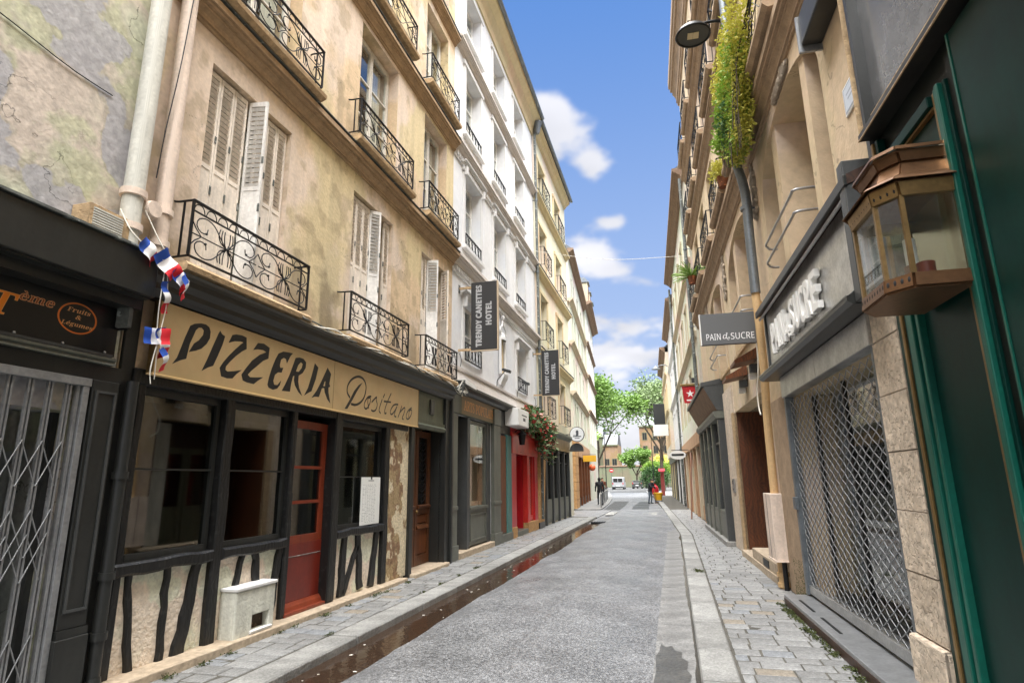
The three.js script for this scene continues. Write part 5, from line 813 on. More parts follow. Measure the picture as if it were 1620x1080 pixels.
  // recessed entrance
  part(b, 'recess_side', [bx(-14.3, -14.245, .1, 3.06, -1.0, -.02)], M.rust, { label: 'rust brown boarded side of the entrance recess' }); part(b, 'recess_side', bx(-10.66, -10.62, .1, 3.06, -1.0, -.3), M.beige); part(b, 'recess_back', bx(-14.26, -10.66, .1, 3.06, -1.02, -.96), M.oakDark); part(b, 'recess_head', bx(-14.26, -10.66, 3.06, 3.1, -1.0, -.3), M.innerDark);
  for (const [a, c] of [[-13.5, -12.5], [-12.45, -11.4]]) { const d = part(b, 'door', [bx(a, a + .1, .15, 2.5, -.96, -.88), bx(c - .1, c, .15, 2.5, -.96, -.88), bx(a + .1, c - .1, .15, .3, -.96, -.88), bx(a + .1, c - .1, 2.35, 2.5, -.96, -.88), bx(a + .1, c - .1, 1.0, 1.1, -.96, -.88)], M.greyGreenPaint); part(d, 'panel', bx(a + .1, c - .1, .3, 1.0, -.94, -.91), M.greyGreenPaint); part(d, 'pane', bx(a + .1, c - .1, 1.1, 2.35, -.925, -.92), M.smoky); }
  part(b, 'side_panel', rbx(-11.35, -10.9, .2, 3.0, -.6, -.3, .01), M.pipeGreen); part(b, 'side_panel', rbx(-10.88, -10.66, .2, 3.0, -.45, -.2, .01), M.oakDark);
  part(b, 'door_step', rbx(-14.25, -10.5, -.05, .12, -1, .14, .015), M.stoneStep); const vb = part(b, 'bench_ledge', rbx(-12.9, -10.5, .12, .3, -.3, .12, .015), M.stoneStep); part(vb, 'vent_grille', [bx(-11.7, -11.2, .14, .26, .12, .13)], M.iron);
  // street lamp on the wall
  const sl = thing('R', 'street_lamp', [-10, 9.4, 0], 'flat round black street lamp on an arm high above the street', 'lamp'); part(sl, 'arm', tube([[-10.0, 9.75, 0], [-10, 9.85, .2], [-10, 9.86, .45], [-10, 9.80, .66]], .028, 8, 20), M.iron); part(sl, 'disc', [new THREE.CylinderGeometry(.26, .31, .10, 32).translate(-10, 9.68, .68)], M.plastic); part(sl, 'rim', new THREE.TorusGeometry(.30, .022, 8, 36).rotateX(Math.PI / 2).translate(-10, 9.63, .68), M.iron); part(sl, 'led_plate', bx(-10.08, -9.92, 9.618, 9.63, .58, .68), MT(0xbfae90, .5, {})); part(sl, 'led_plate', bx(-10.08, -9.92, 9.618, 9.63, .685, .78), MT(0xbfae90, .5, {})); part(sl, 'hub', cyl(-10, 9.72, .68, .08, .05, .1, 12), M.iron);
  downpipe('R', -9.62, 4.3, 10.6, .16, .075, M.zinc, 'grey zinc rain pipe rising past the arches', { path: [[-9.3, 16, .22], [-9.3, 10, .22], [-9.3, 8.3, .24], [-9.32, 7.3, .32], [-9.5, 6.7, .26], [-9.58, 6.2, .16], [-9.6, 5.4, .16], [-9.62, 4.45, .16]], seg: 90, collars: [5.9] });
  downpipe('R', -9.72, 1.35, 4.45, .13, .062, M.pipeOchre, 'ochre lower rain pipe beside the pastry shop', { path: [[-9.64, 4.5, .16], [-9.66, 4.1, .15], [-9.85, 3.2, .12], [-10.1, 2.6, .1], [-10.2, 1.3, .1]], seg: 50, collars: [4.3], cmat: M.pipeOchre });
  const mb = thing('R', 'pipe_cover', [-10.2, .4, .1], 'pinkish metal cover box round the foot of the ochre pipe', 'box'); part(mb, 'box', [rbx(-10.5, -9.92, .42, 1.38, .02, .22, .01)], M.pipePink); part(mb, 'seam', bx(-10.26, -10.25, .43, 1.37, .22, .223), M.oakDark); part(mb, 'cap', rbx(-10.52, -9.9, .40, .425, .01, .23, .005), M.pipePink);
  downpipe('R', -10.2, 0, .4, .1, .07, M.pipeOchre, 'rusty cast iron pipe foot below the pinkish cover box', { collars: [.2, .05] }); downpipe('R', -10.02, 0, .4, .1, .035, M.iron, 'thin black pipe below the pinkish cover box');
  const ic = thing('R', 'intercom', [-15.1, 1.3, .06], 'small steel intercom panel on the stone pier', 'intercom'); part(ic, 'plate', rbx(-15.3, -14.95, 1.28, 1.6, .05, .08, .008), M.steel); part(ic, 'speaker', bx(-15.18, -15.07, 1.48, 1.56, .08, .083), M.iron); part(ic, 'button', new THREE.CylinderGeometry(.022, .022, .012, 10).rotateX(Math.PI / 2).translate(-15.12, 1.36, .084), M.plastic);
  const pq = thing('R', 'street_plaque', [-5.2, 4.8, 0], 'small white enamel street plaque right of the near arch', 'plaque'); part(pq, 'plate', rbx(-5.42, -5.06, 4.8, 5.08, 0, .015, .004), M.white0); part(pq, 'print', quad(-5.4, -5.08, 4.82, 5.06, .0185), MT(0xffffff, .4, { map: canvasTex(256, 192, (c, w, h) => { c.fillStyle = '#c9d0da'; c.fillRect(0, 0, w, h); c.strokeStyle = '#8a93a3'; c.lineWidth = 8; c.strokeRect(6, 6, w - 12, h - 12); c.fillStyle = '#9aa2b0'; c.fillRect(50, 60, 150, 14); c.fillRect(70, 100, 110, 14); }) }), { keepUV: true });
  for (const [d, y, i] of [[12.3, 3.55, 0], [11.0, 3.62, 1]]) { const t = thing('R', 'hood_lamp', [-d, y, 0], ['brown wedge shaped hood lamp left over the recessed entrance', 'brown wedge shaped hood lamp next to the ochre pipe'][i], 'lamp', 'hood lamps over the entrance'); part(t, 'hood', mould([[.02, y], [.42, y - .08], [.42, y - .02], [.02, y + .2]], -d - .3, -d + .3), M.brownWood); part(t, 'fixture', [rbx(-d + .05, -d + .2, y - .22, y - .08, .02, .16, .01)], M.plastic); part(t, 'camera', [rbx(-d - .2, -d - .05, y - .3, y - .2, .02, .14, .01)], M.white0); }
  const wc = thing('R', 'cable_loop', [-10.5, 2.8, .1], 'loop of thin white cable beside the ochre pipe', 'cable'); part(wc, 'cable', tube([[-10.3, 3.9, .1], [-10.4, 3.4, .1], [-10.62, 3.0, .12], [-10.6, 2.75, .12], [-10.4, 2.62, .14]], .012, 5, 24), M.cord);
}
// ------------------------------------------------------------------ pastry shop
{
  const font = await new FontLoader().loadAsync('fonts/droid/droid_sans_bold.typeface.json');
  const s = thing('R', 'pastry_shopfront', [-7.2, 0, 0], 'pastry shopfront with brushed metal fascia and steel shutter box', 'shopfront');
  part(s, 'fascia_box', [bx(-9.3, -5.2, 3.14, 4.04, .0, .10)], M.panelGrey); part(s, 'fascia_sheet', [spin(bx(-9.29, -5.22, 3.15, 3.99, .10, .115), 'x', 0, [0, 3.5, .1])], MT(0xf6f6f4, .33, { metalness: .95, map: T.metal }), { label: 'brushed metal fascia sheet' });
  part(s, 'hood', [mould([[0, 4.05], [.22, 3.98], [.24, 4.02], [.22, 4.07], [0, 4.16]], -9.35, -5.05)], M.oakDark); part(s, 'hood_edge', [rbx(-9.36, -5.04, 3.965, 4.06, .22, .25, .006)], M.black); part(s, 'hood_bar', [tubeBar(-9.3, -5.1, 3.93, .2, .018)], M.steel);
  part(s, 'end_frame', rbx(-5.2, -5.06, 3.0, 4.2, 0, .24, .01), M.charcoal); part(s, 'end_frame', rbx(-9.36, -9.3, 3.05, 4.05, 0, .14, .01), M.charcoal);
  part(s, 'ledge', [mould([[0, 2.99], [.26, 2.99], [.30, 3.02], [.30, 3.06], [.26, 3.08], [.2, 3.14], [0, 3.14]], -9.3, -5.2)], M.black); part(s, 'ledge_lip', bx(-9.3, -5.2, 3.062, 3.07, .3, .306), M.steel);
  part(s, 'shutter_box', [rbx(-8.98, -7.2, 2.70, 2.985, -.06, .09, .01)], M.alu); part(s, 'shutter_box', [rbx(-7.19, -5.5, 2.70, 2.985, -.06, .09, .01)], M.alu);
  const letter = new TextGeometry('PAIN SUCRE', { font, size: .34, depth: .05, curveSegments: 6, bevelEnabled: true, bevelThickness: .006, bevelSize: .006, bevelSegments: 1 });
  letter.dispose();
  const put = (txt, x0, x1, y0, h) => { const g = new TextGeometry(txt, { font, size: h, depth: .05, curveSegments: 5, bevelEnabled: true, bevelThickness: .005, bevelSize: .004, bevelSegments: 1 }); g.computeBoundingBox(); const bb = g.boundingBox; g.translate(-bb.min.x, -bb.min.y, 0); g.scale((x1 - x0) / (bb.max.x - bb.min.x), h / (bb.max.y - bb.min.y), 1); return g.translate(x0, y0, .13); };
  const sg = thing('R', 'raised_lettering', [-7.5, 3.3, .12], 'raised pale metal letters on the pastry shop fascia', 'lettering');
  [...'PAIN'].forEach((ch, i) => part(sg, 'letter', put(ch, -8.78 + [0, .225, .48, .57][i], -8.78 + [.2, .465, .54, .81][i], 3.30, .42), M.white0));
  part(sg, 'letter', put('d', -7.93, -7.80, 3.36, .26), M.white0); part(sg, 'letter', put('e', -7.79, -7.68, 3.30, .15), M.white0);
  [...'SUCRE'].forEach((ch, i) => part(sg, 'letter', put(ch, -7.63 + i * .25, -7.63 + i * .25 + .215, 3.30, .42), M.white0));
  // grille
  const gr = thing('R', 'roller_grille', [-7.2, .2, 0], 'steel roller grille of waved wires closing the pastry shop', 'grille');
  part(gr, 'guide_rail', [rbx(-8.98, -8.88, .14, 2.70, -.04, .07, .006)], M.zinc); part(gr, 'guide_rail', [rbx(-5.60, -5.55, .14, 2.70, -.04, .05, .006)], M.zinc); part(gr, 'bottom_bar', [rbx(-8.88, -5.6, .16, .26, -.02, .045, .006)], M.alu); part(gr, 'lock_box', rbx(-9.0, -8.86, 1.2, 1.36, .05, .10, .008), M.zinc);
  const N = 32, W = (8.88 - 5.6) / N, hh = .058; for (let i = 0; i <= N; i++) { const x = -8.88 + W * i, pts = []; let up = i % 2; const n = Math.floor((2.69 - .26) / hh); for (let k = 0; k <= n; k++) { const dx = ((k + up) % 2 ? .5 : -.5) * W * .96, y = .26 + k * hh; pts.push([clamp(x + dx, -8.88, -5.6), y, (k % 2 ? .02 : .012)]); } const path = new THREE.CurvePath(); const g = []; for (let k = 0; k < pts.length - 1; k++) g.push(rod(pts[k], pts[k + 1], .0055, 4)); part(gr, 'wire', g, M.galv); }
  part(s, 'pane', bx(-8.88, -5.6, .26, 2.70, -.3, -.292), M.glass);
  part(s, 'window_frame', [bx(-8.9, -8.84, .13, 2.7, -.33, -.27), bx(-5.64, -5.58, .13, 2.7, -.33, -.27), bx(-7.6, -7.54, .26, 2.7, -.33, -.27), bx(-8.84, -5.64, .13, .26, -.33, -.27)], M.black);
  part(s, 'room', [bx(-8.9, -5.5, .1, 2.8, -2.45, -2.38), bx(-8.96, -8.9, .1, 2.8, -2.4, -.62), bx(-5.52, -5.46, .1, 2.8, -2.4, -.62), bx(-8.9, -5.5, 2.74, 2.8, -2.4, -.62)], M.innerDark); part(s, 'room_floor', bx(-8.9, -5.5, .06, .13, -2.4, -.3), M.oakDark);
  part(s, 'threshold', [rbx(-9.0, -4.2, -.05, .125, -.3, .34, .012)], M.galv); part(s, 'threshold_front', bx(-8.98, -4.2, -.02, .085, .34, .346), M.oakDark); part(s, 'threshold_slot', bx(-8.6, -7.9, .125, .129, .22, .25), M.iron); part(s, 'threshold_slot', bx(-7.6, -6.9, .125, .129, .22, .25), M.iron);
  const tb = thing('R', 'display_table', [-7.2, .13, -1.1], 'wooden display table behind the pastry shop grille', 'table'); part(tb, 'table_top', rbx(-8.4, -6.0, .82, .88, -1.5, -.7, .01), M.innerWarm); for (const [x, z] of [[-8.3, -1.4], [-8.3, -.8], [-6.1, -1.4], [-6.1, -.8]]) part(tb, 'leg', bx(x - .03, x + .03, .13, .82, z - .03, z + .03), M.brownWood);
  const bs = [[-7.0, 'left'], [-6.55, 'middle'], [-6.2, 'right']]; bs.forEach(([x, w], i) => { const t = thing('R', 'red_tin', [x, .88, -.85], ['red round tin behind the grille, far end of the display table', 'red round tin behind the grille, middle of the display table', 'red round tin behind the grille, near end of the display table'][i], 'tin', 'red tins on the display table'); part(t, 'body', cyl(x, .88, -.85, .09, .09, .16, 16), M.redBright); part(t, 'lid', cyl(x, 1.04, -.85, .095, .09, .03, 16), M.red); });
  // projecting sign
  const bl = thing('R', 'pastry_blade_sign', [-10.3, 3.8, 0], 'grey rectangular projecting sign with white lettering beside the ochre pipe', 'sign'); part(bl, 'box', rbx(-10.36, -10.28, 3.80, 4.34, .04, .97, .006), M.charcoal);
  const tx = canvasTex(768, 448, (c, w, h) => { c.fillStyle = '#5c5d5e'; c.fillRect(0, 0, w, h); c.fillStyle = '#e6e6e6'; c.font = '128px sans-serif'; c.fillText('PAIN', 52, h * .86, 210); c.fillText('SUCRE', 384, h * .86, 322); c.font = 'italic 112px serif'; c.fillText('d', 270, h * .83); c.font = 'italic 76px serif'; c.fillText('e', 332, h * .87); });
  const q = new THREE.PlaneGeometry(.92, .53).rotateY(Math.PI / 2).translate(-10.2765, 4.07, .505); part(bl, 'print', q, MT(0xffffff, .5, { map: tx }), { keepUV: true, label: 'white lettering on grey' }); part(bl, 'edge_trim', bx(-10.37, -10.27, 3.8, 4.34, .97, .985), M.white0); part(bl, 'bracket', rod([-10.32, 4.2, -.05], [-10.32, 4.2, .06], .03, 6), M.iron);
}
// ------------------------------------------------------------------ green shop nearest on the right
{
  const b = thing('R', 'green_shop_building', [-3, 0, 0], 'building above the dark green shop at the right edge', 'building'); part(b, 'wall', bx(-4.99, 14, 5.9, 16, -8, 0), M.beige); part(b, 'wall', bx(-4.99, 14, 0, 5.9, -8, -.1), M.charcoal); part(b, 'wall', bx(2, 14, 0, 5.9, -.098, 0), M.charcoal);
  const s = thing('R', 'green_shopfront', [-4, 0, 0], 'glossy dark green panelled shopfront at the right edge', 'shopfront');
  part(s, 'backing_board', bx(-4.99, 2, 0, 5.88, -.09, 0), M.greenBlack);
  // corner pilaster of upright mouldings
  for (const [a, c, z, m] of [[-4.985, -4.88, .05, M.greenDark], [-4.875, -4.835, .075, M.brass], [-4.83, -4.775, .06, M.greenDark], [-4.77, -4.68, .075, M.greenMid], [-4.675, -4.65, .05, M.greenDark], [-4.645, -4.60, .065, M.greenMid]]) part(s, 'upright_moulding', rbx(a, c, .0, a < -4.8 ? 4.2 : 3.02, 0, z, .008), m);
  part(s, 'field_panel', bx(-4.595, -3.86, .4, 3.95, 0, .02), M.greenDark); part(s, 'field_panel', bx(-4.595, -3.86, .04, .34, 0, .03), M.greenDark);
  for (const [a, c, z, m] of [[-3.93, -3.895, .05, M.brass], [-3.89, -3.845, .06, M.greenMid], [-3.84, -3.80, .075, M.greenMid], [-3.795, -3.76, .05, M.greenDark]]) part(s, 'upright_moulding', rbx(a, c, .0, 4.0, .0, z, .008), m);
  part(s, 'frame_head', [rbx(-4.6, -3.94, 3.92, 4.0, .02, .075, .008)], M.greenDark); part(s, 'frame_head', [bx(-4.6, -3.94, 3.90, 3.918, .02, .05)], M.brass);
  part(s, 'field_panel', bx(-3.755, -3.62, .0, 4.15, .0, .03), M.greenBlack); part(s, 'wing_panel', [rbx(-3.615, .6, 0, 4.2, .0, .06, .008)], M.greenDark); part(s, 'wing_edge', bx(-3.63, -3.612, 0, 4.2, .03, .066), M.greenMid);
  part(s, 'black_canopy', [rbx(-3.2, .6, 4.22, 5.85, .0, .32, .01)], M.black);
  // framed sign panel above
  const fp = thing('R', 'fascia_panel', [-3.5, 4.2, 0], 'grey fascia panel in a heavy black profiled frame above the green shop', 'sign panel'); part(fp, 'panel', bx(-4.78, -3.21, 4.42, 5.7, 0, .04), M.panelGrey);
  part(fp, 'frame_stile', [mould([[0, 0], [.12, 0], [.12, .05], [.08, .06], [.08, .10], [.05, .13], [0, .13]], 0, 1.6).rotateZ(Math.PI / 2).translate(-4.77, 4.28, 0)], M.black); part(fp, 'frame_rail', [mould([[0, 4.26], [.14, 4.26], [.14, 4.31], [.10, 4.32], [.10, 4.37], [.06, 4.40], [0, 4.42]], -4.90, -3.21)], M.black); part(fp, 'frame_bead', [bx(-4.77, -3.21, 4.40, 4.415, .06, .075)], M.sill);
  part(fp, 'frame_bead', bx(-4.90, -3.21, 4.256, 4.264, .135, .146), M.sill); part(fp, 'frame_bead', bx(-4.906, -4.898, 4.264, 5.8, .06, .128), M.sill); part(fp, 'frame_bead', bx(-4.79, -4.782, 4.42, 5.8, .05, .07), M.sill); part(fp, 'backing_strip', [bx(-4.97, -4.905, 3.0, 5.8, 0, .06)], M.charcoal);
  const ab = thing('R', 'awning_case', [-6, 5.6, 0], 'corner of a black awning case at the top edge of the photo', 'awning'); part(ab, 'case', [rbx(-5.75, -5.0, 5.86, 6.2, .0, .2, .02)], M.black); part(ab, 'side_plate', [bx(-5.78, -5.755, 5.8, 6.22, .0, .22)], M.galv);
  // lantern
  const t = thing('R', 'copper_lantern', [-4, 2.6, .05], 'large aged copper wall lantern with clear glass panes', 'lantern');
  const plan = [[-3.84, .06], [-3.84, .36], [-3.97, .46], [-4.36, .46], [-4.49, .36], [-4.49, .06]], LX = -4.165;
  const ring = (y0, y1, gr0, gr1, thick = .02) => { const out = []; for (let i = 0; i < 5; i++) { const [ax, az] = plan[i], [cx, cz] = plan[i + 1]; const ox = LX, oz = .06; const q = (x, z, g) => [ox + (x - ox) * g, oz + (z - oz) * g]; const P = [q(ax, az, gr0), q(cx, cz, gr0), q(cx, cz, gr1), q(ax, az, gr1)]; const g = new THREE.BufferGeometry(); const v = [[P[0][0], y0, P[0][1]], [P[1][0], y0, P[1][1]], [P[2][0], y1, P[2][1]], [P[3][0], y1, P[3][1]]]; const dx = cx - ax, dz = cz - az, l = Math.hypot(dx, dz), nx = dz / l * thick, nz = -dx / l * thick; const o = v.map(p => [p[0] + nx, p[1], p[2] + nz]); const all = [...v, ...o]; g.setAttribute('position', new THREE.Float32BufferAttribute(all.flat(), 3)); g.setIndex([0, 1, 2, 0, 2, 3, 4, 6, 5, 4, 7, 6, 0, 4, 5, 0, 5, 1, 3, 2, 6, 3, 6, 7, 0, 3, 7, 0, 7, 4, 1, 5, 6, 1, 6, 2]); const ni = g.toNonIndexed(); ni.computeVertexNormals(); out.push(ni); } return out; };
  const slab = (y0, y1, g) => { const s = poly(plan.map(([x, z]) => [LX + (x - LX) * g, -(.06 + (z - .06) * g)])); const e = new THREE.ExtrudeGeometry(s, { depth: y1 - y0, bevelEnabled: false }); e.rotateX(-Math.PI / 2); return e.translate(0, y0, 0); };
  part(t, 'base_plate', slab(2.695, 2.71, 1.03), M.copper); part(t, 'base_band', ring(2.71, 2.79, 1.02, 1.0), M.copper); part(t, 'roof_plate', slab(3.37, 3.385, 1.06), M.copper);
  part(t, 'top_band', ring(3.285, 3.37, 1.0, 1.03), M.brass); part(t, 'eave', ring(3.385, 3.405, 1.12, 1.07, .012), M.copper); part(t, 'roof', [...ring(3.405, 3.45, 1.07, .88, .01), ...ring(3.45, 3.545, .88, .78, .01)], M.copper); part(t, 'crown_band', ring(3.545, 3.60, .80, .84), M.copper); part(t, 'crown_cap', slab(3.60, 3.615, .9), M.copper); part(t, 'crown_rim', ring(3.615, 3.64, .92, .9, .01), M.copper);
  const holesG = []; // pierced ovals along the bands
  for (const [y, rows_] of [[2.75, 1], [3.328, 1], ]) for (let i = 0; i < 5; i++) { const [ax, az] = plan[i], [cx, cz] = plan[i + 1], l = Math.hypot(cx - ax, cz - az), n = Math.max(3, Math.round(l / .042)); for (let k = 0; k < n; k++) { const f = (k + .5) / n, px = LX + (mix(ax, cx, f) - LX) * 1.045, pz = .06 + (mix(az, cz, f) - .06) * 1.045; const e = new THREE.SphereGeometry(.0125, 7, 5).scale(1, 1.9, .7); e.rotateY(Math.atan2(cz - az, cx - ax) * -1); holesG.push(e.translate(px, y, pz)); } }
  part(t, 'pierced_ovals', holesG, M.innerDark, { stuff: true });
  for (let i = 0; i < 6; i++) { const [x, z] = plan[i]; part(t, 'corner_bar', bx(x - .013, x + .013, 2.79, 3.29, z - .013, z + .013), M.brass); }
  for (let i = 0; i < 5; i++) { const [ax, az] = plan[i], [cx, cz] = plan[i + 1], l = Math.hypot(cx - ax, cz - az), g = bx(-l / 2 + .012, l / 2 - .012, 2.79, 3.285, -.002, .002); g.rotateY(-Math.atan2(cz - az, cx - ax)); part(t, 'pane', g.translate((ax + cx) / 2, 0, (az + cz) / 2), M.glass); }
  part(t, 'back_plate', bx(-4.51, -3.82, 2.70, 3.64, .05, .065), M.mirrorPlate); part(t, 'lamp_holder', cyl(-4.12, 2.80, .24, .05, .05, .12, 14), M.copper); part(t, 'lamp_tube', cyl(-4.12, 2.92, .24, .035, .035, .18, 14), M.white0); part(t, 'lamp_holder', cyl(-4.0, 2.80, .22, .05, .05, .10, 14), M.redTrim);
}
// ------------------------------------------------------------------ right: grey shop and the houses beyond
{
  const s = thing('R', 'grey_shopfront', [-18, 0, 0], 'grey panelled shopfront with a sloping hood on the right', 'shopfront'); const z1 = .2;
  part(s, 'hood', [mould([[0, 3.98], [.55, 3.92], [.55, 4.02], [0, 4.12]], -21.9, -15.9)], M.charcoal); part(s, 'hood_side', [mould([[0, 3.3], [z1, 3.3], [.5, 3.92], [0, 3.98]], -15.95, -15.91)], M.charcoal); part(s, 'fascia', [mould([[0, 3.3], [z1, 3.3], [.5, 3.9], [0, 3.9]], -21.8, -15.95)], M.eave); part(s, 'head_moulding', [mould([[0, 3.1], [z1 + .04, 3.1], [z1 + .1, 3.2], [z1 + .1, 3.28], [0, 3.3]], -21.8, -15.92)], M.greyPaint);
  for (const d of [15.95, 17.7, 19.0, 20.3, 21.6]) part(s, 'post', rbx(-d - .22, -d, 0, 3.1, 0, z1, .01), d < 16 ? M.charcoal : M.greyPaint);
  for (const [a, c] of [[16.17, 17.7], [17.92, 19.0], [19.22, 20.3], [20.52, 21.6]]) { const w = part(s, 'window', [bx(-c, -c + .06, .8, 3.1, .05, .13), bx(-a - .06, -a, .8, 3.1, .05, .13), bx(-c + .06, -a - .06, 2.5, 2.56, .05, .13)], M.charcoal); part(w, 'pane', bx(-c + .06, -a - .06, .8, 2.5, .08, .085), M.glass); part(w, 'pane', bx(-c + .06, -a - .06, 2.56, 3.1, .08, .085), M.glass); part(w, 'curtain', curtainGeo(-c, -a, .8, 3.05, .03, 'open'), MT(0xb9b394, .9, {})); part(s, 'base_panel', [rbx(-c, -a, .12, .8, .02, .16, .01)], M.greyPaint); part(s, 'base_moulding', rbx(-c + .12, -a - .12, .24, .7, .16, .18, .01), M.greyPaint); }
  part(s, 'plinth', rbx(-21.85, -15.9, -.05, .12, 0, z1 + .06, .02), M.kerb); part(s, 'back', bx(-21.8, -16, 0, 3.3, -.02, .015), M.innerDark);
  const house = (d0, d1, H, mat, trim, label, name, groundM, o = {}) => {
    const b = thing('R', name, [-d0, 0, 0], label, 'building'), holes = [], ws = []; const n = Math.max(2, Math.round((d1 - d0) / 2.6)), st = (d1 - d0) / n;
    for (let i = 0; i < n; i++) for (let y = 4.2; y + 1.9 < H; y += 2.85) { const c = d0 + st * (i + .5), h = [-c - .5, -c + .5, y, y + 1.75]; holes.push(h); ws.push(h); }
    wall(b, -d1, -d0, 3.4, H, holes, mat, -.35, o.z || 0); part(b, 'inner_wall', bx(-d1 + .3, -d0 - .3, 0, H, -2.2, -2.1), M.inner); part(b, 'side_wall', bx(-d1, -d1 + .3, 0, H, -9, -.352), mat); part(b, 'side_wall', bx(-d0 - .3, -d0, 3.4, H, -9, -.352), mat);
    for (const w of ws) { windowUnit(b, ...w, { rows: 2, z: -.16, curtain: 'closed' }); part(b, 'window_surround', [bx(w[0] - .12, w[0], w[2], w[3], o.z || 0, (o.z || 0) + .04), bx(w[1], w[1] + .12, w[2], w[3], o.z || 0, (o.z || 0) + .04), bx(w[0] - .15, w[1] + .15, w[3], w[3] + .12, o.z || 0, (o.z || 0) + .06)], trim); if (o.rails) railing(b, w[0] - .1, w[1] + .1, w[2], w[2] + .6, .22, { lite: true }); }
    for (let y = 6.6; y < H - 1; y += 2.85) part(b, 'ledge', cornice(y, y + .24, .16, -d1, -d0).translate(0, 0, o.z || 0), trim); part(b, 'eaves', cornice(H, H + .4, .42, -d1, -d0).translate(0, 0, o.z || 0), M.eave); part(b, 'roof', mould([[.3, H + .4], [-2, H + 2.3], [-7, H + 2.3], [-9, H + .4]], -d1, -d0), M.roofZinc);
    // ground floor bays with posts
    const m = Math.max(2, Math.round((d1 - d0) / 2.1)), sg = (d1 - d0) / m; for (let i = 0; i <= m; i++) part(b, 'shop_post', rbx(-Math.min(d0 + sg * i + .34, d1), -(d0 + sg * i), 0, 3.0, -.35, .04, .015), i % 2 ? groundM : trim); part(b, 'shop_fascia', rbx(-d1, -d0, 2.9, 3.4, -.35, .1, .015), groundM); for (let i = 0; i < m; i++) { part(b, 'shop_window', bx(-(d0 + sg * (i + 1)), -(d0 + sg * i + .34), .55, 2.9, -.3, -.28), M.smoky); part(b, 'shop_base', bx(-(d0 + sg * (i + 1)), -(d0 + sg * i + .34), 0, .55, -.3, -.05), groundM); }
    return b;
  };
  house(21.9, 36, 13.0, M.palegreen, M.paleTrim, 'pale green rendered house beyond the arcade house on the right', 'pale_house', M.peach, {});
  house(36.02, 47, 12.0, M.white, M.whiteTrim, 'greyish white house standing second from the end on the right', 'grey_house', M.black, { z: .0 });
  const eh = house(47.02, 60, 11.3, M.cream, M.creamTrim, 'last house on the right before the trees', 'terrace_house', M.greyPaint, { z: .25, rails: false }); part(eh, 'chimney', rbx(-51, -50, 11.5, 15.2, -2.5, -1.2, .03), M.pot);
  part(thing('R', 'chimney_stack', [-37, 13, -1], 'tall pale chimney stack on the pale green house', 'chimney'), 'stack', [rbx(-35.9, -34.6, 13.2, 17.2, -2.8, -.7, .03)], M.paleTrim);
  downpipe('R', -21.85, .2, 12.9, .16, .06, M.zincOld, 'grey rain pipe between the arcade house and pale green house', { collars: [4, 7, 10], cmat: M.zinc });
  downpipe('R', -36.0, .2, 12.9, .14, .06, M.zincOld, 'grey rain pipe between the pale green and greyish white house', { collars: [4, 7, 10] });
  // red hanging sign
  const rs = thing('R', 'red_sign', [-22.4, 4.25, .1], 'red hanging sign with white star emblem on the right', 'sign'); const q = ext(poly([[.1, .62], [.64, .62], [.58, .0], [.12, .0]]), -.02, .02, .004).rotateY(Math.PI / 2); q.scale(1, 1, -1); flip(q); part(rs, 'board', q.translate(-22.4, 4.28, 0), M.red);
  const st = []; for (let k = 0; k < 10; k++) { const r = k % 2 ? .055 : .15, a = Math.PI / 2 + k * Math.PI / 5; st.push([r * Math.cos(a), r * Math.sin(a)]); } const ss = ext(poly(st), 0, .006).rotateY(Math.PI / 2).translate(-22.376, 4.62, .36); part(rs, 'star', ss, M.white0); part(rs, 'strap_line', bx(-22.376, -22.37, 4.36, 4.41, .24, .5), M.white0); part(rs, 'top_bar', rbx(-22.46, -22.34, 4.9, 4.98, .02, .7, .01), M.brass); part(rs, 'spot_lamp', [rbx(-22.47, -22.33, 5.02, 5.2, .1, .28, .02)], M.plastic);
  const os = thing('R', 'oval_sign', [-30, 2.5, .4], 'white oval hanging sign with dark lettering bar on the right', 'sign'); part(os, 'board', new THREE.CylinderGeometry(.38, .38, .05, 28).rotateZ(Math.PI / 2).scale(1, .55, 1).translate(-30, 2.72, .62), M.white0); part(os, 'bar', bx(-29.974, -29.965, 2.68, 2.78, .34, .9), M.plastic); part(os, 'bracket', rod([-30, 2.95, .0], [-30, 2.95, .9], .02, 5), M.iron);
  const pole = thing('R', 'leaning_pole', [-27.5, 0, .2], 'long wooden pole leaning against the brown shop on the right', 'pole'); part(pole, 'shaft', rod([-26.2, .0, .42], [-28.5, 2.75, .1], .03, 8), M.brownWood);
  const wl = thing('R', 'wall_bracket_lamp', [-45, 9.5, .1], 'grey bracket street lamp high on the greyish white house', 'lamp'); part(wl, 'arm', tube([[-45, 9.6, 0], [-45, 9.9, .4], [-45, 9.8, 1.0]], .03, 6, 14), M.zinc); part(wl, 'head', new THREE.ConeGeometry(.36, .3, 12).translate(-45, 9.75, 1.05), M.zinc);
  const wb = thing('R', 'white_box_sign', [-50, 5.0, .3], 'white box sign projecting from the last house', 'sign'); part(wb, 'box', rbx(-50.1, -49.9, 5.0, 5.9, .3, 1.5, .02), M.white0); part(wb, 'dark_box', rbx(-50.1, -49.9, 5.92, 7.6, .5, 1.4, .02), M.plastic); part(wb, 'bracket', rod([-50, 5.5, 0], [-50, 5.5, .3], .04, 6), M.iron);
}

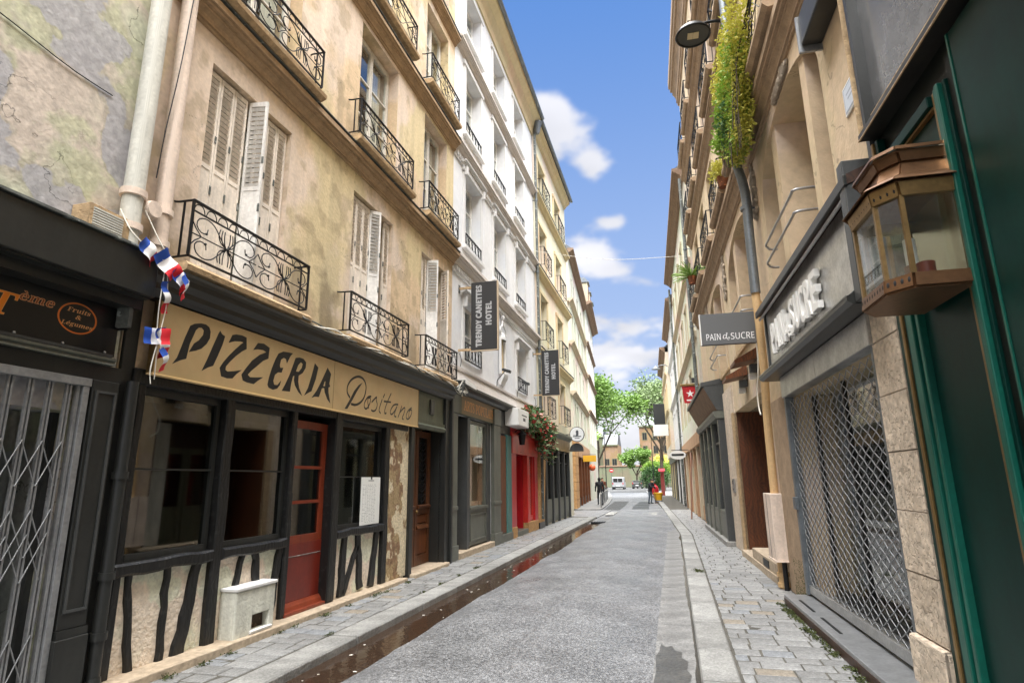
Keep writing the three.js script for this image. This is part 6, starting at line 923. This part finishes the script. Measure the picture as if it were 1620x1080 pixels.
// ------------------------------------------------------------------ foliage
function leaves(n, sample, size, seed, ar = .5) { // n folded leaves, sample(r) gives a point and optionally an outward direction
  const r = RNG(seed), pos = new Float32Array(n * 12 * 3); let o = 0; const q = new THREE.Quaternion(), e = new THREE.Euler(), v = V(0, 0, 0);
  for (let i = 0; i < n; i++) {
    const p = sample(r), s = size * (.6 + r() * .8), w = s * ar; e.set((r() - .5) * 2.4, r() * 6.3, (r() - .5) * 2.4); q.setFromEuler(e);
    const P = [[0, 0, 0], [-w / 2, s * .12, s * .45], [0, 0, s], [w / 2, s * .12, s * .45]].map(a => { v.set(...a).applyQuaternion(q); return [v.x + p[0], v.y + p[1], v.z + p[2]]; });
    for (const k of [0, 1, 2, 0, 2, 3]) { pos[o++] = P[k][0]; pos[o++] = P[k][1]; pos[o++] = P[k][2]; }
  }
  const g = new THREE.BufferGeometry(); g.setAttribute('position', new THREE.BufferAttribute(pos.slice(0, o), 3)); g.computeVertexNormals(); return g;
}
function tree(name, base, H, R, label, o) {
  const t = thing('W', name, base, label, 'tree', o.group), r = RNG(o.seed), [bx_, by, bz] = base, tips = [], g = [];
  const grow = (p, d, l, rad, lev) => {
    const m = p.clone().addScaledVector(d, l * .5).add(V((r() - .5) * l * .12, 0, (r() - .5) * l * .12)), e = p.clone().addScaledVector(d, l).add(V((r() - .5) * l * .1, 0, (r() - .5) * l * .1));
    g.push(new THREE.TubeGeometry(new THREE.QuadraticBezierCurve3(p, m, e), 5, rad, lev ? 5 : 8)); if (lev >= 2) tips.push(m); if (lev >= o.lev) { tips.push(e); return; }
    const n = lev ? 3 : 5; for (let i = 0; i < n; i++) { const a = r() * 6.28, sp = (o.spread ?? .6) + r() * .35, nd = d.clone().add(V(Math.cos(a) * sp, .12 + r() * .3, Math.sin(a) * sp)).normalize(); grow(lev ? e : p.clone().lerp(e, .55 + .45 * i / n), nd, l * (.55 + r() * .22), rad * .55, lev + 1); }
  };
  grow(V(bx_, by, bz), V((r() - .5) * .08, 1, (r() - .5) * .08).normalize(), H * (o.trunk || .36), o.rad || .22, 0);
  part(t, 'trunk', g, M.bark);
  const cl = tips.map(p => [p, .5 + r() * .9]);
  part(t, 'crown', leaves(o.n, q => { const c = cl[Math.floor(q() * cl.length)], a = q() * 6.28, z = q() * 2 - 1, rr_ = Math.cbrt(q()) * c[1] * R * .3, s = Math.sqrt(1 - z * z); return [c[0].x + Math.cos(a) * s * rr_, c[0].y + z * rr_ * .8, c[0].z + Math.sin(a) * s * rr_]; }, o.size, o.seed + 5, .62), o.mat);
  return t;
}
tree('plane_tree', [-8.9, 0, -74], 19, 4.6, 'tall fresh green tree at the left end of the street', { seed: 11, n: 15000, size: .34, mat: M.leafTree, lev: 4, trunk: .33, rad: .2 });
tree('plane_tree', [-1.2, 0, -84], 20, 4.6, 'sparse pale green tree showing over the right-hand houses', { seed: 27, n: 9000, size: .36, mat: M.leafPale, lev: 4, trunk: .36, rad: .22, spread: .75 });
tree('plane_tree', [-6.3, 0, -112], 10.5, 2.2, 'small round green tree in the middle at the street end', { seed: 38, n: 4500, size: .36, mat: M.leafTree, lev: 3, trunk: .3, rad: .14 });
tree('plane_tree', [-17.5, 0, -104], 15, 4, 'green tree half hidden behind the tall left tree', { seed: 43, n: 7000, size: .4, mat: M.leaf, lev: 4, trunk: .34, rad: .2 });
tree('plane_tree', [-1.0, 0, -120], 9, 3, 'yellowish green tree in front of the peach building', { seed: 57, n: 4500, size: .36, mat: M.leafYellow, lev: 3, trunk: .3, rad: .15 });
function bush(name, base, sx, sy, sz, n, size, mat, label, seed, core) { const t = thing('W', name, base, label, 'bush'); part(t, 'stem', [rod([base[0], base[1], base[2]], [base[0] + .1, base[1] + sy, base[2]], .05, 6), rod([base[0], base[1], base[2]], [base[0] - sx * .4, base[1] + sy * .9, base[2]], .04, 5), rod([base[0], base[1], base[2]], [base[0] + sx * .4, base[1] + sy * .9, base[2]], .04, 5)], M.bark); part(t, 'foliage', leaves(n, q => { const a = q() * 6.28, z = q() * 2 - 1, s = Math.sqrt(1 - z * z), r = .72 + .28 * q(); const b = 1 + .22 * Math.sin(a * 5 + z * 4); return [base[0] + Math.cos(a) * s * sx * r * b, base[1] + sy * (1 + z * r * b * .95), base[2] + Math.sin(a) * s * sz * r * b]; }, size, seed, .7), mat); return t; }
bush('hedge_bush', [-2.6, 0, -92], 2.0, 1.7, 1.2, 4200, .22, M.leafDark, 'dark green clipped bush at the end of the right pavement', 61);
bush('hedge_bush', [-2.2, 2.0, -93.5], 2.2, 1.1, 1.2, 2600, .24, M.leaf, 'bright green bush top behind the dark clipped bush', 67);
// ------------------------------------------------------------------ the end of the street
{
  const qw = thing('W', 'quay_wall', [-9, 0, -126], 'pale greenish wall closing the view at the street end', 'wall'); for (let i = 0; i < 10; i++) part(qw, 'panel', rbx(-30 + i * 4, -26.02 + i * 4, 0, 4.1, -126.5, -126, .04), M.farWall); part(qw, 'coping', rbx(-30, 10, 4.1, 4.4, -126.6, -125.85, .04), M.eave); part(qw, 'hatch', bx(-6.1, -5.5, 1.2, 2.2, -126, -125.96), M.charcoal);
  const farHouse = (name, x0, x1, z, H, mat, label) => { const b = thing('W', name, [(x0 + x1) / 2, 0, z], label, 'building'); part(b, 'wall', bx(x0, x1, 0, H, z - 10, z), mat); part(b, 'roof', mould([[z + .3, H], [z - 3, H + 2.4], [z - 7, H + 2.4], [z - 10.3, H]], x0, x1), M.roofZinc); const n = Math.max(2, Math.round((x1 - x0) / 2.6)), st = (x1 - x0) / n; for (let i = 0; i < n; i++) for (let y = 1.2; y + 2 < H; y += 3) { const c = x0 + st * (i + .5), w = part(b, 'window', bx(c - .55, c + .55, y, y + 1.8, z - .02, z + .05), M.farWall); part(w, 'pane', bx(c - .45, c - .03, y + .1, y + 1.7, z + .05, z + .06), M.innerDark); part(w, 'pane', bx(c + .03, c + .45, y + .1, y + 1.7, z + .05, z + .06), M.innerDark); } part(b, 'cornice', bx(x0 - .2, x1 + .2, H - .3, H, z, z + .3), M.farWall); return b; };
  farHouse('quay_building', -30, -14.5, -134, 11, M.farWall, 'pale building far behind the trees on the left');
  farHouse('quay_building', -14.4, -11.2, -132, 9, M.farPeach, 'narrow peach building behind the van');
  farHouse('quay_building', -6.8, 2.5, -140, 13.5, M.farPeach, 'peach building far behind the yellowish tree');
  farHouse('quay_building', 2.6, 20, -138, 15, M.farCream, 'cream building far behind the houses on the right');
  farHouse('quay_building', -48, -30.1, -128, 13, M.farCream, 'cream building at the far left, seen down the side of the trees');
  // side street buildings round the corner
  const sw = thing('W', 'side_street_house', [-14, 0, -27.9], 'house side lining the side street behind the cream house', 'building'); part(sw, 'wall', bx(-30, -12.8, 0, 13, -28.1, -20), M.cream); part(sw, 'roof', bx(-30, -12.8, 13, 13.3, -28.3, -20), M.roofZinc);
}
function vehicle(name, base, L_, W, prof, glass, mat, label, cat, o = {}) { // side profile in (along, y), extruded over the width; nose towards -z
  const t = thing('W', name, base, label, cat), [x, y, z] = base; const body = ext(poly(prof), -W / 2, W / 2, .06).rotateY(Math.PI / 2); part(t, 'body', body.translate(x, y, z), mat);
  for (const gl of glass) part(t, 'window', bx(x + gl[0], x + gl[1], y + gl[2], y + gl[3], z + gl[4], z + gl[5]), M.innerDark);
  for (const s of [-1, 1]) for (const a of o.axles) { const w = part(t, 'wheel', new THREE.CylinderGeometry(.33, .33, .22, 18).rotateZ(Math.PI / 2).translate(x + s * (W / 2 - .1), y + .33, z + a), M.plastic); part(w, 'rim', new THREE.CylinderGeometry(.2, .2, .235, 14).rotateZ(Math.PI / 2).translate(x + s * (W / 2 - .1), y + .33, z + a), M.alu); }
  for (const s of [-1, 1]) part(t, 'tail_light', bx(x + s * (W / 2 - .14) - .07, x + s * (W / 2 - .14) + .07, y + .85, y + 1.15, z - .0, z + .035), M.red); part(t, 'bumper', rbx(x - W / 2 + .04, x + W / 2 - .04, y + .3, y + .5, z - .02, z + .1, .03), M.plastic); part(t, 'number_plate', bx(x - .26, x + .26, y + .55, y + .66, z + .03, z + .045), M.white0); return t;
}
// profile x runs forward (becomes -z)
vehicle('delivery_van', [-9.0, -.09, -103], 4.6, 1.95, [[0, .3], [4.5, .3], [4.6, .8], [4.4, 1.05], [3.7, 1.25], [3.0, 1.95], [2.6, 2.05], [.1, 2.05], [0, 1.9]], [[-.75, -.05, 1.25, 1.85, -.02, .035], [.05, .75, 1.25, 1.85, -.02, .035], [-.99, -.965, 1.3, 1.8, -3.3, -2.4], [.965, .99, 1.3, 1.8, -3.3, -2.4]], M.farVan, 'white delivery van seen from behind at the street end', 'van', { axles: [-.8, -3.7] });
vehicle('parked_car', [-6.2, -.09, -109], 4.2, 1.75, [[0, .3], [4.1, .3], [4.2, .7], [3.9, .9], [3.1, .98], [2.4, 1.42], [.9, 1.45], [.25, 1.0], [0, .95]], [[-.65, .65, 1.02, 1.36, -.62, -.5], [-.89, -.865, 1.0, 1.34, -2.5, -1.0], [.865, .89, 1.0, 1.34, -2.5, -1.0]], M.charcoal, 'dark grey car parked right of the white van', 'car', { axles: [-.75, -3.3] });
vehicle('parked_car', [-4.0, -.09, -112], 4.2, 1.75, [[0, .3], [4.1, .3], [4.2, .7], [3.9, .9], [3.1, .98], [2.4, 1.42], [.9, 1.45], [.25, 1.0], [0, .95]], [[-.65, .65, 1.02, 1.36, -.62, -.5], [-.89, -.865, 1.0, 1.34, -2.5, -1.0], [.865, .89, 1.0, 1.34, -2.5, -1.0]], M.zinc, 'silver car parked furthest right at the street end', 'car', { axles: [-.75, -3.3] });
{ // posts, road sign, barrier, kiosk
  const ne = thing('W', 'no_entry_sign', [-9.1, 0, -94], 'red round no entry sign on a grey post left of the van', 'road sign'); part(ne, 'post', cyl(-9.1, 0, -94, .04, .04, 3.3, 8), M.zinc); part(ne, 'disc', new THREE.CylinderGeometry(.32, .32, .03, 24).rotateX(Math.PI / 2).translate(-9.1, 2.95, -93.95), M.red); part(ne, 'bar', bx(-9.3, -8.9, 2.9, 3.0, -93.934, -93.92), M.white0);
  for (const [x, z, h, l] of [[-8.9, -84, 9.5, 'tall thin grey lamp post left of the no entry sign'], [-2.7, -90, 7.5, 'thin grey lamp post beside the dark clipped bush']]) { const t = thing('W', 'lamp_post', [x, 0, z], l, 'lamp post'); part(t, 'post', rod([x, 0, z], [x, h, z], .07, 8, .04), M.iron); part(t, 'arm', tube([[x, h - .05, z], [x, h + .25, z + .3], [x, h + .2, z + .9]], .035, 6, 12), M.iron); part(t, 'head', rbx(x - .12, x + .12, h + .12, h + .22, z + .7, z + 1.3, .03), M.iron); }
  for (let i = 0; i < 5; i++) { const z = -36.2 - i * 3.4, x = -4.2 - i * .26, t = thing('W', 'street_bollard', [x, 0, z], ['first', 'second', 'third', 'fourth', 'fifth', 'sixth', 'seventh'][i] + ' slim grey bollard from the side street, along the far left kerb', 'bollard', 'bollards along the far left kerb'); part(t, 'post', cyl(x, 0, z, .05, .045, .95, 10), M.galv); part(t, 'cap', new THREE.SphereGeometry(.055, 10, 8).translate(x, .97, z), M.iron); part(t, 'band', cyl(x, .78, z, .052, .052, .06, 10), M.white0); }
  const k = thing('W', 'red_awning_stand', [-1.05, 0, -62], 'narrow red painted shop corner at the end of the right houses', 'stand'); part(k, 'panel', rbx(-1.2, -.85, 0, 2.3, -62.5, -62.1, .03), MT(0x9c443e, .6, { map: T.paint })); part(k, 'canopy', mould([[-61.6, 2.3], [-61.5, 2.36], [-62.1, 2.6], [-62.1, 2.45]], -1.35, -.75), M.red);
  const rb = thing('W', 'red_bag', [-1.75, 0, -60], 'bright red sack standing on the far right pavement', 'bag'); part(rb, 'bag', new THREE.SphereGeometry(.36, 14, 10).scale(1, 1.5, .8).translate(-1.75, .54, -60), M.red); part(rb, 'tie', cyl(-1.75, 1.02, -60, .08, .16, .14, 8), M.red);
  const yb = thing('W', 'yellow_cart', [-1.12, 0, -45.2], 'yellow bucket cart beside the standing person', 'cart'); part(yb, 'bucket', cyl(-1.12, .12, -45.2, .24, .32, .5, 12), MT(0xe0a91c, .5, {})); part(yb, 'rim', new THREE.TorusGeometry(.32, .03, 6, 18).rotateX(Math.PI / 2).translate(-1.12, .62, -45.2), MT(0xe0a91c, .5, {})); for (const s of [-1, 1]) part(yb, 'wheel', new THREE.CylinderGeometry(.1, .1, .05, 12).rotateZ(Math.PI / 2).translate(-1.12 + s * .24, .1, -45.2), M.plastic);
  const bm = thing('W', 'broom', [-1.35, 0, -44.2], 'long pale broom handle held by the standing person', 'broom'); part(bm, 'handle', rod([-1.22, .02, -44.3], [-1.42, 1.35, -43.75], .016, 6), M.sill); part(bm, 'brush', bx(-1.36, -1.08, -.09, .02, -44.36, -44.26), M.oakDark);
}
// ------------------------------------------------------------------ people: one continuous body each, tapered capsules joined smoothly
function person(base, turn, J, B, paint, label, hair) {
  const res = 72, mc = new MarchingCubes(res, new THREE.MeshStandardMaterial(), false, false, 400000), S = 1.95; mc.isolation = 0;
  const sm = (a, b, k) => { const h = clamp(.5 + .5 * (b - a) / k); return mix(b, a, h) - k * h * (1 - h); };
  for (let z = 0; z < res; z++) for (let y = 0; y < res; y++) for (let x = 0; x < res; x++) {
    const px = (x / res - .5) * S, py = y / res * S - .04, pz = (z / res - .5) * S; let d = 9;
    for (const [a, b, r0, r1, k] of B) { const A = J[a], C = J[b], bx0 = C[0] - A[0], by0 = C[1] - A[1], bz0 = C[2] - A[2], l = bx0 * bx0 + by0 * by0 + bz0 * bz0 || 1e-9, t = clamp(((px - A[0]) * bx0 + (py - A[1]) * by0 + (pz - A[2]) * bz0) / l); d = sm(d, Math.hypot(px - A[0] - bx0 * t, py - A[1] - by0 * t, pz - A[2] - bz0 * t) - mix(r0, r1, t), k || .03); }
    mc.field[x + y * res + z * res * res] = -d;
  }
  mc.update(); const n = mc.count, pa = new Float32Array(n * 3), na = new Float32Array(n * 3), ca = new Float32Array(n * 3), c = new THREE.Color();
  for (let i = 0; i < n; i++) { const X = mc.positionArray[i * 3] * S / 2, Y = (mc.positionArray[i * 3 + 1] + 1) / 2 * S - .04, Z = mc.positionArray[i * 3 + 2] * S / 2; pa.set([X, Y, Z], i * 3); na.set([mc.normalArray[i * 3], mc.normalArray[i * 3 + 1], mc.normalArray[i * 3 + 2]], i * 3); c.set(paint(X, Y, Z)); ca.set([c.r, c.g, c.b], i * 3); }
  const g = new THREE.BufferGeometry(); g.setAttribute('position', new THREE.BufferAttribute(pa, 3)); g.setAttribute('normal', new THREE.BufferAttribute(na, 3)); g.setAttribute('color', new THREE.BufferAttribute(ca, 3)); g.computeVertexNormals();
  const t = thing('W', 'person', base, label, 'person'); t.rotation.y = turn; const m = new THREE.Mesh(g, new THREE.MeshStandardMaterial({ vertexColors: true, roughness: .85 })); m.name = 'body'; m.castShadow = m.receiveShadow = true; t.add(m);
  const hg = fin(new THREE.SphereGeometry(.112, 16, 12, 0, 6.3, 0, 1.75).scale(.9, 1.05, 1.05)), hm = new THREE.Mesh(hg, MT(hair, .9, {})); hm.name = 'hair'; hm.castShadow = true; hm.position.set(J.head[0], J.head[1] + .02, J.head[2] - .015); t.add(hm);
  return t;
}
const BONES = [['hipL', 'kneeL', .088, .062], ['kneeL', 'ankL', .06, .042], ['ankL', 'toeL', .045, .035], ['hipR', 'kneeR', .088, .062], ['kneeR', 'ankR', .06, .042], ['ankR', 'toeR', .045, .035], ['pel', 'chest', .145, .16, .06], ['chest', 'neck', .15, .065, .05], ['shL', 'shR', .085, .085, .06], ['shL', 'elL', .062, .05], ['elL', 'haL', .048, .034], ['haL', 'fiL', .036, .022], ['shR', 'elR', .062, .05], ['elR', 'haR', .048, .034], ['haR', 'fiR', .036, .022], ['neck', 'head', .055, .085, .02], ['head', 'chin', .1, .07, .03], ['nose', 'nose', .02, .02, .02]];
const pose = (o = {}) => ({ hipL: [.09, .9, 0], kneeL: [.1, .49, .04], ankL: [.1, .08, -.02], toeL: [.12, .04, .14], hipR: [-.09, .9, 0], kneeR: [-.12, .49, .02], ankR: [-.14, .08, -.06], toeR: [-.17, .04, .1], pel: [0, .95, 0], chest: [0, 1.25, .03], neck: [0, 1.46, .03], shL: [.19, 1.38, .02], shR: [-.19, 1.38, .02], elL: [.26, 1.12, .0], haL: [.25, .92, .16], fiL: [.23, .85, .22], elR: [-.27, 1.12, -.03], haR: [-.27, .88, .04], fiR: [-.27, .78, .06], head: [0, 1.61, .06], chin: [0, 1.54, .12], nose: [0, 1.585, .17], ...o });
person([-1.62, -.09, -43.7], .9, pose({ chest: [0, 1.22, .1], neck: [0, 1.42, .16], head: [0, 1.56, .22], chin: [0, 1.48, .27], nose: [0, 1.53, .325], shL: [.19, 1.34, .13], shR: [-.19, 1.34, .13], elL: [.24, 1.1, .22], haL: [.12, 1.05, .42], fiL: [.06, 1.04, .48], elR: [-.2, 1.15, .3], haR: [-.04, 1.18, .45], fiR: [.02, 1.17, .5] }), BONES, (x, y, z) => y > 1.46 && z > .1 ? 0xc9987a : y > .84 ? 0x26282c : y > .1 ? 0x5a6470 : 0x222222, 'person in dark jacket and grey trousers sweeping at the right kerb', 0x2a2420);
person([-4.6, .01, -39.2], Math.PI + .3, pose({ kneeL: [.1, .5, .12], ankL: [.1, .12, .1], toeL: [.1, .06, .26], kneeR: [-.1, .5, -.02], ankR: [-.1, .12, -.22], toeR: [-.1, .05, -.1] }), BONES, (x, y, z) => y > 1.5 && z > .06 ? 0xc9987a : y > .8 ? 0x15151a : y > .1 ? 0x2c3036 : 0x1a1a1a, 'person in black coat walking away on the far left pavement', 0x1c1816);
person([-5.35, .01, -47.5], .2, pose({ kneeL: [.1, .5, .1], ankL: [.1, .12, .08], toeL: [.1, .06, .24] }), BONES, (x, y, z) => y > 1.46 && z > .06 ? 0xc9987a : y > .7 ? 0x6a3a28 : 0x2a2622, 'person in brown coat farther along the left pavement', 0x3a2a1c);
// ------------------------------------------------------------------ plants on the facades
{
  const hang = thing('R', 'hanging_plant', [-8.6, 6.7, .3], 'large yellow-green hanging plant spilling over the near balcony on the right', 'plant');
  const smp = (d0, d1, y0, y1, w0, w1) => q => { const t = q(), u = q(); const taper = 1 - .55 * t; return [-(d0 + (d1 - d0) * (.5 + (u - .5) * taper + .12 * t)), y1 + (y0 - y1) * t + (q() - .5) * .12, w0 + (w1 - w0) * q() * (1 - .35 * t)]; };
  part(hang, 'trailing_leaves', leaves(9500, smp(7.3, 9.6, 6.45, 8.15, .2, .56), .062, 301, .55), M.leafYellow); part(hang, 'dark_leaves', leaves(5000, smp(7.6, 9.6, 6.5, 7.7, .2, .58), .07, 302, .5), M.leaf); part(hang, 'shade_leaves', leaves(900, smp(8.3, 9.3, 6.65, 7.2, .2, .6), .07, 303, .5), M.leafDark);
  const st = []; const r = RNG(9); for (let i = 0; i < 40; i++) { const d = 7.6 + r() * 1.6, l = .5 + r() * .9; st.push(tube([[-d, 7.75, .3], [-d - .05, 7.6 - l * .3, .42], [-d - .12, 7.5 - l, .4 + r() * .1]], .006, 4, 8)); } part(hang, 'stems', st, M.bark, { stuff: true });
  const pl = (d, y, n, s, mat, label, seed, sp = .3) => { const t = thing('R', 'balcony_plant', [-d, y, .3], label, 'plant'); part(t, 'pot', cyl(-d, y - .1, .2, .09, .12, .22, 12), M.pot); part(t, 'foliage', leaves(n, q => { const a = q() * 6.28, b = q(); return [-d + Math.cos(a) * sp * b, y + .1 + q() * sp * 1.2, .25 + Math.sin(a) * sp * b * .7]; }, s, seed, .3), mat); return t; };
  pl(10.6, 7.45, 500, .12, M.leaf, 'small bright green plant on the second balcony on the right', 311); pl(11.4, 7.3, 420, .1, M.leafYellow, 'yellowish plant trailing from the second balcony on the right', 313, .28);
  { const t = thing('R', 'spiky_plant', [-17.6, 7.3, .35], 'spiky green grass-leaved plant on a far balcony on the right', 'plant'), g = [], r = RNG(15); for (let i = 0; i < 110; i++) { const a = r() * 6.28, l = .45 + r() * .4, e = .25 + r() * .8, w = .014; const P = k => { const f = k / 4; return [-17.6 + Math.cos(a) * l * f * Math.cos(e), 7.45 + l * f * Math.sin(e) - .3 * f * f * l, .4 + Math.sin(a) * l * f * Math.cos(e)]; }; g.push(tube([P(0), P(1), P(2), P(3), P(4)], w, 3, 5)); } part(t, 'blades', g, M.leaf); part(t, 'pot', cyl(-17.6, 7.25, .38, .1, .14, .24, 12), M.pot); }
  // flower garland over the red shop
  const gl = thing('L', 'flower_garland', [19, 2.8, .2], 'thick garland of leaves and red flowers over the red shopfront', 'garland');
  const gs = q => { const t = q(), u = 17.8 + t * 3.9, th = .34 + .1 * Math.sin(t * 9), a = q() * 6.28, r = Math.sqrt(q()) * th; const drop = t > .55 && q() < .35 ? q() * .75 : 0; return [u + (q() - .5) * .2, 3.42 + Math.sin(t * 5) * .1 - drop + Math.sin(a) * r, .3 + Math.cos(a) * r * .7]; };
  part(gl, 'leaves', leaves(2600, gs, .17, 331, .55), M.leafDark); part(gl, 'pale_leaves', leaves(1300, gs, .17, 332, .5), MT(0x8f9a72, .7, { side: THREE.DoubleSide })); part(gl, 'red_flowers', leaves(900, gs, .13, 333, .9), MT(0xb8423c, .7, { side: THREE.DoubleSide })); part(gl, 'pink_flowers', leaves(420, gs, .12, 334, .9), MT(0xd8968a, .7, { side: THREE.DoubleSide }));
  const gst = []; for (let i = 0; i < 8; i++) gst.push(tube([[17.8 + i * .4, 3.4, .2], [18 + i * .4, 3.55, .34], [18.3 + i * .4, 3.42, .3]], .02, 5, 8)); part(gl, 'stems', gst, M.bark, { stuff: true });
  // drainpipe moss, weeds along the kerbs and thresholds
  const wd = new THREE.Group(); wd.name = 'weeds'; wd.userData = { kind: 'stuff', label: 'small weeds and moss in the paving joints', category: 'weeds' }; scene.add(wd); const r2 = RNG(44), spots = []; for (let i = 0; i < 14; i++) spots.push([-4.36 + r2() * .06, -4.6 - r2() * 5]); for (let i = 0; i < 44; i++) { const z = -4.6 - r2() * 4.5; spots.push([1.96 + z * .0349 - .37 - r2() * .05, z]); } for (let i = 0; i < 6; i++) spots.push([-3.76 + r2() * .02, -5 - r2() * 8]); for (let i = 0; i < 6; i++) spots.push([.24 + r2() * .14, -11.6 - r2() * .3]);
  part(wd, 'weed_leaves', leaves(spots.length * 34, q => { const s = spots[Math.floor(q() * spots.length)], a = q() * 6.28, l = q() * .05; return [s[0] + Math.cos(a) * l, .0 + q() * .02, s[1] + Math.sin(a) * l * 2]; }, .028, 351, .5), M.moss);
  { const g = [], r = RNG(61); for (let i = 0; i < 48; i++) { const z = -4.9 - r() * 15, q = new THREE.CircleGeometry(.008 + r() * .012, 6).rotateX(-Math.PI / 2 + (r() - .5) * .2).scale(1, 1, .6 + r() * .8).rotateY(r() * 6); g.push(q.translate(-3.38 + r() * .42, YR - .014, z)); } const pt = new THREE.Group(); pt.name = 'fallen_petals'; pt.userData = { kind: 'stuff', label: 'pale petals and scraps floating on the gutter puddle', category: 'petals' }; scene.add(pt); part(pt, 'petals', g, MT(0xd8d4c8, .7, { side: THREE.DoubleSide })); }
}
// ------------------------------------------------------------------ bunting, cables
{
  const cords = [[[3.7, 3.95, .15], [3.72, 3.72, .3], [3.9, 3.58, .38], [4.12, 3.52, .40], [4.3, 3.46, .38]], [[3.9, 4.02, .2], [3.98, 3.8, .28], [4.06, 3.6, .36], [4.1, 3.5, .38]], [[4.02, 3.55, .38], [4.0, 3.3, .39], [4.01, 3.0, .38], [4.04, 2.75, .38], [4.06, 2.5, .37]], [[4.02, 3.5, .40], [4.05, 3.2, .41], [4.03, 2.9, .40], [4.0, 2.72, .40], [3.98, 2.55, .40], [4.0, 2.45, .40]]];
  const b = thing('L', 'flag_bunting', [4.0, 2.5, .38], 'string of small blue white red paper flags hanging at the shop corner', 'bunting');
  cords.forEach(c => part(b, 'cord', tube(c, .006, 4, 24), M.cord));
  const flag = (u, y, z, ang, s, tw) => { const W = .21 * s, H = .14 * s, mats = [M.flagBlue, M.flagWhite, M.flagRed]; for (let k = 0; k < 3; k++) { const g = new THREE.PlaneGeometry(W / 3, H, 4, 4), p = g.attributes.position; for (let i = 0; i < p.count; i++) { const x = p.getX(i) + (k - 1) * W / 3; p.setX(i, x); p.setZ(i, .018 * Math.sin(x * 30 + tw * 3) + .012 * Math.sin(p.getY(i) * 40 + tw)); } g.computeVertexNormals(); g.rotateZ(ang).rotateY(tw); part(b, ['blue_stripe', 'white_stripe', 'red_stripe'][k], g.translate(u, y, z), mats[k]); } };
  flag(3.82, 3.58, .40, -.5, 1.15, .3); flag(4.0, 3.52, .42, -.75, 1.2, -.2); flag(4.16, 3.43, .42, -.55, 1.25, .4); flag(4.2, 3.37, .44, -.9, 1.1, .7);
  flag(4.03, 3.22, .42, -1.25, 1.35, .5); flag(3.98, 2.86, .42, .1, 1.0, -.4); flag(4.06, 2.82, .42, -1.2, 1.25, .3); flag(4.09, 2.68, .42, -1.1, 1.0, .6);
  const cb = thing('L', 'cable_bundle', [8, 3.62, .3], 'bundle of pale cables sagging along the top of the black cornice', 'cable'); for (let k = 0; k < 3; k++) { const p = []; for (let i = 0; i <= 16; i++) { const u = 6.2 + i * .38; p.push([u, 3.62 + .03 * Math.sin(i * 1.7 + k * 2) - (u > 11 ? (u - 11) * .12 : 0), .27 + .03 * Math.cos(i * 2.1 + k)]); } part(cb, 'cable', tube(p, .011, 5, 60), k ? M.cord : M.zincOld); }
  const kn = thing('L', 'cable_knot', [12, 3.4, .3], 'tangle of white cables at the corner of the craft shop', 'cable'); for (let k = 0; k < 6; k++) { const r = RNG(90 + k), p = []; for (let i = 0; i < 7; i++) p.push([11.75 + r() * .5, 3.42 + r() * .3, .22 + r() * .18]); part(kn, 'cable', tube(p, .009, 4, 40), k % 2 ? M.cord : M.zincOld); }
  const ow = thing('W', 'overhead_wire', [-1.5, 10, -25], 'thin pale wire strung across the street between the houses', 'wire'); part(ow, 'wire', tube([[-4.6, 9.9, -20], [-1.8, 9.6, -21], [1.1, 9.8, -22]], .008, 4, 20), M.cord);
}
renderer.render(scene, camera);
